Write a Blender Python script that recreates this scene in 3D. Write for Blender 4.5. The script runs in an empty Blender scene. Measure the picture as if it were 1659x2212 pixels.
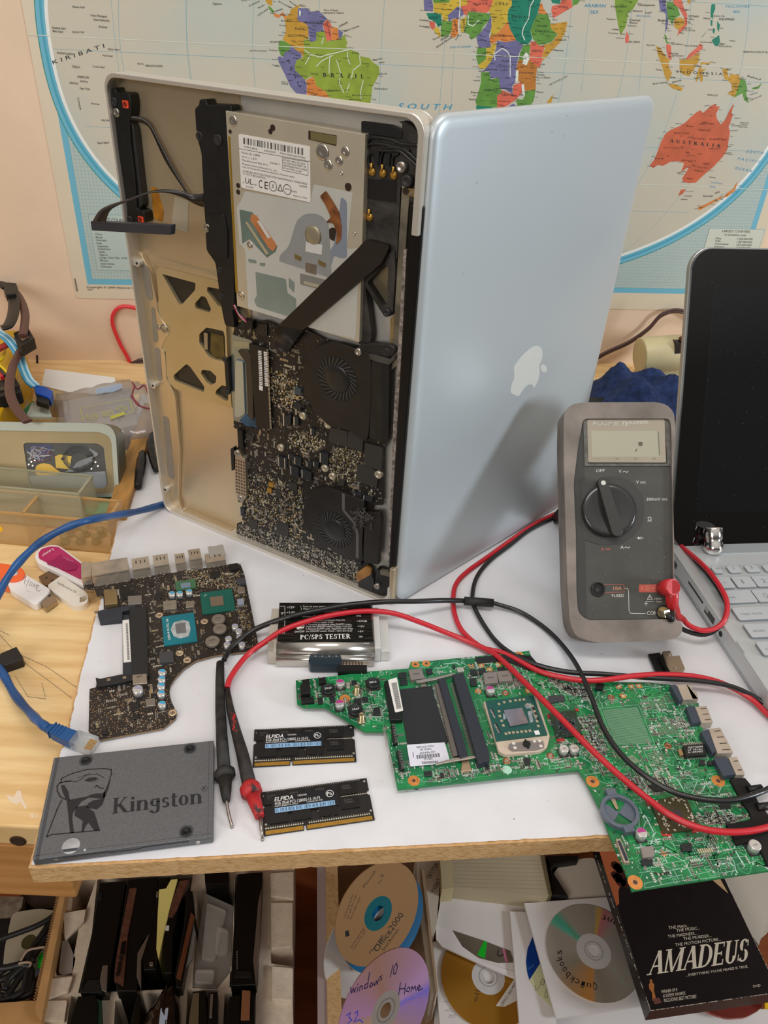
import bpy,math,random
from mathutils import Vector,Matrix
from mathutils.geometry import tessellate_polygon
R=random.Random(7)
C=bpy.context.scene.collection
S=0.001                      # everything below is measured in millimetres
# ------------------------------------------------------------------ camera
CF,CH,CP,CR=1651.12,424.54,0.6081255,0.0592487   # focal length in px, height mm, pitch, roll
IW,IH=1659.0,2212.0
cam=bpy.data.cameras.new('camera');co=bpy.data.objects.new('camera',cam);C.objects.link(co)
cam.sensor_fit='VERTICAL';cam.sensor_height=24.0;cam.lens=24.0*CF/IH
cam.clip_start=0.01;cam.clip_end=50
_c,_s=math.cos(CP),math.sin(CP)
_f=Vector((0,_c,-_s));_r=Vector((1,0,0));_u=Vector((0,_s,_c))
cr,sr=math.cos(CR),math.sin(CR)
_r2=_r*cr+_u*sr          # image x axis in the world
_u2=_u*cr-_r*sr
Mc=Matrix((( _r2.x,_u2.x,-_f.x,0),(_r2.y,_u2.y,-_f.y,0),(_r2.z,_u2.z,-_f.z,CH*S),(0,0,0,1)))
co.matrix_world=Mc
bpy.context.scene.camera=co
# ------------------------------------------------------------------ light
sc=bpy.context.scene
sc.view_settings.view_transform='Standard';sc.view_settings.look='None'
sc.view_settings.gamma=1.0;sc.view_settings.use_curve_mapping=False
sc.view_settings.exposure=0.0
w=bpy.data.worlds.new('world');sc.world=w;w.use_nodes=True
_nt=w.node_tree;_tc0=_nt.nodes.new('ShaderNodeTexCoord');_sx=_nt.nodes.new('ShaderNodeSeparateXYZ');_rp=_nt.nodes.new('ShaderNodeValToRGB')
_nt.links.new(_tc0.outputs['Generated'],_sx.inputs[0]);_nt.links.new(_sx.outputs['Z'],_rp.inputs[0]);_nt.links.new(_rp.outputs[0],_nt.nodes['Background'].inputs[0])
for _p,_c4 in ((0.0,(.10,.085,.07,1)),(1.0,(1.0,.95,.88,1))):
    _rp.color_ramp.elements[int(_p)].position=_p;_rp.color_ramp.elements[int(_p)].color=_c4
_e=_rp.color_ramp.elements.new(.35);_e.color=(.16,.145,.13,1);_e=_rp.color_ramp.elements.new(.6);_e.color=(.75,.72,.68,1)
_nt.nodes['Background'].inputs[1].default_value=0.75
def area(name,loc,target,sx,sy,power,col):
    l=bpy.data.lights.new(name,'AREA');l.shape='RECTANGLE';l.size=sx;l.size_y=sy;l.energy=power;l.color=col
    o=bpy.data.objects.new(name,l);C.objects.link(o);o.location=loc
    o.rotation_euler=(Vector(target)-Vector(loc)).to_track_quat('-Z','Y').to_euler();return o
area('ceiling_lamp',(0.1,0.1,1.7),(0.05,0.45,0),1.3,0.3,10,(1.0,0.97,0.95))
area('window_light',(2.1,-0.25,0.62),(0.1,0.55,0.12),0.42,0.42,22,(0.84,0.93,1.0))
area('room_lamp',(-0.9,-1.1,0.8),(0.0,0.6,-0.3),1.0,0.8,13,(1.0,0.95,0.89))
# ------------------------------------------------------------------ frames
CAMO=Vector((0,0,CH))
def ray(px,py):
    u=px-IW/2;v=py-IH/2
    return _f*CF+_r2*u-_u2*v
class Frame:
    def __init__(s,O,X,Y):
        s.O=Vector(O);s.X=Vector(X).normalized();s.Y=Vector(Y).normalized();s.Z=s.X.cross(s.Y)
    def px(s,px,py,h=0.0):      # where the sight line through a measured point of the photo meets the plane at height h
        d=ray(px,py);P=s.O+s.Z*h
        t=(P-CAMO).dot(s.Z)/d.dot(s.Z)
        q=CAMO+d*t-s.O
        return (q.dot(s.X),q.dot(s.Y))
    def p3(s,px,py,h=0.0):
        a=s.px(px,py,h);return (a[0],a[1],h)
    def pts(s,L,h=0.0,z=None):
        if z:L=[(z[0]+a/z[2],z[1]+b/z[2]) for a,b in L]
        return [s.px(a,b,h) for a,b in L]
    def rect(s,A,B,h=0.0,z=None):
        a,b=s.pts([A,B],h,z)
        return (min(a[0],b[0]),max(a[0],b[0]),min(a[1],b[1]),max(a[1],b[1]))
    def rc(s,x,y,w_,d_,h=0.0,z=None):   # centre from the photo, size in mm
        a=s.pts([(x,y)],h,z)[0]
        return (a[0]-w_/2,a[0]+w_/2,a[1]-d_/2,a[1]+d_/2)
    def mat(s):
        return Matrix(((s.X.x,s.Y.x,s.Z.x,s.O.x*S),(s.X.y,s.Y.y,s.Z.y,s.O.y*S),(s.X.z,s.Y.z,s.Z.z,s.O.z*S),(0,0,0,1)))
    def w(s,x,y,z=0):return s.O+s.X*x+s.Y*y+s.Z*z
def flat(x,y,z,yaw):
    a=math.radians(yaw);return Frame((x,y,z),(math.cos(a),math.sin(a),0),(-math.sin(a),math.cos(a),0))
W0=flat(0,0,0,0)
# ------------------------------------------------------------------ materials
def lin(h):
    h=h.lstrip('#');v=[int(h[i:i+2],16)/255 for i in (0,2,4)]
    return tuple((x/12.92 if x<=0.04045 else ((x+0.055)/1.055) **2.4) for x in v)+(1,)
MATS={}
def M(name,col,rough=0.5,metal=0.0,var=0.0,scale=60.0,bump=0.0,bscale=None,coat=0.0,trans=0.0,alpha=1.0,col2=None,detail=4,stretch=(1,1,1),thr=None,ior=1.45,spec=None):
    if name in MATS:return MATS[name]
    m=bpy.data.materials.new(name);m.use_nodes=True;nt=m.node_tree;b=nt.nodes['Principled BSDF']
    b.inputs['Base Color'].default_value=lin(col);b.inputs['Roughness'].default_value=rough
    b.inputs['Metallic'].default_value=metal;b.inputs['Coat Weight'].default_value=coat
    b.inputs['Transmission Weight'].default_value=trans;b.inputs['Alpha'].default_value=alpha;b.inputs['IOR'].default_value=ior
    if spec is not None:b.inputs['Specular IOR Level'].default_value=spec
    if var or bump or col2:
        tc=nt.nodes.new('ShaderNodeTexCoord');mp=nt.nodes.new('ShaderNodeMapping');mp.inputs['Scale'].default_value=stretch
        nt.links.new(tc.outputs['Object'],mp.inputs['Vector'])
        n=nt.nodes.new('ShaderNodeTexNoise');n.inputs['Scale'].default_value=scale;n.inputs['Detail'].default_value=detail
        nt.links.new(mp.outputs[0],n.inputs['Vector'])
        rp=nt.nodes.new('ShaderNodeValToRGB');c1=lin(col)
        if col2:c2=lin(col2);a=c1
        else:a=tuple(max(0,x*(1-var)) for x in c1[:3])+(1,);c2=tuple(min(1,x*(1+var)) for x in c1[:3])+(1,)
        t0,t1=thr if thr else (0.35,0.65)
        rp.color_ramp.elements[0].position=t0;rp.color_ramp.elements[1].position=t1
        rp.color_ramp.elements[0].color=a;rp.color_ramp.elements[1].color=c2
        nt.links.new(n.outputs[0],rp.inputs[0]);nt.links.new(rp.outputs[0],b.inputs['Base Color'])
        if bump:
            n2=nt.nodes.new('ShaderNodeTexNoise');n2.inputs['Scale'].default_value=bscale or scale*3;n2.inputs['Detail'].default_value=3
            nt.links.new(mp.outputs[0],n2.inputs['Vector'])
            bp=nt.nodes.new('ShaderNodeBump');bp.inputs['Strength'].default_value=bump;bp.inputs['Distance'].default_value=0.001
            nt.links.new(n2.outputs[0],bp.inputs['Height']);nt.links.new(bp.outputs[0],b.inputs['Normal'])
    MATS[name]=m;return m
# ------------------------------------------------------------------ text
_tc={}
def glyphs(s):
    if s in _tc:return _tc[s]
    cu=bpy.data.curves.new('t','FONT');cu.body=s;cu.size=1.0;cu.resolution_u=2
    o=bpy.data.objects.new('t',cu);me=o.to_mesh()
    vs=[(v.co.x,v.co.y) for v in me.vertices];fs=[tuple(p.vertices) for p in me.polygons]
    o.to_mesh_clear();bpy.data.objects.remove(o);bpy.data.curves.remove(cu)
    _tc[s]=(vs,fs);return vs,fs
_hv=glyphs('H')[0];CAPH=max(v[1] for v in _hv)
# a small roman face drawn with strokes: thick, thin and bracket serifs; cap height 1
def _rf(ch):
    P=[];T,t=.19,.07
    def bar(x0,y0,x1,y1,w0,w1=None):
        w1=w0 if w1 is None else w1
        P.append([(x0-w0/2,y0),(x0+w0/2,y0),(x1+w1/2,y1),(x1-w1/2,y1)])
    def se(x,y,wd=.34):P.append([(x-wd/2,y),(x+wd/2,y),(x+wd/2,y+.05),(x-wd/2,y+.05)])
    def vs(x,y0=0,y1=1,serif=True,w_=T):
        bar(x,y0,x,y1,w_)
        if serif:se(x,y0);se(x,y1-.05)
    def arc(cx,cy,rx,ry,a0,a1,n=18,th=T,tn=t):
        o=[];i=[]
        for k in range(n+1):
            a=math.radians(a0+(a1-a0)*k/n);wd=tn+(th-tn)*abs(math.cos(a))
            o.append((cx+rx*math.cos(a),cy+ry*math.sin(a)));i.append((cx+(rx-wd)*math.cos(a),cy+(ry-max(tn,wd*.6))*math.sin(a)))
        for k in range(n):P.append([o[k],o[k+1],i[k+1],i[k]])
    def hb(x0,x1,y,h=t):P.append([(x0,y),(x1,y),(x1,y+h),(x0,y+h)])
    wd=.7
    if ch=='A':bar(.12,0,.42,1,.07);bar(.72,0,.44,1,.21);hb(.2,.62,.3);se(.1,0,.26);se(.72,0);wd=.86
    elif ch=='M':vs(.14,w_=.09);vs(.9);bar(.5,0,.16,1,.12,.2);bar(.5,0,.88,1,.08);wd=1.08
    elif ch=='D':vs(.16);arc(.3,.5,.48,.5,-90,90);hb(.1,.32,0);hb(.1,.32,.93);wd=.84
    elif ch=='E' or ch=='F':
        vs(.16);hb(.1,.6,.93);hb(.1,.48,.47);bar(.58,.78,.58,.98,.05);bar(.48,.4,.48,.6,.05)
        if ch=='E':hb(.1,.62,0);bar(.6,0,.6,.24,.05)
        wd=.7
    elif ch=='U':vs(.16,.3,1,False);se(.16,.95);se(.62,.95,.26);bar(.62,.3,.62,1,.08);arc(.36,.32,.295,.33,180,360,tn=.07);wd=.78
    elif ch=='S':arc(.32,.73,.25,.27,30,250);arc(.3,.28,.28,.28,-150,75);bar(.53,.68,.53,.95,.05);bar(.04,.06,.04,.34,.05);wd=.62
    elif ch=='B':vs(.16);arc(.3,.74,.3,.26,-90,90);arc(.32,.27,.34,.27,-90,90);hb(.1,.32,0);hb(.1,.32,.93);hb(.1,.32,.48);wd=.72
    elif ch=='P' or ch=='R':
        vs(.16);arc(.3,.73,.3,.27,-90,90);hb(.1,.32,.46);hb(.1,.32,.93)
        if ch=='R':bar(.64,0,.34,.5,.2);se(.66,0,.24)
        wd=.66 if ch=='P' else .78
    elif ch=='C':arc(.42,.5,.38,.5,42,318);bar(.72,.66,.72,.97,.05);wd=.8
    elif ch=='T':vs(.36);hb(.02,.7,.93);bar(.04,.74,.04,.98,.05);bar(.68,.74,.68,.98,.05);wd=.74
    elif ch=='Z':hb(.04,.62,.93);hb(.04,.64,0);bar(.12,.03,.54,.97,.2);wd=.7
    elif ch=='I':vs(.18);wd=.38
    elif ch=='L':vs(.16);hb(.1,.6,0);bar(.58,0,.58,.24,.05);wd=.66
    elif ch=='N':vs(.12,w_=.07);vs(.66,w_=.07);bar(.66,0,.12,1,.19);wd=.84
    elif ch=='H':vs(.16);vs(.68);hb(.1,.7,.47);wd=.88
    elif ch=='O':arc(.42,.5,.4,.5,0,360,28);wd=.86
    elif ch=='K':vs(.16);bar(.28,.42,.66,1,.08);bar(.72,0,.34,.58,.22);se(.74,0,.3);se(.66,.95,.24);wd=.9
    elif ch=='/':bar(.02,-.05,.3,1.05,.06);wd=.34
    elif ch=='i':vs(.14,0,.66,False);se(.14,0,.3);se(.08,.61,.16);P.append([(.14+.1*math.cos(a*.785),.86+.1*math.sin(a*.785)) for a in range(8)]);wd=.32
    elif ch=='n':vs(.14,0,.66,False);se(.14,0,.3);se(.08,.61,.16);arc(.36,.42,.26,.25,0,150,tn=.06);bar(.53,0,.53,.44,.18);se(.53,0,.3);wd=.7
    elif ch=='g':arc(.28,.42,.26,.25,0,360,24);bar(.46,-.12,.46,.66,.17);arc(.27,-.08,.27,.2,180,360,tn=.09);wd=.62
    elif ch=='s':arc(.22,.48,.19,.19,20,260,th=.15,tn=.09);arc(.22,.19,.21,.19,-150,85,th=.16,tn=.09);wd=.48
    elif ch=='t':bar(.16,.06,.16,.86,.17);hb(.02,.36,.6,.06);arc(.26,.12,.18,.14,180,330);wd=.4
    elif ch=='o':arc(.28,.34,.27,.34,0,360,24);wd=.6
    else:wd=.35
    return P,wd
# ------------------------------------------------------------------ mesh builder
class MB:
    def __init__(s):s.v=[];s.f=[];s.m=[];s.sm=[];s.mats=[]
    def mi(s,m):
        if m not in s.mats:s.mats.append(m)
        return s.mats.index(m)
    def face(s,idx,m,sm=False):s.f.append(tuple(idx));s.m.append(s.mi(m));s.sm.append(sm)
    def quad(s,a,b,c,d,m,sm=False):
        n=len(s.v);s.v+=[tuple(a),tuple(b),tuple(c),tuple(d)];s.face((n,n+1,n+2,n+3),m,sm)
    def poly(s,pts,z,m):
        n=len(s.v);s.v+=[(p[0],p[1],z) for p in pts]
        ar=sum(pts[i][0]*pts[(i+1) % len(pts)][1]-pts[(i+1) % len(pts)][0]*pts[i][1] for i in range(len(pts)))
        ix=list(range(n,n+len(pts)));s.face(ix if ar>0 else ix[::-1],m)
    def prism(s,pts,z0,z1,m,holes=(),side=None,bottom=True,top=None):
        side=side or m;top=top or m;loops=[list(pts)]+[list(h) for h in holes]
        for k,L in enumerate(loops):
            ar=sum(L[i][0]*L[(i+1) % len(L)][1]-L[(i+1) % len(L)][0]*L[i][1] for i in range(len(L)))
            if (ar<0)==(k==0):loops[k]=L[::-1]
        n0=len(s.v);tot=sum(len(L) for L in loops)
        for z in (z0,z1):
            for L in loops:s.v+=[(p[0],p[1],z) for p in L]
        b=0
        for L in loops:
            k=len(L)
            for i in range(k):
                j=(i+1) % k;s.face((n0+b+i,n0+b+j,n0+tot+b+j,n0+tot+b+i),side)
            b+=k
        if not holes and len(loops[0])<=4 or (not holes):
            s.face(range(n0+tot,n0+2*tot),top)
            if bottom:s.face(range(n0+tot-1,n0-1,-1),m)
        else:
            tr=tessellate_polygon([[Vector((p[0],p[1],0)) for p in L] for L in loops])
            fl=[p for L in loops for p in L]
            for a,b_,c in tr:
                A,B,D=fl[a],fl[b_],fl[c]
                if (B[0]-A[0])*(D[1]-A[1])-(B[1]-A[1])*(D[0]-A[0])<0:a,c=c,a
                s.face((n0+tot+a,n0+tot+b_,n0+tot+c),top)
                if bottom:s.face((n0+c,n0+b_,n0+a),m)
    def box(s,r,z0,z1,m,top=None):
        x0,x1,y0,y1=r;s.prism([(x0,y0),(x1,y0),(x1,y1),(x0,y1)],z0,z1,m,top=top)
    def obox(s,cx,cy,w_,d_,z0,z1,ang,m):
        a=math.radians(ang);c_,s_=math.cos(a),math.sin(a)
        s.prism([(cx+x*c_-y*s_,cy+x*s_+y*c_) for x,y in ((-w_/2,-d_/2),(w_/2,-d_/2),(w_/2,d_/2),(-w_/2,d_/2))],z0,z1,m)
    def lathe(s,cx,cy,prof,m,n=24,cap=True):   # prof: (r, z) bottom to top
        n0=len(s.v)
        for r,z in prof:
            for k in range(n):
                a=2*math.pi*k/n;s.v.append((cx+r*math.cos(a),cy+r*math.sin(a),z))
        for i in range(len(prof)-1):
            for k in range(n):
                j=(k+1) % n;s.face((n0+i*n+k,n0+i*n+j,n0+(i+1)*n+j,n0+(i+1)*n+k),m,True)
        if cap:
            s.face(range(n0+(len(prof)-1)*n,n0+len(prof)*n),m)
            s.face(range(n0+n-1,n0-1,-1),m)
    def cyl(s,cx,cy,r,z0,z1,m,n=20,top=None):
        s.lathe(cx,cy,[(r,z0),(r,z1)],m,n)
        if top:s.poly([(cx+r*.93*math.cos(2*math.pi*k/n),cy+r*.93*math.sin(2*math.pi*k/n)) for k in range(n)],z1+.03,top)
    def tube(s,path,rad,m,n=10,cap=True,prof=None):
        P=[Vector(p) for p in path];N=len(P);rs=rad if isinstance(rad,(list,tuple)) else [rad]*N
        T=[]
        for i in range(N):
            d=(P[min(i+1,N-1)]-P[max(i-1,0)]);T.append(d.normalized() if d.length>1e-9 else Vector((0,0,1)))
        up=Vector((0,0,1)) if abs(T[0].z)<.9 else Vector((1,0,0));U=(up-T[0]*up.dot(T[0])).normalized();n0=len(s.v)
        for i in range(N):
            U=(U-T[i]*U.dot(T[i])).normalized();V=T[i].cross(U)
            for k in range(n):
                a=2*math.pi*k/n+(math.pi/4 if n==4 else 0)
                if prof:q=U*(math.sin(a)*rs[i]*prof[1])+V*(math.cos(a)*rs[i]*prof[0])
                else:q=U*(math.sin(a)*rs[i])+V*(math.cos(a)*rs[i])
                s.v.append(tuple(P[i]+q))
        for i in range(N-1):
            for k in range(n):
                j=(k+1) % n;s.face((n0+i*n+j,n0+i*n+k,n0+(i+1)*n+k,n0+(i+1)*n+j),m,n>4)
        if cap:
            s.face(range(n0,n0+n),m);s.face(range(n0+N*n-1,n0+(N-1)*n-1,-1),m)
    def strip(s,A,B,th,m):     # a ribbon between two edge paths, th thick
        A=[Vector(a) for a in A];B=[Vector(b) for b in B];n0=len(s.v);N=len(A)
        for i in range(N):
            j0,j1=max(i-1,0),min(i+1,N-1)
            nn=(A[j1]-A[j0]).cross(B[i]-A[i]);nn=nn.normalized()*th/2 if nn.length>1e-9 else Vector((0,0,th/2))
            s.v+=[tuple(A[i]+nn),tuple(B[i]+nn),tuple(B[i]-nn),tuple(A[i]-nn)]
        for i in range(N-1):
            a=n0+i*4
            for k in range(4):
                j=(k+1) % 4;s.face((a+k,a+j,a+4+j,a+4+k),m,k in (0,2))
        s.face((n0,n0+1,n0+2,n0+3),m);s.face((n0+4*N-1,n0+4*N-2,n0+4*N-3,n0+4*N-4),m)
    def text(s,t,O,E,H,z,m,roman=False,gap=0.0):
        # O: baseline start, E: baseline end, H: top of the first capital (all local 2D)
        O,E,H=Vector(O),Vector(E),Vector(H)
        if roman:
            x=0;polys=[]
            for ch in t:
                P,wd=_rf(ch);polys+=[[(a+x,b) for a,b in q] for q in P];x+=wd+gap
            tw=max(x-gap,.01)
            for i_,q in enumerate(polys):
                pp=[tuple(O+(E-O)*(a/tw)+(H-O)*b) for a,b in q];s.poly(pp,z+(i_ % 12)*.004,m)
        else:
            vs,fs=glyphs(t)
            if not vs:return
            x0=min(v[0] for v in vs);tw=max(v[0] for v in vs)-x0;n0=len(s.v)
            fl=(E-O).x*(H-O).y-(E-O).y*(H-O).x<0
            for a,b in vs:
                q=O+(E-O)*((a-x0)/tw)+(H-O)*(b/CAPH);s.v.append((q.x,q.y,z))
            for f in fs:s.face([n0+i for i in (f[::-1] if fl else f)],m)
    def tx(s,F,t,A,B,T,h,m,zc=None,roman=False,gap=0.0,lift=0.0):
        a,b,c_=F.pts([A,B,T],h,zc);s.text(t,a,b,c_,h+.06+lift,m,roman,gap)
    def obj(s,name,parent=None,F=None,bevel=0,label=None,smooth=False,seg=2,solid=0,sub=0,xf=None):
        me=bpy.data.meshes.new(name)
        vv=s.v if xf is None else [tuple(xf(v)) for v in s.v]
        me.from_pydata([(a*S,b*S,c_*S) for a,b,c_ in vv],[],s.f)
        for m in s.mats:me.materials.append(m)
        me.polygons.foreach_set('material_index',s.m)
        me.polygons.foreach_set('use_smooth',[True]*len(s.f) if smooth else s.sm)
        me.update()
        o=bpy.data.objects.new(name,me);C.objects.link(o)
        if parent is not None:o.parent=parent
        elif F is not None:o.matrix_world=F.mat()
        if bevel:
            b=o.modifiers.new('bevel','BEVEL');b.width=bevel*S;b.segments=seg;b.limit_method='ANGLE';b.angle_limit=0.6
        if sub:q=o.modifiers.new('sub','SUBSURF');q.levels=q.render_levels=sub
        if label:o['label']=label
        return o
def thing(name,F,label,cat,group=None):
    o=bpy.data.objects.new(name,None);o.empty_display_size=.02;C.objects.link(o);o.matrix_world=F.mat()
    o['label']=label;o['category']=cat
    if group:o['group']=group
    return o
def tag(o,label,cat,group=None):
    o['label']=label;o['category']=cat
    if group:o['group']=group
    return o
def struct(o):o['kind']='structure';return o
def stuff(o):o['kind']='stuff';return o
def smooth_path(P,n=6):
    P=[Vector(p) for p in P];out=[]
    for i in range(len(P)-1):
        a,b,c_,d=P[max(i-1,0)],P[i],P[i+1],P[min(i+2,len(P)-1)]
        for k in range(n):
            t=k/n;out.append(0.5*((2*b)+(c_-a)*t+(2*a-5*b+4*c_-d)*t*t+(3*b-a-3*c_+d)*t **3))
    out.append(P[-1]);return out
def rrect(x0,x1,y0,y1,r,n=6):
    o=[]
    for cx,cy,a0 in ((x1-r,y1-r,0),(x0+r,y1-r,90),(x0+r,y0+r,180),(x1-r,y0+r,270)):
        for k in range(n+1):
            a=math.radians(a0+90*k/n);o.append((cx+r*math.cos(a),cy+r*math.sin(a)))
    return o
def circ(cx,cy,r,n=24,ry=None):return [(cx+r*math.cos(2*math.pi*k/n),cy+(ry or r)*math.sin(2*math.pi*k/n)) for k in range(n)]
def rpoly(P,r,n=4):     # polygon with rounded corners
    o=[];N=len(P)
    for i in range(N):
        p=Vector(P[i]);a=Vector(P[i-1])-p;b=Vector(P[(i+1) % N])-p
        k=min(r,a.length*.45,b.length*.45);A=p+a.normalized()*k;B=p+b.normalized()*k
        for j in range(n+1):
            t=j/n;q=A*(1-t) **2+p*2*t*(1-t)+B*t*t;o.append((q.x,q.y))
    return o
def inside(p,poly):
    x,y=p;r=False;j=len(poly)-1
    for i in range(len(poly)):
        a,b=poly[i],poly[j]
        if (a[1]>y) != (b[1]>y) and x<(b[0]-a[0])*(y-a[1])/(b[1]-a[1])+a[0]:r=not r
        j=i
    return r
# common materials
white_lam=M('white_laminate','#dedde0',.35,var=.03,scale=30)
alu=M('aluminium','#d8d4cc',.35,.5,var=.04,scale=40)
alu_in=M('aluminium_inside','#d3c0a0',.36,.72,var=.06,scale=9)
rimm=M('aluminium_rim','#ddd6ca',.33,.55)
steel=M('steel','#b9b4ac',.3,.9,var=.08,scale=120)
nickel=M('nickel','#a89f94',.33,.85,var=.12,scale=200)
blackp=M('black_plastic','#161616',.45,var=.25,scale=90)
blackg=M('black_gloss','#0c0c0d',.15)
darkp=M('dark_plastic','#2b2a2a',.5,var=.15,scale=90)
greyp=M('grey_slate_plastic','#3a3f48',.5)
gold=M('gold','#c99a45',.35,.7)
copper=M('copper_pad','#d58a45',.4,.25,var=.1,scale=200)
whitep=M('white_paper','#e9e6e2',.7)
inkb=M('black_ink','#1a1a1c',.6)
inkw=M('white_ink','#e6e4e0',.6)
solder=M('solder','#c9c6c0',.3,.8)
capalu=M('capacitor_aluminium','#d6d4d2',.3,.6)
red_ins=M('red_insulation','#c01f2c',.4,coat=.3)
blk_ins=M('black_insulation','#1a1a1b',.38,coat=.3)
# ================================================================== the room
YAW=0.13
WALL=Frame((-410.6,949.2,0),(math.cos(YAW),math.sin(YAW),0),(0,0,1))
wallm=M('peach_wall_paint','#e8ceb4',.75,var=.05,scale=6,bump=.15,bscale=90,detail=6)
m=MB();m.box((-900,2300,-760,1900),-40,0,wallm);struct(m.obj('wall_back',F=WALL))
fl=M('floor_dark','#4a3a30',.7,var=.2,scale=20)
m=MB();m.box((-1400,1500,-300,1500),-780,-760,fl);struct(m.obj('floor',F=W0))
pine=M('pine','#efd09a',.5,var=.1,scale=14,stretch=(1,9,1),bump=.1,col2='#dcb67c',detail=6)
pine2=M('pine_dark','#c08a50',.5,var=.1,scale=14,stretch=(1,1,12),col2='#b07a42',detail=6)
BEN=flat(0,0,0,1.0)
t=thing('workbench',BEN,'long pale pine workbench with a scratched top running back to the wall','workbench')
m=MB();m.prism([(-900,274),(-186,273),(-186,312),(900,312),(900,1160),(-900,935)],-36,-16,pine);m.obj('bench_top',t,bevel=1.5)
m=MB();m.prism([(-900,276),(-188,273),(-188,300),(-900,300)],-98,-36.5,pine2);m.obj('front_rail',t,bevel=2,label='front rail of the bench with a dark screw hole')
m=MB()
for q in ((62,1801),):a=Frame((0,274,0),(1,0,0),(0,0,1)).px(*q)
F_=Frame((0,272.6,0),(1,0,0),(0,0,1))
m2=MB();m2.lathe(a[0],a[1],[(5,-.1),(5,.3),(3.4,.35),(3,.1)],M('hole_rust','#3a2618',.8),16)
o=m2.obj('screw_hole',t,xf=lambda v:(v[0],272.5-v[2],v[1]))
# scratches drawn in pencil on the pine
pen=M('pencil_line','#8a7a66',.8)
for L in ([(0,1372),(60,1437),(155,1508)],[(45,1415),(100,1440),(165,1485)],[(33,1460),(60,1505),(100,1510)],[(90,1475),(98,1505)],[(0,1362),(20,1372)]):
    m.tube([BEN.p3(x,y,-15.9) for x,y in L],.22,pen,4)
m.obj('pencil_marks',t)
m=MB();stn=M('white_paint_spot','#e8d5bd',.6)
for L in ([(14,1716),(30,1722),(37,1708),(45,1708),(48,1722),(58,1745),(55,1748),(44,1732),(36,1738),(20,1730)],[(66,1758),(72,1757),(74,1766),(68,1767)],[(76,1760),(82,1762),(80,1769)]):
    m.poly(BEN.pts(L,-15.9),-15.9,stn)
m.obj('paint_spots',t)
# white melamine board
BRD=W0
chip=M('chipboard_edge','#cda675',.85,scale=330,bump=.6,bscale=700,stretch=(.6,1,1),detail=9,col2='#b58a54',thr=(.45,.75))
t=thing('laminated_board',BRD,'white laminated chipboard panel with raw chipped edges lying on the workbench','board')
edge=[(68,1868),(95,1760),(130,1630),(148,1585),(150,1570),(155,1545),(166,1500),(176,1450),(184,1420),(200,1360),(203,1345),(218,1300),(230,1240),(246,1172),(262,1090),(276,1000),(292,900),(305,850)]
P=[BRD.px(*q) for q in edge]
rr=random.Random(3);Q=[]
for a,b in zip(P,P[1:]):
    n=max(2,int(math.dist(a,b)/3))
    for k in range(n):Q.append((a[0]+(b[0]-a[0])*k/n+rr.uniform(-.5,.5),a[1]+(b[1]-a[1])*k/n))
Q.append(P[-1]);fr=[BRD.px(*q) for q in ((1340,1802),(700,1836),(75,1869))]
Q2=[]
for a,b in zip(fr,fr[1:]):
    for k in range(60):Q2.append((a[0]+(b[0]-a[0])*k/60,a[1]+(b[1]-a[1])*k/60+(rr.uniform(.2,.6) if rr.random()<.06 else rr.uniform(-.12,.12))))
out=Q+[(640,860),(700,345)]+Q2
m=MB();m.prism(out,-.9,0,white_lam,side=chip);m.obj('laminate_face',t)
inn=[(x-1.2,y-1.4) for x,y in Q]+[(640,860),(700,345)]+[(x,y-1.4) for x,y in Q2]
m=MB();m.prism(inn,-15.8,-.9,chip);m.obj('chipboard_core',t,label='raw chipboard core showing at the front edge')
m=MB();g=M('grime','#77746f',.8)
for x,y in ((572,1383),(578,1388),(640,1250),(655,1243),(820,1686),(826,1688),(880,1890-180),(888,1600),(1000,1380),(270,1380),(215,1430),(430,1500),(805,1225),(232,1325),(1185,1730),(1110,1770),(960,1770),(920,1350),(1075,1745),(260,1127),(1335,1420),(1360,1415),(1300,1412)):
    a=BRD.px(x,y);m.poly([(a[0]+rr.uniform(-.9,.9),a[1]+rr.uniform(-.7,.7)) for _ in range(4)],.04,g)
m.obj('dirt_specks',t)
# ================================================================== world map on the wall
MZ=1.0
t=thing('world_map',WALL,'large political world map poster pinned flat on the peach wall behind everything','map')
paper=M('map_paper','#dccfb8',.45,var=.03,scale=5,coat=.15)
ocean=M('map_ocean','#cbc4b2',.42,var=.07,scale=6,coat=.15,col2='#b0c4c4',thr=(.45,.78))
ocean2=M('map_ocean_frame','#b6c4bf',.42,coat=.15,var=.05,scale=4)
m=MB();m.prism(rpoly([(0,70),(905,64),(905,690),(0,690)],4),.2,MZ,paper);m.obj('map_sheet',t)
fb=M('map_border_blue','#6fb6cf',.5);gl=M('map_grid_line','#86adb4',.5);cy=M('map_ring_cyan','#49a3bd',.5);tealm=M('map_ring_green','#3d8f86',.5);rw=M('map_ring_white','#e9ece8',.5)
m=MB()
def fr_(x0,x1,y0,y1,z,mt):m.poly([(x0,y0),(x1,y0),(x1,y1),(x0,y1)],z,mt)
fr_(17,888,88,670,MZ+.05,fb);fr_(24,881,95,664,MZ+.1,ocean2)
for k in range(0,215):fr_(24+k*4,24.35+k*4,95,664,MZ+.13,gl) if 24+k*4<881 else None
for k in range(0,142):fr_(24,881,95+k*4,95.35+k*4,MZ+.13,gl)
def oval(a,b,z,mt):
    P=[]
    for k in range(160):
        th=2*math.pi*k/160;c_,s_=math.cos(th),math.sin(th)
        P.append((451+a*math.copysign(abs(c_) **(2/2.35),c_),345+b*math.copysign(abs(s_) **(2/2.35),s_)))
    m.poly(P,z,mt)
oval(441,253,MZ+.16,tealm);oval(440,252,MZ+.19,fb);oval(436,248,MZ+.22,cy);oval(433.5,245.5,MZ+.25,fb);oval(431,243,MZ+.28,rw);oval(427.5,239.5,MZ+.31,ocean)
ZL=MZ+.34
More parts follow.
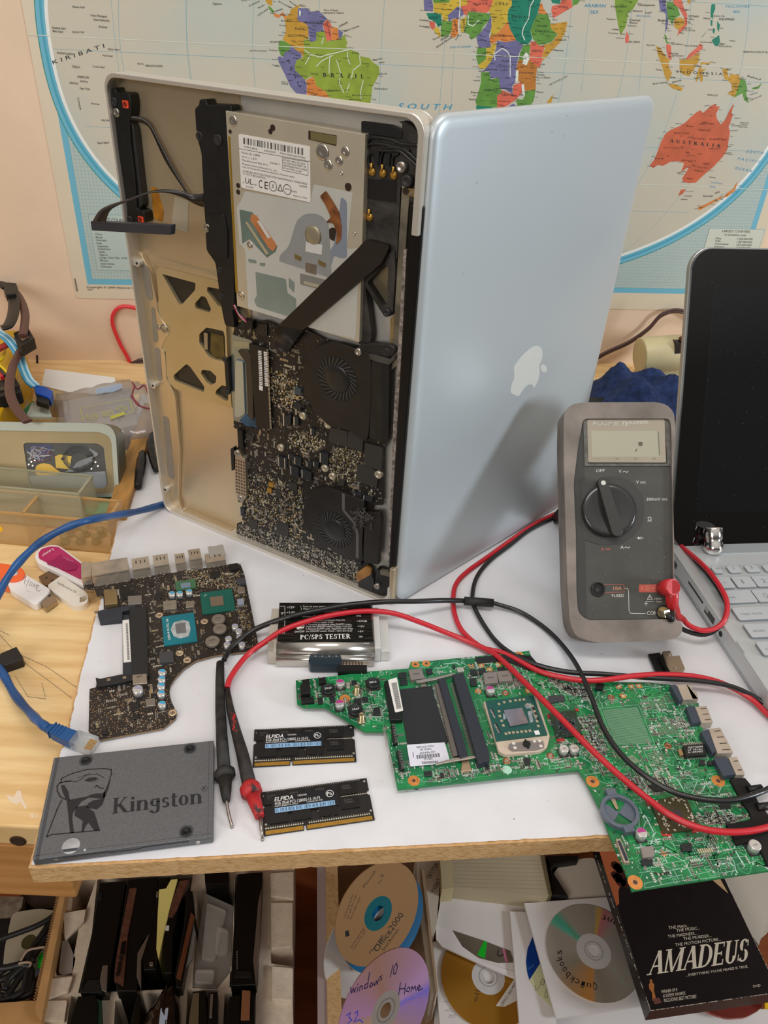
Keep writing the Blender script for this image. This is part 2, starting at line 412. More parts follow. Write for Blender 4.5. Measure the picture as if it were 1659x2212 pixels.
for k in range(1,12):    # meridians
    f=(k-6)/6;P=[]
    for j in range(33):
        v=(j-16)/16;P.append((451+427*f*math.sqrt(max(0,1-.62*v*v)),345+236*v))
    for a,b in zip(P,P[1:]):m.quad((a[0]-.25,a[1],ZL),(a[0]+.25,a[1],ZL),(b[0]+.25,b[1],ZL),(b[0]-.25,b[1],ZL),gl)
for v in (-150,-75,0,75,150):fr_(451-427*math.sqrt(1-(v/245) **2),451+427*math.sqrt(1-(v/245) **2),345+v,345.5+v,ZL,gl)
m.obj('map_frame',t,label='blue frame with a grid and the ringed oval of the oceans')
cm={k:M('map_' +k,v,.5,var=.1,scale=70) for k,v in dict(green='#7c9c38',lime='#8fa43c',violet='#716f9a',ochre='#c49636',yellow='#ccae3e',orange='#d88540',red='#d96c55',teal='#1f8068',forest='#639440',rust='#ca6443',brown='#b97834').items()}
Z1,Z2,Z3,Z4=(520,0,5.027),(900,0,4.608),(1300,0,4.621),(1380,190,5.946)
land=[
 (Z1,'lime',[(680,430),(740,425),(760,455),(820,440),(820,350),(900,335),(925,360),(930,450),(1060,430),(1100,400),(1130,370),(1145,430),(1160,470),(1140,500),(1190,540),(1280,570),(1300,610),(1400,630),(1440,680),(1500,720),(1510,790),(1470,870),(1430,940),(1420,1020),(1405,1140),(1390,1220),(1300,1330),(1180,1430),(1120,1520),(1040,1480),(1060,1380),(980,1080),(935,1010),(870,960),(820,930),(790,830),(750,835),(700,870),(640,810),(590,760),(590,700),(610,650),(670,630),(690,540)]),
 (Z1,'violet',[(600,110),(640,85),(690,90),(720,90),(760,125),(850,120),(900,165),(940,205),(900,240),(890,290),(905,335),(820,350),(820,440),(780,455),(755,450),(735,370),(735,290),(700,250),(640,235),(615,210),(620,160)]),
 (Z1,'ochre',[(545,100),(600,70),(655,45),(620,100),(615,210),(640,235),(700,250),(735,290),(735,420),(680,430),(690,540),(680,620),(660,590),(610,550),(540,490),(480,450),(455,430),(490,350),(485,260),(480,190),(530,150)]),
 (Z1,'forest',[(430,440),(480,450),(540,490),(530,540),(480,570),(455,620),(430,590),(410,540),(410,480)]),
 (Z1,'violet',[(540,490),(610,550),(660,580),(660,630),(610,650),(590,700),(590,760),(640,810),(700,870),(715,930),(715,1010),(690,1050),(600,1010),(540,940),(500,850),(460,770),(415,680),(400,620),(430,610),(455,630),(480,570),(530,545)]),
 (Z1,'red',[(890,260),(940,210),(985,270),(980,320),(985,430),(935,450),(920,380),(905,310)]),
 (Z1,'orange',[(985,290),(1055,305),(1065,430),(985,435)]),(Z1,'violet',[(1060,315),(1110,350),(1100,400),(1065,430)]),
 (Z1,'orange',[(710,870),(790,830),(820,930),(870,960),(935,1010),(975,1080),(930,1150),(830,1180),(760,1150),(715,1040),(720,930)]),
 (Z1,'ochre',[(260,-20),(340,-20),(345,60),(315,60),(280,30)]),(Z1,'forest',[(290,60),(330,80),(360,120),(350,150),(310,100)]),(Z1,'orange',[(350,140),(420,160),(460,130),(500,190),(480,210),(450,160),(410,195),(370,180)]),
 (Z1,'violet',[(690,1050),(760,1150),(760,1300),(740,1600),(700,1800),(690,1500)]),(Z1,'green',[(760,1180),(930,1150),(960,1300),(900,1500),(820,1700),(740,1800),(760,1400)]),
 (Z2,'violet',[(70,-10),(150,-10),(165,60),(160,115),(75,105)]),(Z2,'forest',[(150,-30),(340,-30),(320,25),(170,30)]),
 (Z2,'yellow',[(170,28),(320,25),(345,-20),(510,-20),(500,50),(440,60),(400,70),(360,110),(310,150),(310,205),(270,210),(245,140),(190,130),(165,110)]),
 (Z2,'teal',[(95,130),(190,130),(245,145),(245,250),(215,270),(190,225),(150,200),(120,190)]),(Z2,'red',[(125,215),(180,215),(185,270),(160,300),(130,260)]),
 (Z2,'yellow',[(185,270),(215,270),(240,340),(235,375),(200,340),(170,305)]),(Z2,'forest',[(245,210),(355,210),(350,290),(330,340),(245,375),(240,300)]),
 (Z2,'violet',[(310,150),(400,70),(440,70),(470,140),(420,180),(360,185),(320,215)]),(Z2,'orange',[(355,190),(415,185),(420,330),(370,380),(335,350),(350,290)]),
 (Z2,'yellow',[(435,200),(495,160),(490,230),(465,320),(440,325)]),(Z2,'red',[(510,-20),(770,-20),(720,110),(690,130),(540,110),(500,155),(440,130),(440,60),(500,50)]),
 (Z2,'forest',[(510,115),(690,130),(740,150),(720,200),(660,270),(640,320),(590,370),(540,395),(520,340),(470,320),(490,240),(500,160)]),
 (Z2,'yellow',[(770,-20),(950,-20),(945,60),(905,150),(915,210),(860,260),(820,320),(740,360),(740,270),(750,180),(720,110)]),
 (Z2,'teal',[(950,-20),(1240,-20),(1215,90),(1195,160),(1150,240),(1130,310),(1150,380),(1110,440),(1050,440),(990,400),(930,290),(905,190),(910,100),(945,60)]),
 (Z2,'orange',[(1245,20),(1265,90),(1310,150),(1290,150),(1210,130),(1220,60)]),(Z2,'forest',[(1200,140),(1300,140),(1330,210),(1330,270),(1400,340),(1340,420),(1210,450),(1160,390),(1130,300),(1160,220)]),
 (Z2,'ochre',[(1330,240),(1500,215),(1480,310),(1430,420),(1340,510),(1250,610),(1250,540),(1280,480),(1250,450),(1340,425),(1405,340),(1340,290)]),
 (Z2,'violet',[(740,160),(745,270),(720,350),(730,420),(740,470),(620,475),(600,410),(595,360),(640,320),(680,270)]),
 (Z2,'orange',[(730,360),(820,320),(870,255),(910,210),(950,300),(990,400),(880,420),(820,400),(750,440),(720,410)]),
 (Z2,'forest',[(605,475),(690,475),(700,570),(640,650),(610,640),(590,560)]),(Z2,'yellow',[(695,480),(745,440),(800,430),(780,500),(750,590),(700,680),(640,690),(610,650),(690,590)]),
 (Z2,'violet',[(800,405),(880,420),(990,400),(1060,450),(1020,530),(1000,620),(990,720),(995,790),(950,860),(955,940),(880,890),(825,880),(815,770),(740,780),(720,710),(660,710),(750,600),(790,490)]),
 (Z2,'forest',[(1060,450),(1130,440),(1120,540),(1090,620),(1010,610),(1030,530)]),(Z2,'red',[(1130,420),(1180,410),(1210,450),(1270,460),(1250,600),(1220,680),(1120,590),(1130,500)]),
 (Z2,'brown',[(1010,600),(1120,590),(1200,660),(1185,780),(1185,890),(1080,905),(1040,820),(1000,800),(990,700)]),
 (Z2,'forest',[(640,720),(720,715),(740,790),(815,770),(830,880),(850,920),(800,950),(800,1070),(600,1050),(585,1010),(620,900),(640,820)]),
 (Z2,'red',[(840,895),(955,935),(960,850),(1050,810),(1050,920),(1000,980),(920,1040),(850,1080),(795,1070),(800,950)]),
 (Z2,'forest',[(1075,910),(1185,885),(1165,1000),(1120,1070),(1050,1120),(1000,1050),(990,990),(1060,990)]),(Z2,'ochre',[(1300,1010),(1360,935),(1340,1020),(1290,1110)]),
 (Z2,'teal',[(590,1050),(760,1065),(760,1180),(700,1300),(610,1200)]),(Z2,'violet',[(900,1070),(960,1030),(1000,1060),(960,1150),(900,1150)]),(Z2,'ochre',[(700,1300),(760,1180),(900,1150),(1000,1130),(1000,1300),(900,1480),(760,1500)]),
 (Z2,'teal',[(1330,-20),(1440,-20),(1420,40),(1350,30)]),(Z2,'red',[(1345,60),(1420,45),(1450,-10),(1540,-20),(1550,70),(1430,140),(1360,180),(1340,110)]),(Z2,'forest',[(1550,-20),(1640,-20),(1600,40),(1550,60)]),
 (Z3,'green',[(130,-20),(375,-20),(310,90),(265,130),(240,260),(185,355),(160,240),(130,60)]),(Z3,'red',[(250,310),(272,370),(265,430),(235,430),(230,380)]),
 (Z3,'violet',[(565,-20),(640,-20),(635,60),(655,110),(660,220),(650,280),(630,340),(635,230),(640,140),(580,100)]),
 (Z3,'forest',[(645,20),(740,20),(780,150),(720,190),(700,250),(680,200),(655,190)]),(Z3,'ochre',[(720,190),(780,170),(830,200),(820,270),(760,300),(720,260)]),
 (Z3,'red',[(710,-20),(790,-20),(810,60),(850,140),(850,250),(800,310),(750,360),(770,290),(825,250),(825,180),(770,80),(715,40)]),(Z3,'ochre',[(850,-20),(890,-20),(880,40),(855,30)]),
 (Z3,'forest',[(620,340),(645,360),(650,410),(685,440),(640,430)]),(Z3,'red',[(640,440),(690,450),(695,600),(670,590),(645,520)]),
 (Z3,'ochre',[(540,455),(580,480),(630,550),(670,590),(670,670),(700,730),(660,815),(630,770),(600,660),(560,550)]),
 (Z3,'red',[(830,600),(870,540),(940,480),(985,430),(1010,480),(960,520),(880,580)]),(Z3,'ochre',[(775,600),(880,585),(970,520),(970,610),(900,720),(870,760),(800,740),(775,690)]),
 (Z3,'ochre',[(990,620),(1060,625),(1110,605),(1060,645),(1000,640),(985,690),(1040,690),(1000,720),(1010,800),(985,820),(970,750),(945,820),(935,800),(965,690)]),
 (Z3,'ochre',[(660,840),(740,840),(810,880),(790,910),(700,880)]),(Z3,'ochre',[(1200,690),(1250,680),(1260,770),(1290,740),(1370,750),(1380,800),(1340,930),(1320,970),(1250,930),(1300,900),(1290,830),(1220,780)]),
 (Z3,'forest',[(1375,780),(1430,800),(1450,880),(1440,940),(1470,1030),(1420,1000),(1400,930),(1320,975),(1345,900)]),(Z3,'forest',[(1490,880),(1560,860),(1600,820),(1570,880),(1520,895)]),
 (Z3,'teal',[(1095,40),(1130,40),(1130,90),(1110,140),(1110,190),(1085,170),(1085,90)]),(Z3,'teal',[(1095,400),(1170,350),(1180,420),(1150,465),(1120,450)]),(Z3,'teal',[(1085,200),(1105,200),(1100,260),(1085,250)]),(Z3,'teal',[(1150,210),(1180,250),(1165,320),(1150,280)]),(Z3,'teal',[(1110,280),(1130,290),(1120,340),(1105,320)]),(Z3,'forest',[(1055,300),(1000,375),(995,370)]),
 (Z4,'rust',[(140,990),(190,930),(230,840),(280,700),(330,600),(400,540),(520,490),(600,440),(660,380),(740,310),(790,285),(820,320),(870,280),(920,230),(980,205),(1000,240),(1040,235),(990,330),(1000,390),(1050,470),(1110,400),(1160,290),(1220,190),(1190,320),(1205,350),(1180,430),(1150,500),(1170,570),(1150,680),(1140,780),(1080,880),(960,1010),(830,1120),(730,1215),(630,1220),(570,1205),(555,1160),(620,1060),(640,1010),(540,1080),(580,970),(520,940),(400,950),(310,1000),(240,990),(180,1030)]),
 (Z4,'rust',[(500,1390),(540,1305),(605,1300),(560,1360)]),(Z4,'orange',[(745,1540),(860,1490),(1040,1400),(1080,1400),(980,1460),(850,1530),(780,1570)]),(Z4,'orange',[(1080,1410),(1130,1350),(1200,1300),(1265,1200),(1240,1310),(1180,1360),(1130,1400)]),
]
m=MB()
for i,(z,c_,P) in enumerate(land):m.poly(WALL.pts(P,MZ,z),MZ+.38+(i % 8)*.01,cm[c_])
m.obj('printed_countries',t,label='coloured countries printed on the map')
# lakes and rivers, pale lines
m=MB();rv=M('map_river','#dfe6dc',.5)
def line(P,wd,mt,z,zc=None):
    Q=WALL.pts(P,MZ,zc)
    for a,b in zip(Q,Q[1:]):
        d=Vector((b[0]-a[0],b[1]-a[1]));l=d.length or 1;n_=Vector((-d.y,d.x))/l*wd/2
        m.quad((a[0]-n_.x,a[1]-n_.y,z),(b[0]-n_.x,b[1]-n_.y,z),(b[0]+n_.x,b[1]+n_.y,z),(a[0]+n_.x,a[1]+n_.y,z),mt)
for P in ([(690,540),(760,590),(860,620),(950,590),(1030,575),(1120,550),(1180,540)],[(820,720),(880,660),(1000,600)],[(970,600),(960,700),(960,800)],[(1040,650),(1080,780),(1070,900),(1120,1010)],[(1160,560),(1165,650),(1190,700)],[(1290,600),(1300,700),(1220,760),(1200,860)],[(880,480),(900,400)],[(1180,900),(1150,1000)],[(700,700),(760,590)],[(640,110),(650,160)],[(1330,870),(1300,1000),(1310,1080)]):
    line(P,.8,rv,MZ+.5,Z1)
for P in ([(1165,0),(1130,60),(1115,180),(1060,280),(1050,340),(1075,400)],[(780,600),(770,540),(850,480),(900,510),(930,560),(930,760)],[(430,0),(430,100),(415,250),(420,330)],[(515,150),(510,240),(560,260),(620,200)]):
    line(P,1.0,rv,MZ+.5,Z2)
for P,w_ in (([(1070,545),(1100,570),(1070,640)],6),([(1000,700),(995,810)],3),([(1055,840),(1065,960)],3)):line(P,w_,rv,MZ+.51,Z2)
m.poly(WALL.pts([(635,120),(650,118),(655,155),(640,180),(632,150)],MZ,Z1),MZ+.51,rv)
# fold wear
fw=M('map_fold_wear','#d7dad0',.5)
for P in ([(58,75),(440,93),(800,108),(1250,128),(1659,148)],[(1100,388),(1500,402),(1659,410)]):line(P,.7,fw,MZ+.52)
for P in ([(240,0),(250,100),(258,160)],[(400,0),(405,100),(415,180)],[(980,110),(975,220)],[(1275,0),(1255,200)],[(1396,0),(1380,200)]):line(P,.4,gl,MZ+.35)
m.obj('map_rivers',t)
# lettering
m=MB();mk_,mb_,mr_=M('map_text_black','#25302f',.6),M('map_text_blue','#2f95c0',.6),M('map_text_red','#c47a78',.6)
def ml(s,A,B,T,z=None,mt=None,roman=False,gap=0.0):_ml(s,A,B,T,z,mt or mk_,roman,gap)
def _ml(s,A,B,T,z,mt,roman,gap):
    if (s in ('KIRIBATI','SOUTH','INDONESIA','PACIFIC','OCEAN','WESTERN','NIGER','CHAD','PERU','CONGO','PHILIPPINE','TASMAN','SUDAN','SEYCHELLES') or (s=='AUSTRALIA' and not roman)) and not roman:s=' '.join(s)
    a,b,c_=WALL.pts([A,B,T],MZ,z);m.text(s,a,b,c_,MZ+.56,mt,roman,gap)
ml('BRAZIL',(893,834),(1340,850),(893,790),Z1,roman=True,gap=.75)
for s,A,B,T in (('VENEZUELA',(680,258),(885,262),(682,232)),('COLOMBIA',(510,395),(695,398),(512,372)),('Bogotá',(590,318),(690,324),(592,296)),('BOLIVIA',(765,1055),(925,1068),(767,1030)),('PERU',(500,660),(635,950),(520,645)),('Lima',(447,915),(515,920),(449,893)),('ECUADOR',(318,466),(425,466),(320,445)),('GUYANA',(930,240),(965,400),(945,235)),('PANAMA',(390,128),(458,105),(385,110)),('COSTA RICA',(190,178),(300,105),(182,160)),('Manaus',(812,600),(900,604),(813,584)),('Porto Velho',(762,806),(840,812),(763,788)),('Fortaleza',(1440,658),(1540,640),(1438,640)),('Salvador',(1450,970),(1600,975),(1450,950)),('Recife',(1520,805),(1590,808),(1520,790)),('Rio Branco',(610,825),(720,835),(612,808)),('Belém',(1210,580),(1280,586),(1210,565)),('Barranquilla',(410,20),(540,85),(416,6)),('Maracaibo',(525,20),(610,75),(535,6)),('GUATEMALA',(10,15),(170,-10),(5,0)),('EL SALVADOR',(95,72),(210,20),(88,55)),('Managua',(190,95),(260,55),(185,80)),('Port of Spain',(905,118),(1060,122),(905,98)),('TRINIDAD & TOBAGO',(905,148),(1120,150),(905,130)),('SURINAME',(1070,300),(1165,250),(1062,280)),('FRENCH GUIANA',(1120,350),(1290,290),(1115,333)),('GALAPAGOS ISLANDS',(95,556),(285,560),(96,543)),('Guayaquil',(305,548),(400,556),(306,533)),('Trujillo',(335,712),(415,718),(336,697)),('Medellín',(420,280),(500,286),(421,265)),('Buenaventura',(440,232),(610,240),(441,215)),('Cali',(450,360),(490,364),(451,343)),('Brasília',(1210,1040),(1320,1045),(1211,1022)),('Belo Horizonte',(1180,1085),(1320,1090),(1181,1068)),('Cuiabá',(950,985),(1080,990),(951,968)),('Teresina',(1315,695),(1400,700),(1316,678)),('Natal',(1500,690),(1560,680),(1498,672))):ml(s,A,B,T,Z1)
for s,A,B,T in (('NIGER',(560,46),(705,48),(562,22)),('CHAD',(780,50),(910,52),(782,26)),('SUDAN',(945,178),(1125,180),(947,155)),('NIGERIA',(525,238),(660,240),(527,218)),('ETHIOPIA',(1180,318),(1320,326),(1182,295)),('KENYA',(1150,515),(1245,520),(1152,495)),('CONGO',(795,668),(935,672),(797,648)),('DEM. REP.',(825,565),(930,568),(827,548)),('OF THE',(840,612),(920,615),(842,595)),('ANGOLA',(665,905),(810,905),(667,885)),('TANZANIA',(1015,730),(1165,735),(1017,712)),('GABON',(605,562),(680,562),(607,545)),('GUINEA',(125,185),(215,185),(127,165)),('YEMEN',(1395,78),(1500,80),(1397,58)),('SOMALIA',(1380,405),(1490,405),(1382,388)),('CENTRAL AFRICAN REPUBLIC',(735,362),(950,366),(736,345)),('GHANA',(365,205),(395,320),(385,200)),('BENIN',(455,195),(470,310),(475,193)),('CAMEROON',(625,400),(700,420),(626,380)),('Dar es Salaam',(1190,778),(1330,780),(1190,760)),('Zanzibar',(1195,748),(1275,752),(1195,732)),('Sekondi-Takoradi',(200,480),(355,375),(190,462)),('Monrovia',(165,402),(230,372),(158,385)),('Abidjan',(240,410),(320,362),(232,392)),('Lomé',(395,400),(425,350),(380,390)),('Freetown',(28,268),(120,272),(28,250)),('Conakry',(28,206),(110,210),(28,188)),('Luanda',(560,806),(630,808),(561,790)),('Benguela',(540,925),(620,928),(541,908)),('Namibe',(520,996),(590,998),(521,978)),('Maputo',(1190,920),(1260,924),(1190,905)),('SEYCHELLES',(1325,855),(1500,765),(1318,838)),('ZAMBIA',(865,945),(1000,965),(868,925)),('Kinshasa',(690,698),(800,698),(692,680)),('Lubumbashi',(870,885),(960,890),(871,868)),('Mogadishu',(1365,505),(1460,510),(1365,490)),('Djibouti',(1350,200),(1400,205),(1350,186)),('Addis Ababa',(1195,262),(1290,268),(1196,246))):ml(s,A,B,T,Z2)
for s,A,B,T in (('Hyderabad',(93,74),(245,74),(94,54)),('Chennai',(272,210),(380,212),(273,186)),('Madras',(275,236),(355,238),(276,217)),('Vishakhapatnam',(358,58),(530,60),(359,38)),('Bangkok',(560,212),(660,215),(561,188)),('VIETNAM',(860,170),(965,174),(861,150)),('CAMBODIA',(720,228),(820,232),(721,210)),('SRI LANKA',(270,428),(380,428),(271,408)),('PHILIPPINES',(1170,202),(1320,204),(1171,180)),('Quezon City',(1110,165),(1225,168),(1111,148)),('MALAYSIA',(670,540),(765,545),(671,523)),('Kota Baharu',(695,445),(810,450),(696,428)),('Kuala Lumpur',(700,560),(815,564),(701,543)),('Ho Chi Minh City',(800,308),(930,312),(801,290)),('Manila',(1015,190),(1080,193),(1016,172)),('FEDERATED STATES OF MICRONESIA',(1410,525),(1740,532),(1411,507)),('Yangon',(430,138),(500,128),(428,120)),('Colombo',(140,385),(220,388),(141,370)),('Trivandrum',(60,335),(165,340),(61,320)),('Cochin',(98,300),(165,303),(99,284)),('Mangalore',(47,195),(140,200),(48,180)),('Kota Kinabalu',(825,462),(960,466),(826,446)),('Zamboanga',(980,425),(1100,428),(981,410)),('Davao',(1180,440),(1230,442),(1181,426)),('General Santos',(1165,468),(1295,470),(1166,452)),('Jakarta',(700,830),(795,805),(696,812)),('Bandar Lampung',(510,845),(650,825),(508,828)),('Phnom Penh',(600,240),(660,246),(600,226)),('Nha Trang',(865,228),(905,250),(862,212)),('Visakhapatnam',(310,115),(405,118),(311,98)),('Pondicherry',(255,262),(345,265),(256,246)),('Padang',(540,700),(600,704),(541,685)),('TIMOR-LESTE',(1050,955),(1155,960),(1051,938)),('Dumaguete',(1060,300),(1110,302),(1060,286)),('Banda Aceh',(445,455),(530,458),(446,440)),('Rabaul',(1450,765),(1580,800),(1456,748)),('Palau',(1275,412),(1330,414),(1276,398))):ml(s,A,B,T,Z3)
ml('INDONESIA',(750,728),(1205,752),(750,702),Z3,gap=.5,roman=False)
for s,A,B,T in (('WESTERN',(445,590),(635,596),(452,565)),('NORTHERN',(800,465),(960,470),(803,445)),('TERRITORY',(755,548),(920,556),(758,528)),('QUEENSLAND',(900,665),(1125,675),(903,645)),('SOUTH',(615,870),(715,880),(618,855)),('AUSTRALIA',(540,935),(735,945),(543,918)),('AUSTRALIA',(310,775),(560,782),(313,755)),('NEW',(830,985),(905,990),(832,962)),('SOUTH',(755,1025),(870,1040),(758,1005)),('WALES',(700,1065),(830,1080),(703,1045)),('NEW',(975,1362),(1040,1345),(972,1340)),('ZEALAND',(820,1400),(950,1400),(821,1378)),('Broome',(610,495),(700,498),(611,478)),('Darwin',(845,238),(905,228),(843,222)),('Alice Springs',(690,655),(850,660),(692,638)),('Perth',(205,912),(320,916),(207,895)),('Adelaide',(490,1100),(600,1075),(488,1082)),('Melbourne',(615,1170),(690,1172),(616,1152)),('Sydney',(905,1150),(985,1160),(906,1132)),('Brisbane',(1110,850),(1200,858),(1111,832)),('CORAL SEA',(1295,452),(1410,460),(1296,435)),('ISLANDS',(1300,478),(1390,484),(1301,462)),('TERRITORY',(1275,505),(1395,512),(1276,490)),('Tasmania',(580,1395),(680,1392),(580,1378)),('Hobart',(540,1438),(625,1436),(541,1420)),('Cairns',(1225,395),(1300,392),(1225,378)),('Townsville',(1180,490),(1290,490),(1180,474)),('Rockhampton',(1170,555),(1270,550),(1170,538)),('Port Moresby',(1430,170),(1580,100),(1425,155)),('Solomon Sea',(1425,95),(1525,65),(1420,78))):ml(s,A,B,T,Z4,M('map_text_dark','#5c2a1c',.6) if A[0]<1130 and A[1]<1190 and A[0]>300 else None)
ml('AUSTRALIA',(395,698),(1045,765),(397,655),Z4,roman=True,gap=.55)
for s,A,B,T,z in (('PHILIPPINE',(1235,76),(1470,76),(1240,54),Z3),('SEA',(1310,128),(1375,128),(1315,104),Z3),('SOUTH',(1375,830),(1590,850),(1390,795),Z4),('PACIFIC',(1265,920),(1555,962),(1280,890),Z4),('OCEAN',(1230,1040),(1440,1080),(1245,1010),Z4),('TASMAN',(920,1220),(1065,1240),(925,1200),Z4),('SEA',(905,1275),(980,1282),(910,1255),Z4),('BENGAL',(345,165),(490,168),(346,150),Z3),('GULF OF GUINEA',(330,480),(540,470),(332,462),Z2),('ARABIAN',(864,30),(955,32),(866,16),(830,0,2.0)),('SEA',(890,58),(925,58),(892,44),(830,0,2.0))):ml(s,A,B,T,z,mb_)
ml('SOUTH',(57,470),(285,474),(66,446),(830,0,2.0),mb_,gap=1.2)
ZZ=(0,0,2.0)
for s,A,B,T in (('Palmyra Atoll',(313,33),(365,36),(314,24)),('EQUATOR',(312,142),(364,144),(313,134)),('Teraina (Washington)',(390,70),(462,76),(391,60)),('Tabuaeran (Fanning Island)',(403,88),(472,94),(404,78)),('Kiritimati',(427,120),(463,122),(428,110)),('Howland Island',(226,124),(283,128),(227,114)),('Baker Island',(228,138),(272,142),(229,128)),('PHOENIX ISLANDS',(246,233),(316,238),(247,224)),('KIRIBATI',(230,278),(452,205),(225,262)),('Malden Island',(466,216),(516,218),(467,208)),('MARQUESAS ISLANDS',(628,288),(702,290),(629,279)),('Nuku Hiva',(594,278),(620,280),(595,270)),('TOKELAU',(310,292),(346,295),(311,282)),('AMERICAN',(334,336),(384,340),(335,326)),('SAMOA',(346,354),(380,358),(347,346)),('SAMOA',(300,362),(338,366),(301,353)),('TONGA',(332,420),(345,475),(340,420)),('Pago Pago',(345,385),(390,388),(346,377)),('Rarotonga',(395,450),(430,453),(396,443)),('TROPIC',(436,523),(480,525),(437,515)),('Raoul Island',(422,622),(470,620),(423,612)),('Clipperton',(918,20),(958,22),(919,10)),('Vostok Island',(442,242),(486,246),(443,234)),('Caroline Island',(400,290),(452,294),(401,282))):ml(s,A,B,T,ZZ)
for s,A,B,T in (('LARGEST COUNTRIES',(408,952),(570,962),(409,938)),('China',(412,1014),(440,1016),(413,1006)),('Brazil',(414,1028),(442,1030),(415,1020)),('Australia',(416,1040),(460,1042),(417,1032)),('India',(417,1053),(440,1055),(418,1045)),('Argentina',(421,1066),(466,1068),(422,1058)),('Kazakhstan',(424,1078),(478,1080),(425,1070)),('Sudan',(426,1090),(454,1092),(427,1082)),('Algeria',(428,1103),(465,1105),(429,1095)),('Congo, Dem. Rep. of the',(430,1116),(550,1118),(431,1108)),('Mexico',(432,1128),(468,1130),(433,1120)),('Saudi Arabia',(434,1142),(495,1144),(435,1134)),('Indonesia',(437,1154),(482,1156),(438,1146))):ml(s,A,B,T,ZZ)
ml('Copyright © 2004 National Geographic Society',(374,1243),(700,1250),(374,1235),ZZ);ml('Washington, D.C.',(378,1253),(402,1254),(378,1246),ZZ)
ZR=(830,0,2.0)
for s,A,B,T in (('LARGEST COUNTRIES',(1460,1002),(1580,1006),(1461,992)),('by population, total',(1470,1016),(1560,1020),(1471,1008)),('China',(1430,1032),(1455,1034),(1431,1024)),('India',(1430,1043),(1452,1045),(1431,1035)),('United States',(1428,1056),(1486,1058),(1429,1048)),('Indonesia',(1426,1068),(1466,1070),(1427,1060)),('Brazil',(1425,1080),(1450,1082),(1426,1072)),('1,300,000,000',(1525,1035),(1590,1037),(1526,1027)),('1,087,000,000',(1522,1048),(1588,1050),(1523,1040)),('293,600,000',(1520,1061),(1585,1063),(1521,1053)),('218,700,000',(1518,1073),(1582,1075),(1519,1065)),('179,100,000',(1516,1085),(1580,1087),(1517,1077))):ml(s,A,B,T,ZR)
names='Lagos Accra Dakar Kano Abuja Juba Bangui Douala Harare Lusaka Beira Nampula Mombasa Nairobi Kampala Kigali Goma Arusha Tabora Lobito Huambo Cuito Ndola Kolwezi Kananga Bukavu Kisangani Mbandaka Gulu Jinja Malakal Wau Bamako Niamey Zinder Gao Kumasi Tamale Cotonou Quito Cuenca Iquitos Cusco Arequipa Manta Pasto Tunja Ibague Merida Maturin Macapa Santarem Obidos Altamira Maraba Imperatriz Palmas Goiania Uberaba Campinas Santos Ilheus Aracaju Olinda Caico Sobral Penang Ipoh Medan Padang Jambi Pontianak Samarinda Palu Ambon Sorong Biak Lae Madang Hue Vinh Dalat Iloilo Cebu Naga Legazpi Surat Pune Salem Madurai Kandy Galle Jaffna Derby Wyndham Karratha Albany Esperance Kalgoorlie Ceduna Broken_Hill Mildura Ballarat Bendigo Dubbo Moree Roma Longreach Winton Mackay Cooktown Katherine Tennant_Creek'.split()
rn_=random.Random(90)
for i,(z,c_,P) in enumerate(land):
    Q=WALL.pts(P,MZ,z);xs=[q[0] for q in Q];ys=[q[1] for q in Q];A_=(max(xs)-min(xs))*(max(ys)-min(ys));n_=min(26,int(A_/95));k=0
    for tr_ in range(n_*4):
        if k>=n_:break
        x,y=rn_.uniform(min(xs),max(xs)),rn_.uniform(min(ys),max(ys))
        if inside((x,y),Q) and y>170:s=rn_.choice(names).replace('_',' ');m.text(s,(x,y),(x+.82*len(s)*1.0,y-.05),(x,y+1.0),MZ+.56,mk_);k+=1
    for k in range(0,len(Q)):
        a,b=Q[k-1],Q[k]
        if math.dist(a,b)>5 and rn_.random()<.55 and a[1]>170:s=rn_.choice(names).replace('_',' ');x,y=(a[0]+b[0])/2,(a[1]+b[1])/2;x+=1 if x>sum(xs)/len(xs) else -1-.85*len(s);m.text(s,(x,y),(x+.85*len(s),y-.1),(x,y+1.05),MZ+.56,mk_)
m.obj('map_lettering',t,label='place names printed on the map')
m=MB()
for A,B,z in (((380,925),(560,1170),ZZ),((1405,985),(1610,1100),ZR)):
    r_=WALL.rect(A,(A[0]+8,B[1]),MZ,z);r2=WALL.rect(A,B,MZ,z)
    x0,x1,y0,y1=r2[0],r2[1] if z==ZR else r2[0]+110,r2[2],r2[3]
    m.poly([(x0,y0),(x1,y0),(x1,y1),(x0,y1)],MZ+.4,M('map_table_box','#cfd3c6',.5) if z==ZR else ocean2)
    for q in ((x0,x1,y0,y0+.5),(x0,x1,y1-.5,y1),(x0,x0+.5,y0,y1),(x1-.5,x1,y0,y1)):m.poly([(q[0],q[2]),(q[1],q[2]),(q[1],q[3]),(q[0],q[3])],MZ+.42,gl)
m.obj('map_tables',t)
m=MB();a=WALL.p3(162,602,MZ);b=WALL.p3(167,628,MZ)
m.tube([(a[0],a[1],MZ),(a[0],a[1],MZ+1.2),(b[0],b[1],MZ+1.2),(b[0],b[1],MZ)],.55,M('staple_grey','#6c675f',.4,.7),6);m.obj('staple',t)
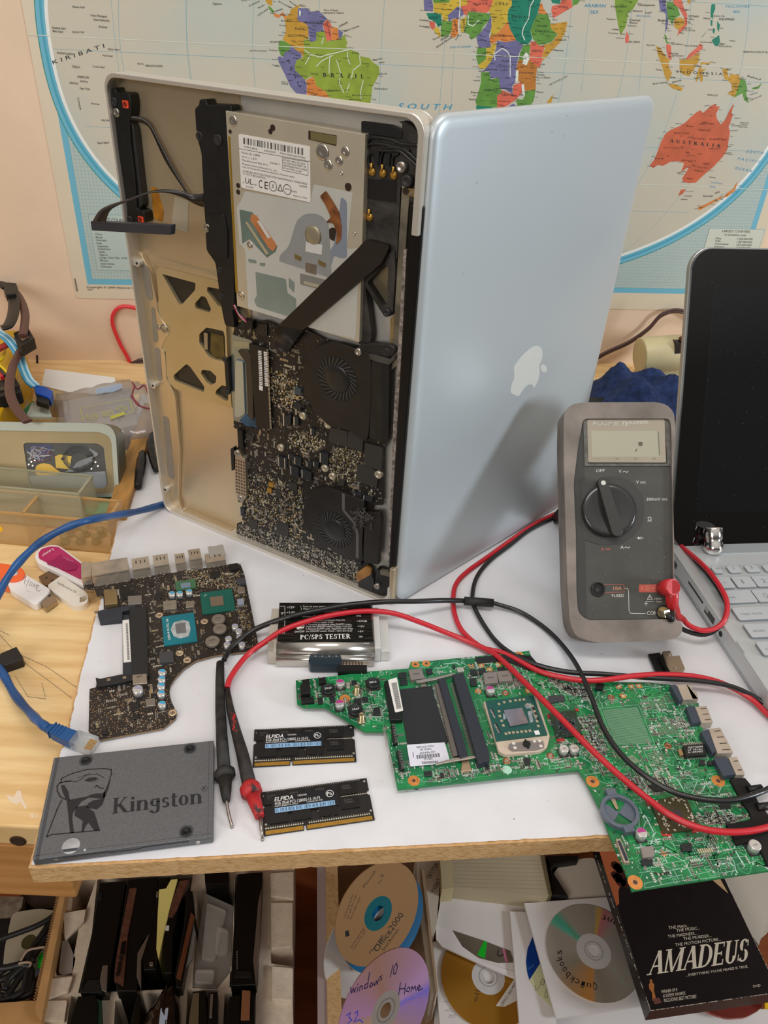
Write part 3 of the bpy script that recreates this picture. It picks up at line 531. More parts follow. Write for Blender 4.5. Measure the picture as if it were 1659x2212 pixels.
# ================================================================== helpers for boards and plates
def pp(name,par,F,L,z,h0,h1,mt,holes=(),bevel=0,rnd=0,label=None,side=None):
    P=F.pts(L,h1,z);P=rpoly(P,rnd) if rnd else P
    H=[F.pts(q,h1,z) for q in holes];H=[rpoly(q,rnd or 1) for q in H] if H and rnd else H
    m=MB();m.prism(P,h0,h1,mt,H,side=side);return m.obj(name,par,bevel=bevel,label=label)
def scatter(m,F,L,z,h,n,pal,smin,smax,hmin=.25,hmax=.9,avoid=(),ang=0.0,rnd=R,base=None,hpl=None):
    P=F.pts(L,h if hpl is None else hpl,z);xs=[p[0] for p in P];ys=[p[1] for p in P]
    AV=[a for a in avoid];k=0;tries=0
    while k<n and tries<n*6:
        tries+=1;x=rnd.uniform(min(xs),max(xs));y=rnd.uniform(min(ys),max(ys))
        if not inside((x,y),P) or any(inside((x,y),a) for a in AV):continue
        w_=rnd.uniform(smin,smax);d_=w_*rnd.choice((.45,.55,1.0))
        if rnd.random()<.5:w_,d_=d_,w_
        if ang:m.obox(x,y,w_,d_,h,h+rnd.uniform(hmin,hmax),ang,rnd.choice(pal))
        else:m.box((x-w_/2,x+w_/2,y-d_/2,y+d_/2),h,h+rnd.uniform(hmin,hmax),rnd.choice(pal))
        k+=1
def smd_rows(m,F,L,z,h,n,pal,rnd=R,hpl=None,pad=None,avoid=()):
    # little rows of chip resistors: body with two bright ends
    P=F.pts(L,h if hpl is None else hpl,z);xs=[p[0] for p in P];ys=[p[1] for p in P];k=0;tr=0
    while k<n and tr<n*8:
        tr+=1;x=rnd.uniform(min(xs),max(xs));y=rnd.uniform(min(ys),max(ys))
        if not inside((x+1,y+8),P) or not inside((x+8,y+1),P) or not inside((x-1,y-1),P) or any(inside((x,y),a) for a in avoid):continue
        hor=rnd.random()<.5;c_=rnd.randint(2,6);body=rnd.choice(pal);l_,w_=rnd.choice(((1.0,.5),(1.3,.7),(1.7,.9)))
        for j in range(c_):
            xx=x+(0 if hor else j*(w_+.35));yy=y+(j*(w_+.35) if hor else 0)
            a,b=(l_,w_) if hor else (w_,l_)
            m.box((xx-a/2,xx+a/2,yy-b/2,yy+b/2),h,h+.3,pad or solder)
            a2,b2=(a*.5,b*.9) if hor else (a*.9,b*.5)
            m.box((xx-a2/2,xx+a2/2,yy-b2/2,yy+b2/2),h,h+.42,body)
        k+=1
def chip_(name,par,r,h0,h1,mt,pins=0,pm=None,label=None,txt=None,tm=None,sides='xy',bevel=.12):
    m=MB();m.box(r,h0,h1,mt);x0,x1,y0,y1=r
    if pins:
        pm=pm or solder
        for k in range(pins):
            if 'y' in sides:
                u=x0+(x1-x0)*(k+.5)/pins
                for a,b in ((y1,y1+.8),(y0-.8,y0)):m.box((u-.16,u+.16,a,b),h0,h0+.35,pm)
            if 'x' in sides:
                u=y0+(y1-y0)*(k+.5)/pins
                for a,b in ((x1,x1+.8),(x0-.8,x0)):m.box((a,b,u-.16,u+.16),h0,h0+.35,pm)
    if txt:
        n=len(txt)
        for i,s in enumerate(txt):
            hh=(y1-y0)*.6/n;yy=y1-(y1-y0)*.2-hh*(i+1)+hh*.15
            m.text(s,(x0+(x1-x0)*.15,yy),(x1-(x1-x0)*.15,yy),(x0+(x1-x0)*.15,yy+hh*.7),h1+.04,tm or inkw)
    return m.obj(name,par,label=label)
# ================================================================== the opened silver laptop on its side
AX=Vector((-0.8831,0.4692,0));B0=Vector((10.57,474.15,0))
LB=Frame(B0+AX*249,-AX,(0,0,1))         # base: x from the palm-rest edge to the hinge, y up, z towards the viewer
LID=Frame(B0+Vector((5.5,1.5,0)),(math.cos(.79),math.sin(.79),0),(0,0,1))   # lid: x away from the hinge
t=thing('opened_laptop',Frame(B0,(1,0,0),(0,1,0)),'silver aluminium laptop standing on its side with bottom cover removed and insides showing','laptop')
tb=t;IM=Frame(B0,(1,0,0),(0,1,0)).mat().inverted()
def at(F):                                        # an object of the laptop whose mesh is written in frame F
    return IM @ F.mat()
def fix(o,F=LB):o.matrix_parent_inverse=Matrix();o.matrix_local=at(F);return o
dk=M('board_black','#231e1a',.45,var=.35,scale=55,bump=.2,bscale=200)
dk2=M('fan_black','#211e1b',.4,var=.2,scale=60)
dust=M('dusty_black','#34302c',.7,var=.5,scale=80,bump=.5,bscale=300)
# shell: a rounded tray with a rim
OUT=rrect(0,249,0,364,11,8)
INN=rrect(1.6,246.2,2.2,361.8,9.5,8)
mo=[(249+.01,60),(249+.01,304)]
m=MB();m.prism(OUT,-15.5,-13.2,alu);fix(m.obj('top_case',t,bevel=.8,seg=3))
rimpts=[(246,292),(249,292)] 
def rimpoly():
    o=[p for p in OUT if not (p[0]>240 and 45<p[1]<300)]
    return o
outl=rrect(0,249,0,364,11,8);inl=rrect(2.0,244.2,2.6,361.0,9.4,8)
k0=[p for p in outl if p[0]>248.9 and p[1]>300]
top=[(249,296)]+[p for p in outl[:7*1+2]]
# rim as one C-shaped band: starts at (249,296), runs round the top, left and bottom, ends at (249,64)
o_=outl[0:36];i_=inl[0:36]
ring=[(249,298)]+o_+[(249,18)]+[(244.2,18)]+i_[::-1]+[(244.2,298)]
m=MB();m.prism(ring,-13.2,0,rimm);fix(m.obj('case_rim',t,bevel=.7,seg=3))
# inner ledges of the case
m=MB();flo=alu_in
m.prism([(2,2.6),(108,2.6),(108,361),(2,361)],-13.2,-11.5,flo);fix(m.obj('palm_rest',t))
def lp(name,L,z,h0,h1,mt,**k):return fix(pp(name,t,LB,L,z,h0,h1,mt,**k))
ZA,ZB,ZC,ZD,ZE,ZF=(220,500,3.16),(420,200,3.19),(480,680,3.457),(180,160,5.268),(780,230,6.706),(740,540,6.145)
# raised bar along the palm-rest edge with its slots
lp('edge_rail',[(212,130),(262,140),(330,280),(375,480),(382,545),(405,600),(455,668),(458,700),(430,740),(405,790),(430,830),(440,1000),(470,1060),(500,1120),(530,1500),(520,1820),(545,1900),(440,1890),(400,1750),(340,1250),(290,900),(250,540)],ZA,-11.5,-7.5,alu_in,rnd=3,bevel=.6)
for L in ([(255,215),(320,240),(350,460),(330,480),(300,440)],[(335,515),(360,520),(385,740),(370,765),(350,740)],[(360,790),(395,800),(412,1010),(398,1025),(375,1000)],[(415,1255),(455,1270),(497,1680),(485,1695),(450,1670)]):
    lp('slot',L,ZA,-7.5,-7.25,M('slot_shadow_grey','#9d968c',.5,.5,var=.1,scale=50),rnd=3)
for q in ((425,663,4.0),(388,655,2.2)):
    a=LB.pts([q[:2]],-7,ZA)[0];m=MB();m.lathe(a[0],a[1],[(q[2]*.9,-7.5),(q[2]*.9,-6.9),(q[2]*.5,-6.9),(q[2]*.3,-7.3)],steel,18);fix(m.obj('screw',t))
for (x,y) in ((235,215),(345,1050),(430,1760)):
    a=LB.pts([(x,y)],-3,ZA)[0];m=MB();m.cyl(a[0]+1,a[1],2.6,-9,-2.5,alu,14);m.cyl(a[0]+1,a[1],1.2,-2.5,-2.4,blackp,10);m.box((a[0]-3,a[0]+1,a[1]-2.4,a[1]+2.4),-9,-3,alu);fix(m.obj('screw_boss',t,bevel=.4))
# trackpad plate with its dark openings
hol=[[(410,290),(640,352),(636,400),(545,500),(525,495)],[(680,440),(710,450),(745,530),(735,555),(640,525),(635,490)],[(720,378),(800,392),(818,420),(815,515),(795,510),(718,410)],[(715,655),(830,680),(840,720),(845,890),(760,872),(725,850),(665,760),(665,700)],[(575,905),(600,920),(700,1060),(695,1098),(500,1020),(487,985)],[(682,945),(740,950),(782,990),(778,1030),(745,1050),(715,1030),(676,970)],[(820,1050),(862,1060),(862,1155),(840,1155),(775,1110),(780,1085)]]
lp('trackpad_plate',[(372,262),(400,240),(822,345),(845,600),(860,900),(888,1208),(500,1075),(455,1030),(440,960),(436,820),(405,800),(408,772),(430,742),(462,690),(440,645),(402,582),(375,545),(375,490),(388,480)],ZA,-11.5,-8.2,M('trackpad_metal','#c2ad80',.36,.6,var=.1,scale=12,col2='#cdbd98'),holes=hol,rnd=1.2,bevel=.3)
for q in hol:lp('trackpad_opening',q,ZA,-11.45,-11.0,M('glass_black','#2c2823',.35,var=.1,scale=60),rnd=1.2)
lp('port_film',[(745,690),(830,715),(838,880),(765,862),(740,820)],ZA,-11,-10.7,M('kapton_brown','#5a4a22',.3,var=.35,scale=90))
lp('port_connector',[(695,690),(722,697),(722,808),(700,803)],ZA,-11,-9.2,nickel)
lp('hinge_ridge',[(180,0),(1000,0)] and [(365,195),(830,320),(830,345),(400,238),(365,240)],ZA,-11.5,-8.4,alu_in,rnd=2)
lp('lower_bar',[(530,1920),(560,1905),(880,2040),(885,2075),(850,2085),(535,1945)],ZA,-11.5,-6.0,alu_in,rnd=1.5,bevel=.4)
for q in ((568,1930),(682,1982),(797,2033)):
    a=LB.pts([q],-6,ZA)[0];m=MB();m.lathe(a[0],a[1],[(2.2,-6),(2.2,-5.4),(1.3,-5.3),(.9,-5.8)],steel,16);fix(m.obj('rivet',t))
# speaker strip upper left, black with two orange grommets
lp('speaker',[(312,160),(365,155),(375,205),(525,215),(545,330),(540,470),(520,520),(540,800),(590,1200),(610,1540),(690,1560),(705,1640),(700,1700),(500,1680),(495,1500),(400,900),(360,520),(370,460),(310,330)],ZD,-11.5,-3,blackp,rnd=2,bevel=.8)
lp('speaker_rib',[(515,545),(545,550),(575,620),(640,1200),(675,1480),(640,1540),(560,1520),(600,1420),(560,1000),(520,700)],ZD,-11.5,-5,darkp,rnd=2,bevel=.5)
orm=M('orange_rubber','#f0502c',.5)
for q in ((440,295,515,393),(617,1615,685,1692)):
    r_=LB.rect(q[:2],q[2:],-2.2,ZD);m=MB();m.prism(rrect(*r_,.8),-3.2,-2.2,orm);c_=((r_[0]+r_[1])/2-.4,(r_[2]+r_[3])/2);m.cyl(c_[0],c_[1],1.8,-2.2,-2.12,M('grommet_hole','#7a1c10',.7),16);fix(m.obj('grommet',t))
for q in ((345,318),(372,440),(528,1660),(1318,708),(1408,1752)):
    a=LB.pts([q],-2.5,ZD)[0];m=MB();m.lathe(a[0],a[1],[(2.9,-4),(2.9,-2.4),(1.9,-2.2),(1.3,-2.7)],steel if q[1] in (440,1752) else darkp,18);fix(m.obj('screw',t))
# black drive bracket down the middle
lp('drive_bracket',[(1265,390),(1315,350),(1315,290),(1400,290),(1410,345),(1690,355),(1720,2700),(1560,2600),(1500,2150),(1400,2010),(1385,1810),(1420,1780),(1385,1700),(1370,1500),(1340,900),(1300,760),(1300,660),(1280,640)],ZD,-11.5,-2.4,blackp,rnd=2,bevel=.9)
lp('bracket_arm',[(795,250),(850,255),(870,400),(900,600),(905,660),(840,640),(830,600),(800,440)],ZA,-8.2,-2.5,blackp,rnd=1.5,bevel=.6)
lp('bracket_arm',[(835,870),(860,860),(875,1100),(850,1105)],ZA,-8,-3,blackp,rnd=1)
for q in ((805,262),(818,442),(838,875),(855,1098)):
    a=LB.pts([q],-2.5,ZA)[0];m=MB();m.lathe(a[0],a[1],[(2.2,-4),(2.2,-2.2),(1.3,-2.1),(.9,-2.5)],darkp,14);fix(m.obj('screw',t))
lp('bracket_cover',[(1420,1610),(1600,1590),(1640,1800),(1640,2100),(1560,2110),(1440,2020),(1400,2010),(1395,1820),(1425,1790)],ZD,-2.4,-1.4,blackp,rnd=2,bevel=.5)
a=LB.pts([(940,605)],-2,(0,0,2.0))[0];m=MB();m.lathe(a[0],a[1],[(3.6,-2.4),(3.6,-1.9),(2.6,-1.8),(1,-2.2)],darkp,18);fix(m.obj('screw',t))
# tape and glue marks on the palm rest
lp('brown_glue',[(765,1280),(840,1290),(915,1560),(905,1690),(800,1640)],ZD,-11.5,-11.3,M('brown_glue','#a9701f',.5,var=.3,scale=90),rnd=2)
lp('clear_tape',[(1040,1400),(1195,1440),(1188,1806),(1000,1740)],ZD,-11.5,-11.2,M('clear_tape','#cfc4ac',.25,alpha=.55))
# cable from the speaker, a flat black band
def band(name,A,B,z,ha,hb,th,mt,F=LB,n=6):
    PA=[F.p3(z[0]+x/z[2],z[1]+y/z[2],h) for (x,y),h in zip(A,ha)];PB=[F.p3(z[0]+x/z[2],z[1]+y/z[2],h) for (x,y),h in zip(B,hb)]
    m=MB();m.strip(smooth_path(PA,n),smooth_path(PB,n),th,mt);return m
flex=M('flex_black','#231c17',.42,coat=.2,var=.1,scale=30)
h=[-4,-7,-8,-8,-8,-7]
fix(band('c',[(540,475),(660,490),(760,560),(830,690),(1000,1010),(1190,1345)],[(530,525),(640,545),(710,575),(780,660),(940,1000),(1165,1345)],ZD,h,h,.5,flex).obj('speaker_cable',t))
# optical drive
OD=lp('optical_drive',[(487,239),(789,290),(776,740),(512,661)],None,-11,-1.0,M('drive_metal','#cfc5b0',.36,.5,var=.07,scale=18),bevel=.4)
def od(name,L,z,h0,h1,mt,**k):
    o=pp(name,OD,LB,L,z,h0,h1,mt,**k);return o
odl=M('drive_grey_film','#c3c2bb',.38,.1,var=.05,scale=14)
od('film',[(345,680),(800,760),(820,632),(1090,690),(1050,1080),(1140,1075),(1110,1700),(940,1660),(600,1560),(370,1490),(350,1080),(310,1040),(290,790),(325,740)],ZB,-1.0,-.85,odl,rnd=1.5)
LBL=[(303,285),(795,372),(800,757),(322,655)]
lab=od('label_sticker',LBL,ZB,-1.0,-.6,M('label_white','#e8e4df',.5),rnd=1.2)
m=MB()
def lt(s,A,B,T,F=LB,h=-.6,z=ZB,mt=inkb,roman=False):m.tx(F,s,A,B,T,h,mt,z,roman)
for i in range(54):      # bar code
    if i % 3==2 and i % 7:continue
    f0=i/54;f1=f0+(.008 if i % 4 else .015)
    q=[(338+f*420,(310+f*76)+s_*(43+f*4)) for f,s_ in ((f0,0),(f1,0),(f1,1),(f0,1))]
    m.poly(LB.pts(q,-.6,ZB),-.53,inkb)
for s,A,B,T in (('SUPER 886A',(342,377),(435,396),(342,366)),('678-0592F',(480,405),(560,418),(480,394)),('D6D132605C8DH7PBQ',(590,422),(764,458),(590,410)),('Model No. UJ898',(325,418),(450,442),(325,405)),('+5 V --- 1.8 A',(326,448),(430,466),(326,434)),('Manufactured: May 2011',(328,470),(505,505),(328,458)),('KBAJ8-C',(522,488),(588,500),(522,478)),('Panasonic System Networks Co., Ltd.',(330,495),(568,545),(330,483)),('1-62, 4-Chome Minoshima Hakata-Ku Fukuoka, Japan',(330,516),(692,588),(330,505)),('COMPLIES WITH FDA RADIATION PERFORMANCE STANDARDS',(333,546),(778,637),(333,533)),('21 CFR SUBCHAPTER J',(333,562),(495,598),(333,550)),('DO NOT OPEN THE DRIVE.',(612,470),(765,502),(612,457)),('NO USER ADJUSTMENT OR',(612,488),(770,520),(612,476)),('SERVICEABLE PARTS INSIDE',(612,506),(776,541),(612,494)),('DO NOT PUSH COVER.',(612,524),(740,553),(612,512)),('130FP8',(722,648),(775,658),(722,636)),('E149487',(358,652),(408,662),(358,642)),('Made in China',(683,716),(778,733),(683,704)),('225903',(660,682),(706,692),(660,670))):lt(s,A,B,T)
lt('UL',(348,622),(400,636),(352,586));lt('c',(335,622),(344,624),(335,610));lt('us',(408,638),(428,642),(408,624));lt('C',(443,655),(468,660),(443,600));lt('E',(484,662),(508,668),(484,612))
def ringm(F,c_,r_,wd,h_,z_,mt):
    cc=F.pts([c_],h_,z_)[0];n=22
    for k in range(n):
        a,b=2*math.pi*k/n,2*math.pi*(k+1)/n
        m.quad((cc[0]+r_*math.cos(a),cc[1]+r_*math.sin(a),h_+.07),(cc[0]+r_*math.cos(b),cc[1]+r_*math.sin(b),h_+.07),(cc[0]+(r_-wd)*math.cos(b),cc[1]+(r_-wd)*math.sin(b),h_+.07),(cc[0]+(r_-wd)*math.cos(a),cc[1]+(r_-wd)*math.sin(a),h_+.07),mt)
ringm(LB,(541,645),3.2,.4,-.6,ZB,inkb);lt('S',(533,655),(549,658),(533,632));ringm(LB,(640,668),3.2,.4,-.6,ZB,inkb);lt('-',(625,672),(656,678),(625,640))
def lnm(F,P,wd,h_,z_,mt):
    Q=F.pts(P,h_,z_)
    for a,b in zip(Q,Q[1:]):
        d=Vector((b[0]-a[0],b[1]-a[1]));l=d.length or 1;n_=Vector((-d.y,d.x))/l*wd/2
        m.quad((a[0]-n_.x,a[1]-n_.y,h_+.06),(b[0]-n_.x,b[1]-n_.y,h_+.06),(b[0]+n_.x,b[1]+n_.y,h_+.06),(a[0]+n_.x,a[1]+n_.y,h_+.06),mt)
lnm(LB,[(591,633),(608,680),(575,674),(591,633)],.5,-.6,ZB,inkb)
lnm(LB,[(307,386),(800,475)],.25,-.6,ZB,inkb);lnm(LB,[(608,448),(783,478),(783,572),(606,534),(608,448)],.25,-.6,ZB,inkb)
m.obj('printing',lab,label='black printing and bar code')
# pressed marks and windows of the drive
dimple=[(267,195,3.4),(883,410,5),(1040,408,3.2),(997,470,3.0),(922,500,3.3),(1013,556,1.4),(322,1398,3.2),(382,1052,3.0),(1102,972,1.2)]
for x,y,r_ in dimple:
    a=LB.pts([(x,y)],-1,ZB)[0];m=MB();m.lathe(a[0],a[1],[(r_,-1.02),(r_*.8,-.7),(r_*.45,-.62),(r_*.25,-.9)],M('drive_metal_bright','#d6d0c6',.25,.9),18);m.obj('dimple',OD)
hd=M('hole_brown','#2c1c10',.6)
for x,y,r_ in ((540,242,1.9),(524,268,1.6),(302,640,1.6),(302,685,1.6),(1060,650,2.4),(882,950,1.6),(960,976,4.2),(247,268,1.2),(1455,400,1)):
    if x>1200:continue
    a=LB.pts([(x,y)],-1,ZB)[0];m=MB();m.cyl(a[0],a[1],r_,-1.0,-.75,hd,16);m.obj('hole',OD)
od('window',[(785,262),(978,295),(976,368),(785,322)],ZB,-1.0,-.8,hd);od('window_tab',[(800,268),(978,300),(976,360),(800,322)],ZB,-.8,-.55,M('tab_gold','#958a5e',.35,.6))
od('spindle_plate',[(820,830),(880,850),(925,905),(945,1280),(580,1160),(590,1120),(650,1060),(680,960),(700,890),(750,840)],ZB,-.85,-.7,M('spindle_grey','#a5a8aa',.35,.4,var=.08,scale=30),rnd=3)
od('arm_plate',[(1010,715),(1050,750),(1050,1140),(1000,1140),(960,1120),(930,1240),(905,1130),(960,1050),(990,900)],ZB,-.85,-.72,M('arm_blue_grey','#8e97a6',.4,.3),rnd=2)
od('burnt_cable',[(905,675),(960,760),(1000,830),(1015,940),(1010,1010),(975,1052),(980,960),(955,900),(905,895),(940,860),(900,770),(862,715)],ZB,-.72,-.4,M('burnt_flex','#7a4a28',.4,var=.6,scale=110),rnd=1.5)
a=LB.pts([(818,985)],-.7,ZB)[0];m=MB();m.lathe(a[0],a[1],[(6.5,-.7),(5,-.3),(2,-.2)],M('spindle_gold','#a79c84',.35,.5),20);m.obj('spindle_hub',OD)
od('white_tag',[(768,1030),(882,1050),(876,1118),(765,1095)],ZB,-.7,-.5,M('tag_white','#cfcdc9',.5))
od('ribbon_window',[(310,805),(400,825),(570,1060),(560,1095),(500,1138),(380,1010),(330,1040)],ZB,-.85,-.75,M('window_green_grey','#6f8078',.4,.2,var=.15,scale=60))
od('orange_ribbon',[(390,838),(425,845),(568,1055),(540,1095),(510,1070),(385,880)],ZB,-.75,-.5,M('orange_ribbon','#bd7b4c',.4,var=.15,scale=80))
od('ribbon_tag',[(430,885),(450,882),(525,1000),(505,1005)],ZB,-.5,-.35,M('tag_white','#cfcdc9',.5))
od('ribbon_contact',[(350,895),(362,890),(510,1110),(495,1118)],ZB,-.75,-.45,M('contact_cream','#c9bd9a',.35,.4))
od('clip',[(690,1110),(735,1135),(732,1162),(690,1142)],ZB,-.7,-.3,M('clip_brass','#8d7c4b',.4,.6));od('clip',[(852,1150),(902,1178),(900,1205),(855,1185)],ZB,-.7,-.3,M('clip_brass','#8d7c4b'))
od('metal_joint',[(765,1170),(840,1188),(838,1255),(765,1235)],ZB,-.7,-.45,nickel)
od('etched_panel',[(420,1235),(630,1285),(640,1380),(700,1420),(700,1500),(660,1545),(430,1475),(410,1430),(430,1400)],ZB,-.85,-.7,M('panel_grey_green','#8d9a94',.4,.3,var=.12,scale=22),rnd=1)
od('etched_panel',[(650,1275),(690,1310),(688,1380),(650,1340)],ZB,-.85,-.7,M('panel_grey_green','#8d9a94'),rnd=1)
od('etched_panel',[(368,1145),(425,1155),(428,1178),(375,1170)],ZB,-.85,-.7,M('panel_grey_green','#8d9a94'),rnd=1.5);od('etched_panel',[(448,1172),(490,1175),(485,1198),(450,1192)],ZB,-.85,-.7,M('panel_grey_green','#8d9a94'),rnd=1)
od('slide_rail',[(728,1245),(905,1290),(900,1350),(860,1355),(728,1320)],ZB,-.85,-.65,M('rail_grey','#8f908c',.4,.4));od('slide_rod',[(752,1300),(860,1328),(856,1348),(752,1318)],ZB,-.65,-.2,M('rod_cream','#cdc4ae',.3,.5))
od('gold_edge',[(232,300),(246,305),(300,1380),(284,1375)],ZB,-1.0,-.85,M('gold_tape','#ad8a33',.35,.5))
# logic board of the laptop
bz_=lambda L:LB.pts(L,-5.0,ZC)
BP=[(75,165),(100,60),(330,40),(560,150),(640,115),(760,180),(1000,230),(1250,300),(1250,930),(1200,1000),(1200,1420),(1120,1420),(1060,1700),(1100,1880),(1140,2010),(1060,2110),(900,2030),(700,1930),(400,1790),(140,1690),(105,1650),(110,1560),(150,1545),(150,1400),(120,1400),(90,1000),(120,990),(120,860),(85,840),(85,790),(240,850),(240,350),(130,340)]
lgb=lp('logic_board',BP,ZC,-8.5,-7.0,dk,bevel=0)
slot=lp('battery_bay',[(70,145),(215,190),(260,260),(265,840),(85,790),(70,600)],ZC,-7,-6.6,M('bay_metal','#9aa3a6',.3,.85,var=.1,scale=14),rnd=2)
lp('bay_label',[(80,190),(200,205),(200,265),(85,235)],ZC,-6.6,-6.3,M('label_olive','#a7a182',.4,.3))
lp('bay_bar',[(110,265),(180,260),(225,330),(232,800),(190,760),(175,360)],ZC,-6.6,-4,M('bay_dark','#443d33',.4,.3),rnd=2,bevel=.4)
lp('bay_lip',[(95,335),(155,350),(170,740),(120,770),(90,760)],ZC,-6.6,-5,M('bay_light','#b3bfc4',.3,.8),rnd=2,bevel=.4)
lp('blue_tape',[(125,790),(170,745),(265,775),(262,845),(180,830)],ZC,-6,-4.8,M('blue_tape','#2f4c66',.5,var=.3,scale=90),rnd=1.5)
mem=lp('memory_slot',[(200,215),(330,250),(360,860),(250,830)],ZC,-7,-3.6,M('slot_black','#1d1916',.4,var=.1,scale=60),bevel=.4)
m=MB()
for X0 in (268,310):
    for k in range(20):
        y=265+k*13+(X0-268)*.2;m.poly(LB.pts([(X0+k*.5,y),(X0+26+k*.5,y+6),(X0+26+k*.5,y+15.5-(k % 3)),(X0+k*.5,y+9.5-(k % 3))],-3.6,ZC),-3.5,M('label_white','#e8e4df'))
m.poly(LB.pts([(275,525),(303,533),(303,568),(278,560)],-3.6,ZC),-3.5,M('label_white','#e8e4df'))
m.obj('white_labels',mem)
m=MB()
for k in range(60):
    y=255+k*10;m.poly(LB.pts([(332+k*.42,y),(345+k*.42,y+2),(345+k*.42,y+7),(332+k*.42,y+5)],-3.6,ZC),-3.45,solder)
m.obj('slot_contacts',mem)
# fan duct boxes, screws, plates
def fan(out,cen,rx,ry,hx,hy,name='fan'):
    f=lp(name,out,ZC,-7,-2.6,dk2,rnd=3,bevel=.5)
    c_=LB.pts([cen],-2.6,ZC)[0];e=LB.pts([(cen[0]+rx,cen[1])],-2.6,ZC)[0];r_=abs(e[0]-c_[0]);m=MB()
    e2=LB.pts([(cen[0],cen[1]-ry)],-2.6,ZC)[0];r_=(r_+abs(e2[1]-c_[1]))/2
    m.poly(circ(c_[0],c_[1],r_,40),-2.5,M('fan_well','#0d0c0c',.6));m.obj('intake',f)
    m=MB();bl=M('blade_grey','#4b4947',.35,.2)
    for k in range(27):
        a=2*math.pi*k/27;pts=[]
        for (rr_,da) in ((.56,0),(.97,-.34),(.99,-.30),(.58,.09)):pts.append((c_[0]+r_*rr_*math.cos(a+da),c_[1]+r_*rr_*math.sin(a+da)))
        m.prism(pts,-2.5,-2.2,bl)
    m.obj('blades',f)
    m=MB();m.lathe(c_[0],c_[1],[(r_*.62,-2.45),(r_*.62,-1.7),(r_*.56,-1.3),(r_*.3,-1.2),(.1,-1.2)],M('hub_black','#242424',.3),36)
    for k in range(5):m.cyl(c_[0]+r_*.16*math.cos(k*1.257),c_[1]+r_*.16*math.sin(k*1.257),.7,-1.25,-1.05,darkp,8)
    m.obj('hub',f)
    return f
f1=fan([(650,290),(700,240),(780,208),(880,212),(1000,255),(1110,290),(1115,600),(1090,905),(1070,952),(930,860),(800,835),(700,740),(620,620),(600,500),(605,400)],(862,480),146,170,0,0)
f2=fan([(600,1470),(625,1370),(690,1300),(770,1285),(900,1330),(1060,1390),(1060,1500),(1045,1700),(1050,1850),(1000,1838),(860,1790),(720,1690),(640,1620),(605,1560)],(842,1604),126,136,0,0)
m=MB();P_=[(905,1335),(905,1460),(985,1550),(1010,1640),(1008,1815)];lnm(LB,P_,2.6,-2.6,ZC,M('fan_seam','#5d5b59',.5));m.obj('seam',f2)
m=MB();rd=random.Random(5)
cc=LB.pts([(1040,1510)],-2.4,ZC)[0]
for k in range(60):
    x,y=cc[0]+rd.gauss(0,4.2),cc[1]+rd.gauss(0,5.5)
    m.tube([(x+rd.uniform(-2,2),y+rd.uniform(-2,2),-2.4+rd.uniform(0,1.4)) for _ in range(4)],.35,M('dust_fluff','#55524f',.9),4)
stuff(m.obj('dust_fluff',f2))
for L in ([(1110,345),(1190,330),(1250,360),(1240,930),(1190,945),(1095,915)],[(1065,1480),(1180,1470),(1190,1540),(1165,1870),(1050,1840)]):
    lp('exhaust_duct',L,ZC,-7,-3,dk2,bevel=.6,rnd=1.5)
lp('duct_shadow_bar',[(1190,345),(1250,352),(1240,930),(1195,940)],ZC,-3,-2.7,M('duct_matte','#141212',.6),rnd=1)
lp('fan_crossbar',[(220,1250),(420,1235),(640,1262),(690,1300),(690,1370),(620,1425),(420,1390),(230,1330)],ZF,-6,-1.2,M('bar_black','#1f1d1c',.5,bump=.3,var=.3,scale=80),rnd=2,bevel=.8)
lp('fan_clamp',[(360,1375),(420,1385),(640,1450),(700,1395),(690,1450),(620,1525),(400,1470),(350,1440)],ZF,-4,-1.8,M('clamp_grey','#45413d',.6,var=.3,scale=90),rnd=1,bevel=.4)
for q,z,r_,mt in (((205,1355),ZF,2.6,steel),((585,1358),ZF,3.0,darkp),((578,835),ZF,2.6,darkp),((1225,279),ZC,2.0,darkp),((575,880),ZE,3.0,steel),((655,1085),ZE,3.4,darkp),((1018,1865),ZC,2.2,darkp),((1152,2030),ZC,2.6,nickel),((333,1780),ZC,2.6,nickel)):
    a=LB.pts([q],-1.5,z)[0];m=MB();m.lathe(a[0],a[1],[(r_,-6),(r_,-1.2),(r_*.7,-1.0),(r_*.45,-1.6),(.2,-1.6)],mt,18);fix(m.obj('screw',t))
for q in ((595,760),(782,826),(430,998),(760,1152),(815,1212),(1160,1200)):
    a=LB.pts([q],-3.5,ZC)[0];m=MB();m.lathe(a[0],a[1],[(3.2,-7),(3.2,-4.2),(2.6,-3.8),(1.6,-3.7),(1.3,-4.2)],M('screw_cream','#c3baa6',.35,.7),20);fix(m.obj('board_screw',t))
m=MB();m.prism(LB.pts([(95,1020),(125,1010),(145,1060),(170,1075),(180,1360),(150,1400),(120,1375),(95,1300)],-3.2,ZC),-7,-3.2,M('guard_metal','#b5a894',.35,.8))
g0=fix(m.obj('perforated_guard',t,bevel=.3));m=MB()
for r_ in range(11):
    for c2 in range(4):
        a=LB.pts([(104+c2*19+r_*.6,1085+r_*24+c2*6)],-3.2,ZC)[0];m.cyl(a[0],a[1],1.0,-3.2,-3.12,M('guard_hole','#5a3c26',.7),8)
m.obj('holes',g0)
for q in ((110,1036),(135,1370)):
    a=LB.pts([q],-3.2,ZC)[0];m=MB();m.lathe(a[0],a[1],[(3.0,-7),(3.0,-2.8),(1.8,-2.6),(1.2,-3.2)],steel,16);fix(m.obj('screw',t))
lp('black_connector',[(62,1000),(85,990),(90,1160),(70,1165)],ZC,-7,-3,blackp,rnd=.8);lp('pin_header',[(112,855),(150,870),(155,1000),(120,985)],ZC,-7,-3.5,blackp,rnd=.5)
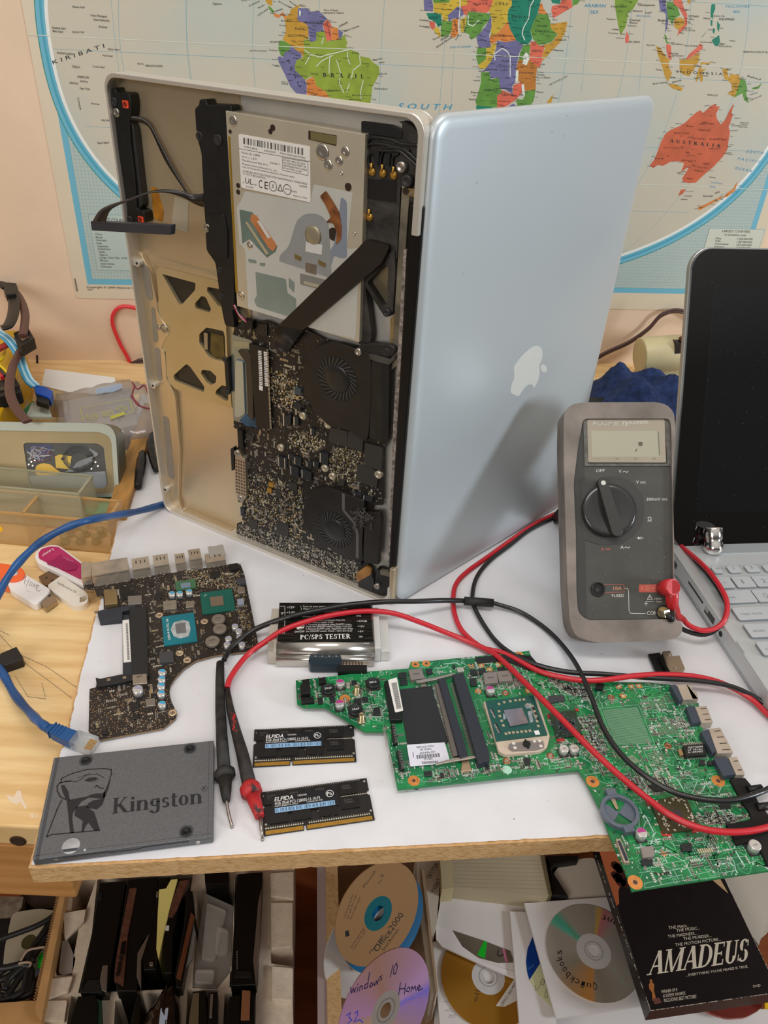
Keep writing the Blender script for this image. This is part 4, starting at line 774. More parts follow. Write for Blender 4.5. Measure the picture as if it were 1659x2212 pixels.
fast=[lp('memory_chip',L,ZC,-7,-5.6,M('chip_grey_black','#34322f',.4),label=None) for L in ([(808,838),(935,870),(930,985),(795,945)],[(940,872),(1055,905),(1045,1025),(930,985)],[(1065,955),(1195,990),(1190,1160),(1060,1135)],[(1010,1115),(1100,1140),(1175,1180),(1150,1290),(1000,1240)])]
for L in ([(800,1280),(860,1250),(905,1290)],):
    pass
for L,mt in (([(345,1250),(380,1260),(378,1292),(345,1282)],gold),([(335,1292),(368,1300),(365,1335),(335,1325)],gold),([(405,1540),(495,1570),(492,1660),(405,1632)],M('chip_grey_black','#34322f')),([(200,1520),(262,1545),(260,1610),(200,1590)],M('chip_grey_black','#34322f')),([(540,540),(590,555),(588,605),(540,590)],M('chip_blue_grey','#3d4950',.4)),([(400,1300),(440,1315),(438,1375),(400,1362)],M('chip_grey_black','#34322f')),([(500,1250),(560,1270),(555,1320),(500,1300)],M('chip_grey_black','#34322f')),([(180,890),(235,910),(230,950),(180,930)],M('chip_grey_black','#34322f')),([(870,1220),(915,1235),(910,1280),(868,1268)],M('chip_grey_black','#34322f')),([(260,70),(335,70),(335,160),(255,150)],M('chip_dark_tape','#28241f',.4)),([(140,50),(200,60),(200,105),(140,95)],darkp)):
    lp('chip',L,ZC,-7,-5.5,mt)
for L in ([(415,1055),(455,1065),(455,1145),(415,1135)],[(460,1065),(485,1070),(485,1150),(460,1145)],[(490,1035),(535,1050),(535,1095),(490,1080)],[(535,1055),(590,1075),(590,1140),(535,1120)],[(505,1120),(570,1145),(570,1220),(505,1195)],[(590,1150),(665,1180),(665,1245),(590,1220)],[(625,1090),(670,1105),(665,1150),(625,1135)],[(675,1090),(720,1105),(715,1150),(675,1135)],[(725,1025),(790,1045),(790,1125),(725,1105)],[(450,760),(515,745),(510,820),(455,835)],[(530,760),(570,765),(570,830),(530,830)],[(660,845),(690,850),(688,910),(655,900)],[(130,1440),(165,1445),(165,1500),(130,1500)],[(980,1325),(1040,1345),(1040,1375),(980,1355)],[(1050,1345),(1125,1365),(1120,1400),(1050,1385)]):
    o=lp('inductor',L,ZC,-7,-4.6,M('inductor_black','#22262a',.4),bevel=.2)
    P=LB.pts(L,-4.6,ZC);m=MB();x0,x1=min(p[0] for p in P),max(p[0] for p in P);y0,y1=min(p[1] for p in P),max(p[1] for p in P);m.box((x0+.5,x0+1.6,y0+1,y1-1),-4.7,-4.4,solder);m.obj('terminal',o)
av=[LB.pts(L,-7,ZC) for L in ([(600,200),(1250,250),(1250,960),(800,830),(640,700),(590,500)],[(600,1470),(625,1370),(740,1285),(1250,1420),(1200,1900),(1000,1838),(720,1690),(640,1620)],[(60,140),(265,200),(265,850),(60,800)],[(200,215),(330,250),(360,860),(250,830)])]
pal=[M('smd_tan','#b79a62',.4,.4),M('smd_cream','#d1c9b4',.4,.3),M('smd_grey','#8d8a83',.4,.3),M('smd_dark','#45403a',.5),M('smd_brown','#7b6346',.5)]
m=MB();rd=random.Random(11)
full=BP
scatter(m,LB,full,ZC,-7,1500,pal[1:]+pal[2:4],.4,1.2,.3,.9,av,rnd=rd)
smd_rows(m,LB,full,ZC,-7,420,pal,rnd=rd,avoid=av)
scatter(m,LB,[(860,990),(1040,1020),(1000,1250),(820,1230),(800,1060)],ZC,-7,620,[M('smd_goldish','#8f8152',.4,.5),pal[1],pal[3]],.5,1.3,.3,.8,av,rnd=rd)
scatter(m,LB,[(500,880),(560,860),(780,950),(760,1010),(640,1020),(500,980)],ZC,-7,300,[M('smd_goldish','#a9985c'),pal[1],pal[3]],.6,1.5,.3,.8,av,rnd=rd)
scatter(m,LB,[(110,1560),(400,1620),(600,1700),(1000,1840),(1060,2040),(400,1790),(140,1680)],ZC,-7,1300,[pal[1],pal[2],pal[2]],.5,1.3,.3,.8,av,rnd=rd)
scatter(m,LB,[(150,1150),(600,1300),(600,1680),(160,1540)],ZC,-7,900,[pal[1],pal[2],pal[0]],.5,1.4,.3,.8,av,rnd=rd)
scatter(m,LB,[(360,400),(420,400),(560,520),(640,650),(560,700),(380,690)],ZC,-7,260,[pal[0],pal[1]],.5,1.5,.3,.8,av,rnd=rd)
stuff(m.obj('surface_mount_parts',lgb,label='hundreds of tiny soldered parts'))
# corner with aerial leads
lp('corner_block',[(60,260),(590,340),(600,250),(540,220),(620,215),(760,300),(850,420),(850,900),(810,1200),(600,1180),(570,1170),(520,2212),(30,2212)],ZE,-11.5,-6,dust,rnd=1)
lp('top_cover_strip',[(0,210),(440,270),(590,340),(590,470),(80,400),(0,380)],ZE,-8,-5.2,blackp,rnd=1,bevel=.3)
lp('dusty_tape',[(30,1040),(520,1080),(500,1400),(30,1320)],ZE,-6,-5.6,M('tape_black','#211e1c',.35),rnd=1)
for x,y in ((140,930),(295,950),(455,980),(105,1590)):
    a=LB.pts([(x,y)],-3.6,ZE)[0];m=MB();m.lathe(a[0],a[1]-1,[(2.4,-6),(2.4,-4.6),(1.5,-4.2),(1.0,-3.6)],gold,14);m.tube([(a[0],a[1],-4.4),(a[0]-.3,a[1]+4,-4.6)],.9,gold,8);fix(m.obj('aerial_plug',t))
for P in ([(140,890),(110,800),(120,700),(230,640),(400,640),(560,650),(700,760),(810,860)],[(295,900),(280,800),(300,700),(360,600),(560,610),(700,680),(820,790)],[(455,930),(450,800),(470,720),(540,680)],[(80,600),(90,520),(160,450),(400,470),(600,540),(830,560)],[(70,700),(90,580),(160,540),(330,550),(560,600),(700,640)]):
    m=MB();m.tube(smooth_path([LB.p3(ZE[0]+x/ZE[2],ZE[1]+y/ZE[2],-4.4) for x,y in P]),.85,blk_ins,8);fix(m.obj('aerial_lead',t))
for L in ([(180,650),(265,660),(250,840),(190,820)],[(340,680),(420,690),(410,860),(350,850)]):lp('lead_clip',L,ZE,-6,-3.8,blackp)
lp('hinge_arm',[(600,1180),(640,1175),(820,1210),(815,1325),(600,1280)],ZE,-5,-2.2,M('hinge_tan','#9a8256',.4,.7),rnd=1.2,bevel=.3)
a=LB.pts([(645,1225)],-2,ZE)[0];m=MB();m.cyl(a[0],a[1],2.1,-2.2,-1.9,hd,14);a=LB.pts([(720,1262)],-2,ZE)[0];m.cyl(a[0],a[1],.8,-2.2,-1.6,steel,10);fix(m.obj('hinge_screw',t))
# right margin: rail, foam, black clutch cover
ZM=None
lp('vent_rail',[(868,400),(885,412),(857,790),(845,800),(848,740)],ZM,-11,-5.5,M('rail_dirty_metal','#8f8878',.4,.7,var=.35,scale=60),bevel=.3)
lp('hinge_foam',[(872,540),(878,540),(866,790),(862,900),(848,1215),(838,1215),(850,900),(858,780)],ZM,-10,-4.6,M('foam_grey','#8a8079',.95,var=.55,scale=260,bump=1.0,bscale=500,detail=8))
lp('metal_gap',[(843,690),(867,660),(866,760),(842,750)],ZM,-10.5,-6,M('gap_metal','#b9a272',.35,.8,var=.2,scale=30))
lp('clutch_cover',[(884,440),(916,446),(853,1238),(838,1238),(862,820)],ZM,-13,-3.2,M('clutch_black','#0d0b0b',.35),bevel=1.2)
lp('triangle_frame',[(270,350),(600,60),(690,0),(700,300),(665,820),(640,880),(560,885),(500,800),(300,480),(380,1100),(370,1230),(210,1250),(200,360)],ZF,-10,-4.5,dust,holes=[[(560,195),(605,220),(590,720),(520,740),(330,440),(350,400)]],rnd=1.2)
lp('triangle_opening',[(560,195),(605,220),(590,720),(520,740),(330,440),(350,400)],ZF,-11.5,-10.4,M('opening_metal','#a89a80',.35,.8,var=.25,scale=20))
# diagonal flat cable over the drive
m=MB();m.prism(rpoly(LB.pts([(1180,1012),(1345,1055),(1290,1175),(800,1592),(745,1640),(575,1605),(640,1545),(1130,1070)],1.2,ZB),2.5),.7,1.2,flex);dfc=fix(m.obj('diagonal_flat_cable',t,label='wide black flat cable running diagonally over the drive'))
m=MB();a,b=LB.p3(420+575/3.19,200+1605/3.19,.95),LB.p3(420+745/3.19,200+1640/3.19,.95);c_,d=LB.p3(420+515/3.19,200+1750/3.19,-5),LB.p3(420+640/3.19,200+1795/3.19,-5);m.strip([a,c_],[b,d],.5,flex);m.obj('cable_tail',dfc)
lp('cable_end_plate',[(1160,1030),(1200,1010),(1345,1050),(1330,1130),(1260,1190)],ZB,-5.5,-3.3,flex,rnd=1.5)
# free disk connector hanging out on its flat cable
A_=[(1370,1360),(1240,1365),(1100,1325),(900,1312),(720,1345),(520,1420),(300,1490),(180,1560),(105,1680)];B_=[(1370,1515),(1270,1480),(1120,1400),(930,1350),(740,1360),(560,1430),(400,1490),(300,1560),(250,1690)]
ha=[-5,-3,2,8,14,19,23,25,25]
fix(band('e',A_,B_,ZD,ha,ha,.5,flex).obj('disk_flat_cable',t))
F2=LB
bar=MB();P=LB.pts([(195,478),(369,487),(368,508),(198,498)],25);bar.prism(P,20,25,M('connector_slate','#35363d',.45,var=.1,scale=40));fix(bar.obj('disk_connector',t,bevel=.4,label='black bar connector hanging free on its flat cable'))
# bottom corner bits
lp('ribbon_joint',[(1000,1930),(1070,1880),(1110,1900),(1110,1940),(1020,1990),(1000,1975)],ZC,-6,-3.4,M('kapton_orange','#9a6a30',.4,var=.3,scale=80),rnd=1);lp('tape_lobe',[(1020,1985),(1110,1935),(1135,1990),(1120,2060),(1060,2080),(1015,2050)],ZC,-7,-3.6,darkp,rnd=2)
lp('hinge_arm',[(1180,1905),(1265,1930),(1262,1960),(1180,1940)],ZC,-5,-2.4,M('hinge_grey','#857d6d',.4,.7),rnd=1)
lp('rim_end',[(1250,1895),(1285,1905),(1270,2150),(1245,2140)],ZC,-6,0,alu_in,rnd=1,bevel=.5)
lp('black_corner',[(1150,1900),(1260,1930),(1250,2130),(1060,2100),(1060,2060),(1140,2020)],ZC,-10,-4,blackp,rnd=1)
m=MB();rd=random.Random(2)
for k,col in enumerate(('#b02a46','#c9c4c0','#20201f','#a33050','#1c1c1c')):
    P=[(505+k*1.5,658+k),(513+k*1.5,676),(522+k,688-k),(530+k,694+k)]
    m.tube(smooth_path([LB.p3(x,y,-3+rd.uniform(0,1.5)) for x,y in P]),.6,M('wire_' +col[1:],col,.4),6)
fix(m.obj('wire_bundle',t));lp('wire_plug',[(525,690),(545,694),(545,712),(527,708)],None,-7,-2,blackp)
m=MB();rd=random.Random(9)
for k in range(6):
    P=[(640+k*5,905-k*4),(655+k*3,875),(665+k*5,868+k*3),(640-480 and 650,885)]
    m.tube(smooth_path([LB.p3(ZC[0]+(590+k*9)/ZC[2],ZC[1]+(690-k*8)/ZC[2],-3),LB.p3(ZC[0]+(620+k*5)/ZC[2],ZC[1]+(650+k*3)/ZC[2],-2.4),LB.p3(ZC[0]+(650+k*3)/ZC[2],ZC[1]+(660+k*8)/ZC[2],-3)]),.5,blk_ins,6)
fix(m.obj('fan_wires',t));lp('fan_plug',[(540,655),(590,670),(585,725),(535,695)],ZC,-7,-3.5,darkp)
# lid
m=MB();n=8
prof=[(0.0,-6.0,1.2),(0.0,-3.2,.0),(0.6,-1.6,.0),(2.2,-.6,0),(5.0,-.15,0),(8.5,0,0)]
loops=[]
for ins,z,_ in prof:
    L=rrect(ins,240-ins,ins,364-ins,max(13-ins,2.5),n);loops.append([(x,y,z) for x,y in L])
for L in loops:m.v+=L
N=len(loops[0])
lidm=M('lid_satin_aluminium','#c5cdd1',.42,.4,var=.012,scale=3)
for i in range(len(loops)-1):
    for k in range(N):j=(k+1) % N;m.face((i*N+k,i*N+j,(i+1)*N+j,(i+1)*N+k),lidm,True)
m.face(range((len(loops)-1)*N,len(loops)*N),lidm,True);m.face(range(N-1,-1,-1),M('screen_back_black','#101010',.2))
lid=m.obj('lid',t,label='satin silver lid with a pale fruit emblem');fix(lid,LID)
ZG=(1080,720,12.76)
L=[(1010,345),(1090,365),(1150,440),(1172,540),(1160,680),(1125,790),(1090,870),(1085,980),(1092,1100),(1060,1260),(1000,1400),(935,1505),(905,1440),(835,1402),(740,1440),(650,1540),(580,1640),(520,1722),(440,1710),(310,1640),(300,1540),(340,1370),(385,1270),(395,1130),(385,1000),(400,910),(480,790),(600,640),(750,490),(880,395),(950,358)]
m=MB();P=LID.pts(L,0,ZG);Q=smooth_path([(x,y,0) for x,y in P+P[:1]],4)[:-1];Q=[(q.x,q.y) for q in Q];em=M('emblem_white','#dcddd8',.3,coat=.4);m.prism(Q,-.2,.08,em)
a=LID.pts([(1125,970),(1300,1000),(1160,850),(1240,1085)],0,ZG)
P=LID.pts([(1185,850),(1240,870),(1285,930),(1300,1010),(1275,1070),(1220,1085),(1160,1050),(1125,980),(1130,900)],0,ZG);m.prism(rpoly(P,2),-.2,.08,em);m.obj('emblem',lid)
m=MB();sm_=M('smudge','#8fa6bd',.5)
for q in ((790,500),(725,570),(780,588),(400,790),(340,1182)):
    a=LID.pts([q],0,(830,0,2.0))[0];m.poly([(a[0]-1.4,a[1]),(a[0]-.4,a[1]-.3),(a[0]+1.2,a[1]+.3),(a[0],a[1]+.5)],.04,sm_)
m.obj('smudges',lid)
m=MB();m.prism(rrect(4,235,12,352,4),-6.6,-6.02,M('screen_back_black','#101010',.2));o=m.obj('display',lid)
# ================================================================== memory modules
def copy_tree(o,parent=None):
    c_=o.copy();C.objects.link(c_);c_.parent=parent
    for ch in list(o.children):copy_tree(ch,c_)
    return c_
rdm=random.Random(21)
RF=flat(-43.89,329.4,0,7.6)
ram=thing('memory_module',RF,'black memory module lying alone, the upper of two, clear of the probe tips','memory module','laptop memory modules with gold contacts')
pcbk=M('ram_black','#201e1e',.38,var=.12,scale=60)
m=MB();ou=[(-33.8,-15),(-9.6,-15),(-9.6,-11.6),(-8.1,-11.6),(-8.1,-15),(33.8,-15),(33.8,2.6)]+[(33.8-1.8*math.sin(a),4.4-1.8*math.cos(a)) for a in (.3,.9,1.57,2.2,2.8)]+[(33.8,6.2),(33.8,15),(-33.8,15),(-33.8,6.2)]+[(-33.8+1.8*math.sin(a),4.4+1.8*math.cos(a)) for a in (.3,.9,1.57,2.2,2.8)]+[(-33.8,2.6)]
m.prism(ou,.4,1.4,pcbk);m.obj('circuit_board',ram)
m=MB();gp=M('gold_contact','#c8973c',.35,.55,var=.08,scale=400)
m.prism([(-32.6,-14.8),(-10.0,-14.8),(-10.0,-12.2),(-32.6,-12.2)],1.4,1.5,gp);m.prism([(-7.6,-14.8),(32.4,-14.8),(32.4,-12.2),(-7.6,-12.2)],1.4,1.5,gp)
gd_=M('gold_gap','#7a5a24',.5)
for k in range(100):
    x=-32.4+k*.655
    if -10.2<x<-7.6:continue
    m.box((x,x+.18,-14.8,-12.2),1.5,1.54,gd_)
m.obj('contacts',ram,label='gold edge contacts')
blk_chip=M('memory_chip_black','#1b1a1a',.32)
for x in (-26.5,-12.5,4,20.5):
    for y in ((9.2,) if x<12 else (9.0,-1.2)):
        m=MB();m.box((x-5.6,x+5.6,y-4.3,y+4.3),1.4,2.3,blk_chip);gt=M('chip_print','#5d5a55',.5)
        m.text('ELPIDA',(x-3.4,y+1.2),(x+1.8,y+1.2),(x-3.4,y+2.3),2.34,gt);m.text('J4208BBBG',(x-3.4,y-.4),(x+2.4,y-.4),(x-3.4,y+.6),2.34,gt);m.obj('chip',ram)
for x in (-24,-10,6.5):
    m=MB();m.box((x-5.6,x+5.6,-8.4,-1.6),1.4,2.25,blk_chip);m.obj('chip',ram)
m=MB()
for k in range(46):
    x=-31+k*1.37
    if abs(x+8)<1.6:continue
    m.box((x,x+.9,-11.2,-10.5),1.4,1.75,M('smd_cream','#d1c9b4'));m.box((x+.2,x+.6,-10.2,-9.7),1.4,1.75,M('smd_grey','#8d8a83'))
for k in range(40):x=-30+k*1.5;m.box((x,x+.8,14.0,14.5),1.4,1.7,M('smd_grey','#8d8a83'))
for k in range(16):m.box((15.5+k*1.1,16.2+k*1.1,3.4+.2*(k % 2),4.0+.2*(k % 2)),1.4,1.7,M('smd_cream','#d1c9b4'))
for k in range(14):x=rdm.uniform(0,12);m.box((x,x+.5,-9+k*.5,-8.7+k*.5),1.4,1.7,M('smd_cream','#d1c9b4'))
for q in ((-32,-13+2.4),(32.4,-8.6),(-32,12),(32,12.8),(-32,-8)):m.cyl(q[0],q[1],.75,1.4,1.5,M('pad_silver','#b8b4a8',.4,.5),12)
stuff(m.obj('surface_mount_parts',ram)); 
m=MB();m.box((-.4,1.4,9.6,11.4),1.4,2.0,M('orange_pad','#d77a35',.5));m.box((.1,.9,10.1,10.9),2.0,2.05,M('pad_tan','#d8b48a',.5));m.obj('orange_mark',ram)
m=MB();m.prism(rrect(-27.6,13.2,-2.4,10.2,.8),2.3,2.42,M('label_black','#1a1b20',.35));lb_=m.obj('label',ram)
m=MB();m.text('ELPIDA',(-25.8,6.3),(-14.2,6.3),(-25.2,9.2),2.46,inkw);m.text('ELPIDA',(-25.7,6.35),(-14.1,6.35),(-25.1,9.25),2.465,inkw);m.text('TAIWAN',(-11.4,7.7),(-5.6,7.7),(-11.4,8.9),2.46,inkw)
m.text('4GB 2Rx8 PC3-12800S-11-10-F3',(-25.8,3.7),(2.4,3.7),(-25.8,5.8),2.46,inkw);m.text('EBJ41UF8BDU5-GN-F',(-25.8,2.4),(-11.5,2.4),(-25.8,3.3),2.46,inkw);m.text('1334N8C321188',(-6,2.5),(3.8,2.5),(-6,3.4),2.46,inkw);m.text('Pb',(7.2,5.6),(10.2,5.6),(7.2,7.8),2.46,inkw)
for k in range(24):
    a,b=k*math.pi/12,(k+1)*math.pi/12;m.quad(*[(8.8+r_*math.cos(q),6.7+r_*math.sin(q),2.46) for r_,q in ((2.5,a),(2.5,b),(2.15,b),(2.15,a))],inkw)
m.prism([(-26,-1.7),(11.2,-1.7),(11.2,1.6),(-26,1.6)],2.42,2.46,M('barcode_blue','#8fb7dc',.5))
for k in range(52):
    if k % 7 != 3:m.box((-25.5+k*.7,-25.5+k*.7+(.2 if k % 3 else .38),-1.3,1.2),2.46,2.48,inkb)
m.obj('printing',lb_)
r2=copy_tree(ram);r2.matrix_world=flat(-30.75,284.46,0,12.86).mat();r2['label']='black memory module touching the red probe, the lower of two, near the board edge'
# ================================================================== solid state drive
SF=flat(-144.99,280.11,0,11.9);ZS=(0,1560,2.676)
ssd=thing('solid_state_drive',SF,'flat dark grey solid state drive with black stone-head logo at the board corner','drive')
sg=M('ssd_grey','#66676a',.45,.35,var=.1,scale=900,detail=2)
m=MB();m.prism(rrect(-50,50,-34.9,34.9,.8,2),1.2,7,sg);m.prism(rrect(-49.4,49.4,-34.3,34.3,.8,2),0,1.2,M('ssd_dark','#3c3d40',.5,.5));m.obj('casing',ssd,bevel=.35)
m=MB();m.box((-48.5,-46.5,-34.8,34.2),7,7.02,M('ssd_line','#434549',.5));m.box((46.8,47.1,-34.8,34.2),7,7.02,M('ssd_line','#434549'))
m.box((-49.6,49.6,-32.7,-32.4),7,7.02,M('ssd_line','#434549'));m.obj('seam',ssd)
ib=M('logo_black','#1e1f22',.5)
for q in ((497,223),(1098,155),(1077,634)):
    a=SF.pts([q],7,ZS)[0];m=MB();m.prism(rrect(a[0]-4.1,a[0]+4.1,a[1]-3.8,a[1]+4.3,3.4),7,7.06,M('ssd_recess','#4a4c50',.5,.5));m.lathe(a[0],a[1],[(3.0,7.05),(2.9,7.25),(2.3,7.5),(1.2,7.5),(1.1,7.2),(.1,7.2)],M('screw_black','#1f2023',.35,.4),20);m.obj('screw',ssd)
m=MB()
def sp(L,w_=None):
    if w_:lnm2(m,SF,L,w_,7.0,ZS,ib)
    else:m.poly(SF.pts(L,7,ZS),7.07,ib)
def lnm2(m,F,P,wd,h_,z_,mt):
    Q=F.pts(P,h_,z_)
    for a,b in zip(Q,Q[1:]):
        d=Vector((b[0]-a[0],b[1]-a[1]));l=d.length or 1;d /= l;n_=Vector((-d.y,d.x))*wd/2;e=d*wd*.3
        m.quad((a[0]-n_.x-e.x,a[1]-n_.y-e.y,h_+.07),(b[0]-n_.x+e.x,b[1]-n_.y+e.y,h_+.07),(b[0]+n_.x+e.x,b[1]+n_.y+e.y,h_+.07),(a[0]+n_.x-e.x,a[1]+n_.y-e.y,h_+.07),mt)
sp([(352,352),(356,325),(420,296),(500,274),(600,268),(642,274),(645,300),(635,320)],.75)
sp([(385,450),(350,432),(332,400),(330,370),(345,352),(380,343),(410,342)],.75)
sp([(352,350),(400,338),(440,345)],.4);sp([(440,345),(470,330),(500,306),(560,300),(600,320)],.45);sp([(450,322),(520,296)],.0 or .35)
sp([(488,340),(510,322),(550,318),(568,325),(550,335),(520,342)]);sp([(490,336),(530,346),(570,330)],.3)
sp([(352,365),(372,362),(395,400),(405,455),(380,445),(360,400)])
sp([(636,318),(625,350),(612,385),(600,405),(595,440),(610,430),(628,380),(640,330)]);sp([(548,378),(560,366),(575,380),(600,383)],.7)
sp([(385,452),(450,440),(510,428),(520,420),(560,412),(590,412),(608,400),(606,440),(592,478),(560,505),(528,500),(500,492),(508,470),(540,452),(590,444),(560,440),(515,436),(470,460),(440,500),(420,530),(418,560),(428,640),(405,644),(395,540)])
sp([(520,502),(545,520),(578,624),(545,628),(512,582),(495,600),(485,632),(470,634),(478,570),(430,540),(440,490),(500,480)])
sp([(358,448),(330,505),(270,662),(300,650),(578,625)],.75)
m.tx(SF,'Kingston',(648,530),(1172,468),(655,440),7,ib,ZS,True,.02);m.tx(SF,'R',(1174,392),(1190,390),(1175,375),7,ib,ZS)
cc=SF.pts([(1182,384)],7,ZS)[0]
for k in range(20):
    a,b=k*math.pi/10,(k+1)*math.pi/10;m.quad(*[(cc[0]+r_*math.cos(q),cc[1]+r_*math.sin(q),7.07) for r_,q in ((1.9,a),(1.9,b),(1.65,b),(1.65,a))],ib)
m.obj('logo',ssd,label='black logo and lettering')
a=SF.pts([(410,716)],7,ZS)[0];m=MB();m.cyl(a[0],a[1],5.0,7,7.1,M('hologram_silver','#b7bdc6',.25,.6,var=.25,scale=120),28);m.poly([(a[0]-3.6,a[1]-3.4),(a[0]+3.6,a[1]-3.4),(a[0]+4.6,a[1]-1.6),(a[0]-4.6,a[1]-1.6)],7.13,M('hologram_dark','#3c4048',.4));m.obj('round_sticker',ssd)
a=SF.pts([(490,739)],7,ZS)[0];m=MB();m.cyl(a[0],a[1],.8,7,7.1,M('dot_silver','#aab0b8',.4),14);m.obj('dot',ssd)
FSF=lambda x,y:(x,-34.95-y)
m=MB()
for x in (-38,41): 
    n0=len(m.v);m.tube([(x,-34.6,3.2),(x,-35.1,3.2)],1.3,steel,14)
m.tube([(-34,-35.0,5.6),(-10,-35.0,5.6),(-8,-35.0,4.4),(8,-35.0,4.4),(10,-35.0,5.6),(36,-35.0,5.6)],.25,M('ssd_dark','#3c3d40'),4);m.obj('front_edge_details',ssd)
# ================================================================== loose laptop logic board
QF=flat(-181.7,321.8,0,20.5);ZL1=(0,1150,2.676)
qb=thing('loose_logic_board',QF,'black-brown circuit board with silver ports and an empty memory bay, on the left','circuit board')
QT=2.8
def qp(name,L,h0,h1,mt,par=None,**k):return pp(name,par or qb,QF,L,ZL1,h0,h1,mt,**k)
brn=M('board_brown_black','#2a231f',.45,var=.3,scale=50)
QOUT=[(482,300),(600,290),(1300,190),(1388,180),(1412,240),(1440,380),(1492,640),(1480,682),(1240,712),(1130,742),(1060,790),(1010,845),(985,885),(978,920),(988,970),(1022,1045),(1015,1075),(945,1132),(570,1202),(512,1148),(518,905),(555,895),(560,855),(715,838),(712,480),(600,440),(598,370),(560,372),(550,335),(485,328)]
qbase=qp('circuit_board',QOUT,1.4,QT,brn,side=M('board_edge_tan','#8a6f52',.6))
for (xl,yl),(xr,yr),hh,dd in (((480,302),(538,298),8,20),((545,308),(755,286),12,17),((775,268),(875,256),10,15),((897,243),(985,232),9,15),((1022,222),(1080,214),8,13),((1102,205),(1172,196),9,14),((1196,205),(1308,192),6,12)):
    a,b=QF.pts([(xl,yl),(xr,yr)],QT,ZL1);x0,x1,y0=a[0],b[0],(a[1]+b[1])/2
    m=MB();m.box((x0,x1,y0,y0+dd),QT-1,QT+hh,M('port_nickel','#b7aa9a',.3,.6,var=.1,scale=120))
    m.box((x0+.5,x1-.5,y0-.05,y0),QT+hh*.82,QT+hh*.86,M('seam_dark','#4b433b',.5))
    for k in range(3):u=x0+(x1-x0)*(k+1)/4;m.box((u-.5,u+.5,y0+dd*.5,y0+dd*.75),QT+hh,QT+hh+.15,M('seam_dark','#4b433b')) if dd<16 else None
    for k in range(4):u=x0+(x1-x0)*(k+.5)/4;m.box((u-.35,u+.35,y0-.9,y0),QT,QT+.5,solder)
    m.obj('port_shell',qb,bevel=.25,label='silver metal port')
a=QF.rect((1200,85),(1305,130),9,ZL1);m=MB();m.prism([(a[0],a[2]),(a[0]+3.5,a[2]),(a[0]+3.5,a[2]+3),(a[1]-3.5,a[2]+3),(a[1]-3.5,a[2]),(a[1],a[2]),(a[1],a[3]),(a[1]-2,a[3]+1),(a[1]-4,a[3]),(a[0]+4,a[3]),(a[0]+2,a[3]+1),(a[0],a[3])],8.2,9,M('bracket_light','#c7c9ca',.3,.7));m.obj('port_bracket',qb)
qp('flat_connector',[(1322,185),(1372,176),(1380,210),(1330,220)],QT,QT+3,blackp)
for L,h_,mt,nm in (([(600,330),(672,326),(680,412),(606,418)],6,M('brass_shell','#a48f68',.3,.8),'antenna_shell'),([(738,368),(818,362),(820,412),(740,420)],2.2,M('shield_grey','#8f8983',.35,.7),'shield_can'),([(942,396),(1020,390),(1022,440),(944,448)],3,nickel,'inductor'),([(1072,398),(1120,394),(1122,430),(1074,436)],3,nickel,'inductor'),([(920,690),(1000,684),(1005,745),(925,752)],3.4,M('inductor_charcoal','#3f3f42',.45),'inductor'),([(764,822),(848,816),(852,872),(768,880)],3.8,nickel,'inductor'),([(840,962),(896,956),(900,1000),(844,1006)],2.2,M('shield_grey','#8f8983'),'inductor'),([(1372,318),(1414,314),(1418,346),(1376,352)],2.5,nickel,'inductor'),([(1370,385),(1408,380),(1412,412),(1374,418)],2.5,M('inductor_blue_grey','#8b93a2',.4),'inductor'),([(1366,265),(1414,260),(1418,290),(1370,298)],3,M('inductor_charcoal','#3f3f42'),'inductor'),([(702,348),(780,335),(790,370),(710,385)],.8,blackp,'black_tape'),([(1210,225),(1268,220),(1270,258),(1212,262)],1,M('chip_black','#1c1c1d',.35),'chip'),([(862,285),(888,283),(890,305),(864,307)],.9,M('chip_black','#1c1c1d'),'chip'),([(895,350),(940,346),(942,380),(897,384)],.9,M('chip_black','#1c1c1d'),'chip'),([(755,985),(805,980),(808,1025),(758,1030)],.9,M('chip_black','#1c1c1d'),'chip'),([(590,1140),(622,1138),(624,1165),(592,1167)],.9,M('chip_black','#1c1c1d'),'chip'),([(765,1050),(800,1047),(802,1075),(767,1078)],.9,M('chip_black','#1c1c1d'),'chip'),([(870,930),(905,927),(907,950),(872,953)],.9,M('chip_black','#1c1c1d'),'chip')):
    o=qp(nm,L,QT,QT+h_,mt,bevel=.3)
    if L[0]==(764,822):
        m=MB();m.tx(QF,'497',(788,842),(822,839),(789,830),QT+h_,inkb,ZL1);m.obj('printing',o)
# processors
def cpu(L,die,mt,dm,holes=True,ring=None):
    o=qp('processor',L,QT,QT+1.0,mt)
    P=QF.pts(L,QT+1,ZL1); 
    if ring:qp('thermal_paste',ring,QT+1.0,QT+1.5,M('thermal_paste','#b3b8ba',.35,.3,var=.25,scale=150),par=o,rnd=1)
    d=qp('die',die,QT+1.0,QT+1.7,dm,par=o)
    return o
c1=cpu([(934,488),(1120,462),(1142,628),(948,655)],[(1012,528),(1070,522),(1078,578),(1020,585)],M('substrate_teal','#0f6f7c',.35,var=.08,scale=60),M('die_grey','#8d8a8c',.25,.5,var=.2,scale=40),ring=[(1005,520),(1060,505),(1092,515),(1102,560),(1090,600),(1040,612),(1005,600),(985,560)])
c2=cpu([(1156,350),(1340,325),(1362,448),(1170,474)],[(1212,374),(1288,366),(1294,418),(1220,427)],M('substrate_green','#0d5a4e',.35),M('die_bronze','#8a7a6c',.3,.5))
c3=cpu([(1012,285),(1128,270),(1134,318),(1018,338)],[(1042,296),(1100,288),(1102,314),(1048,322)],M('substrate_green2','#3f6b4b',.35),M('die_blue','#8fa3ba',.2,.5))
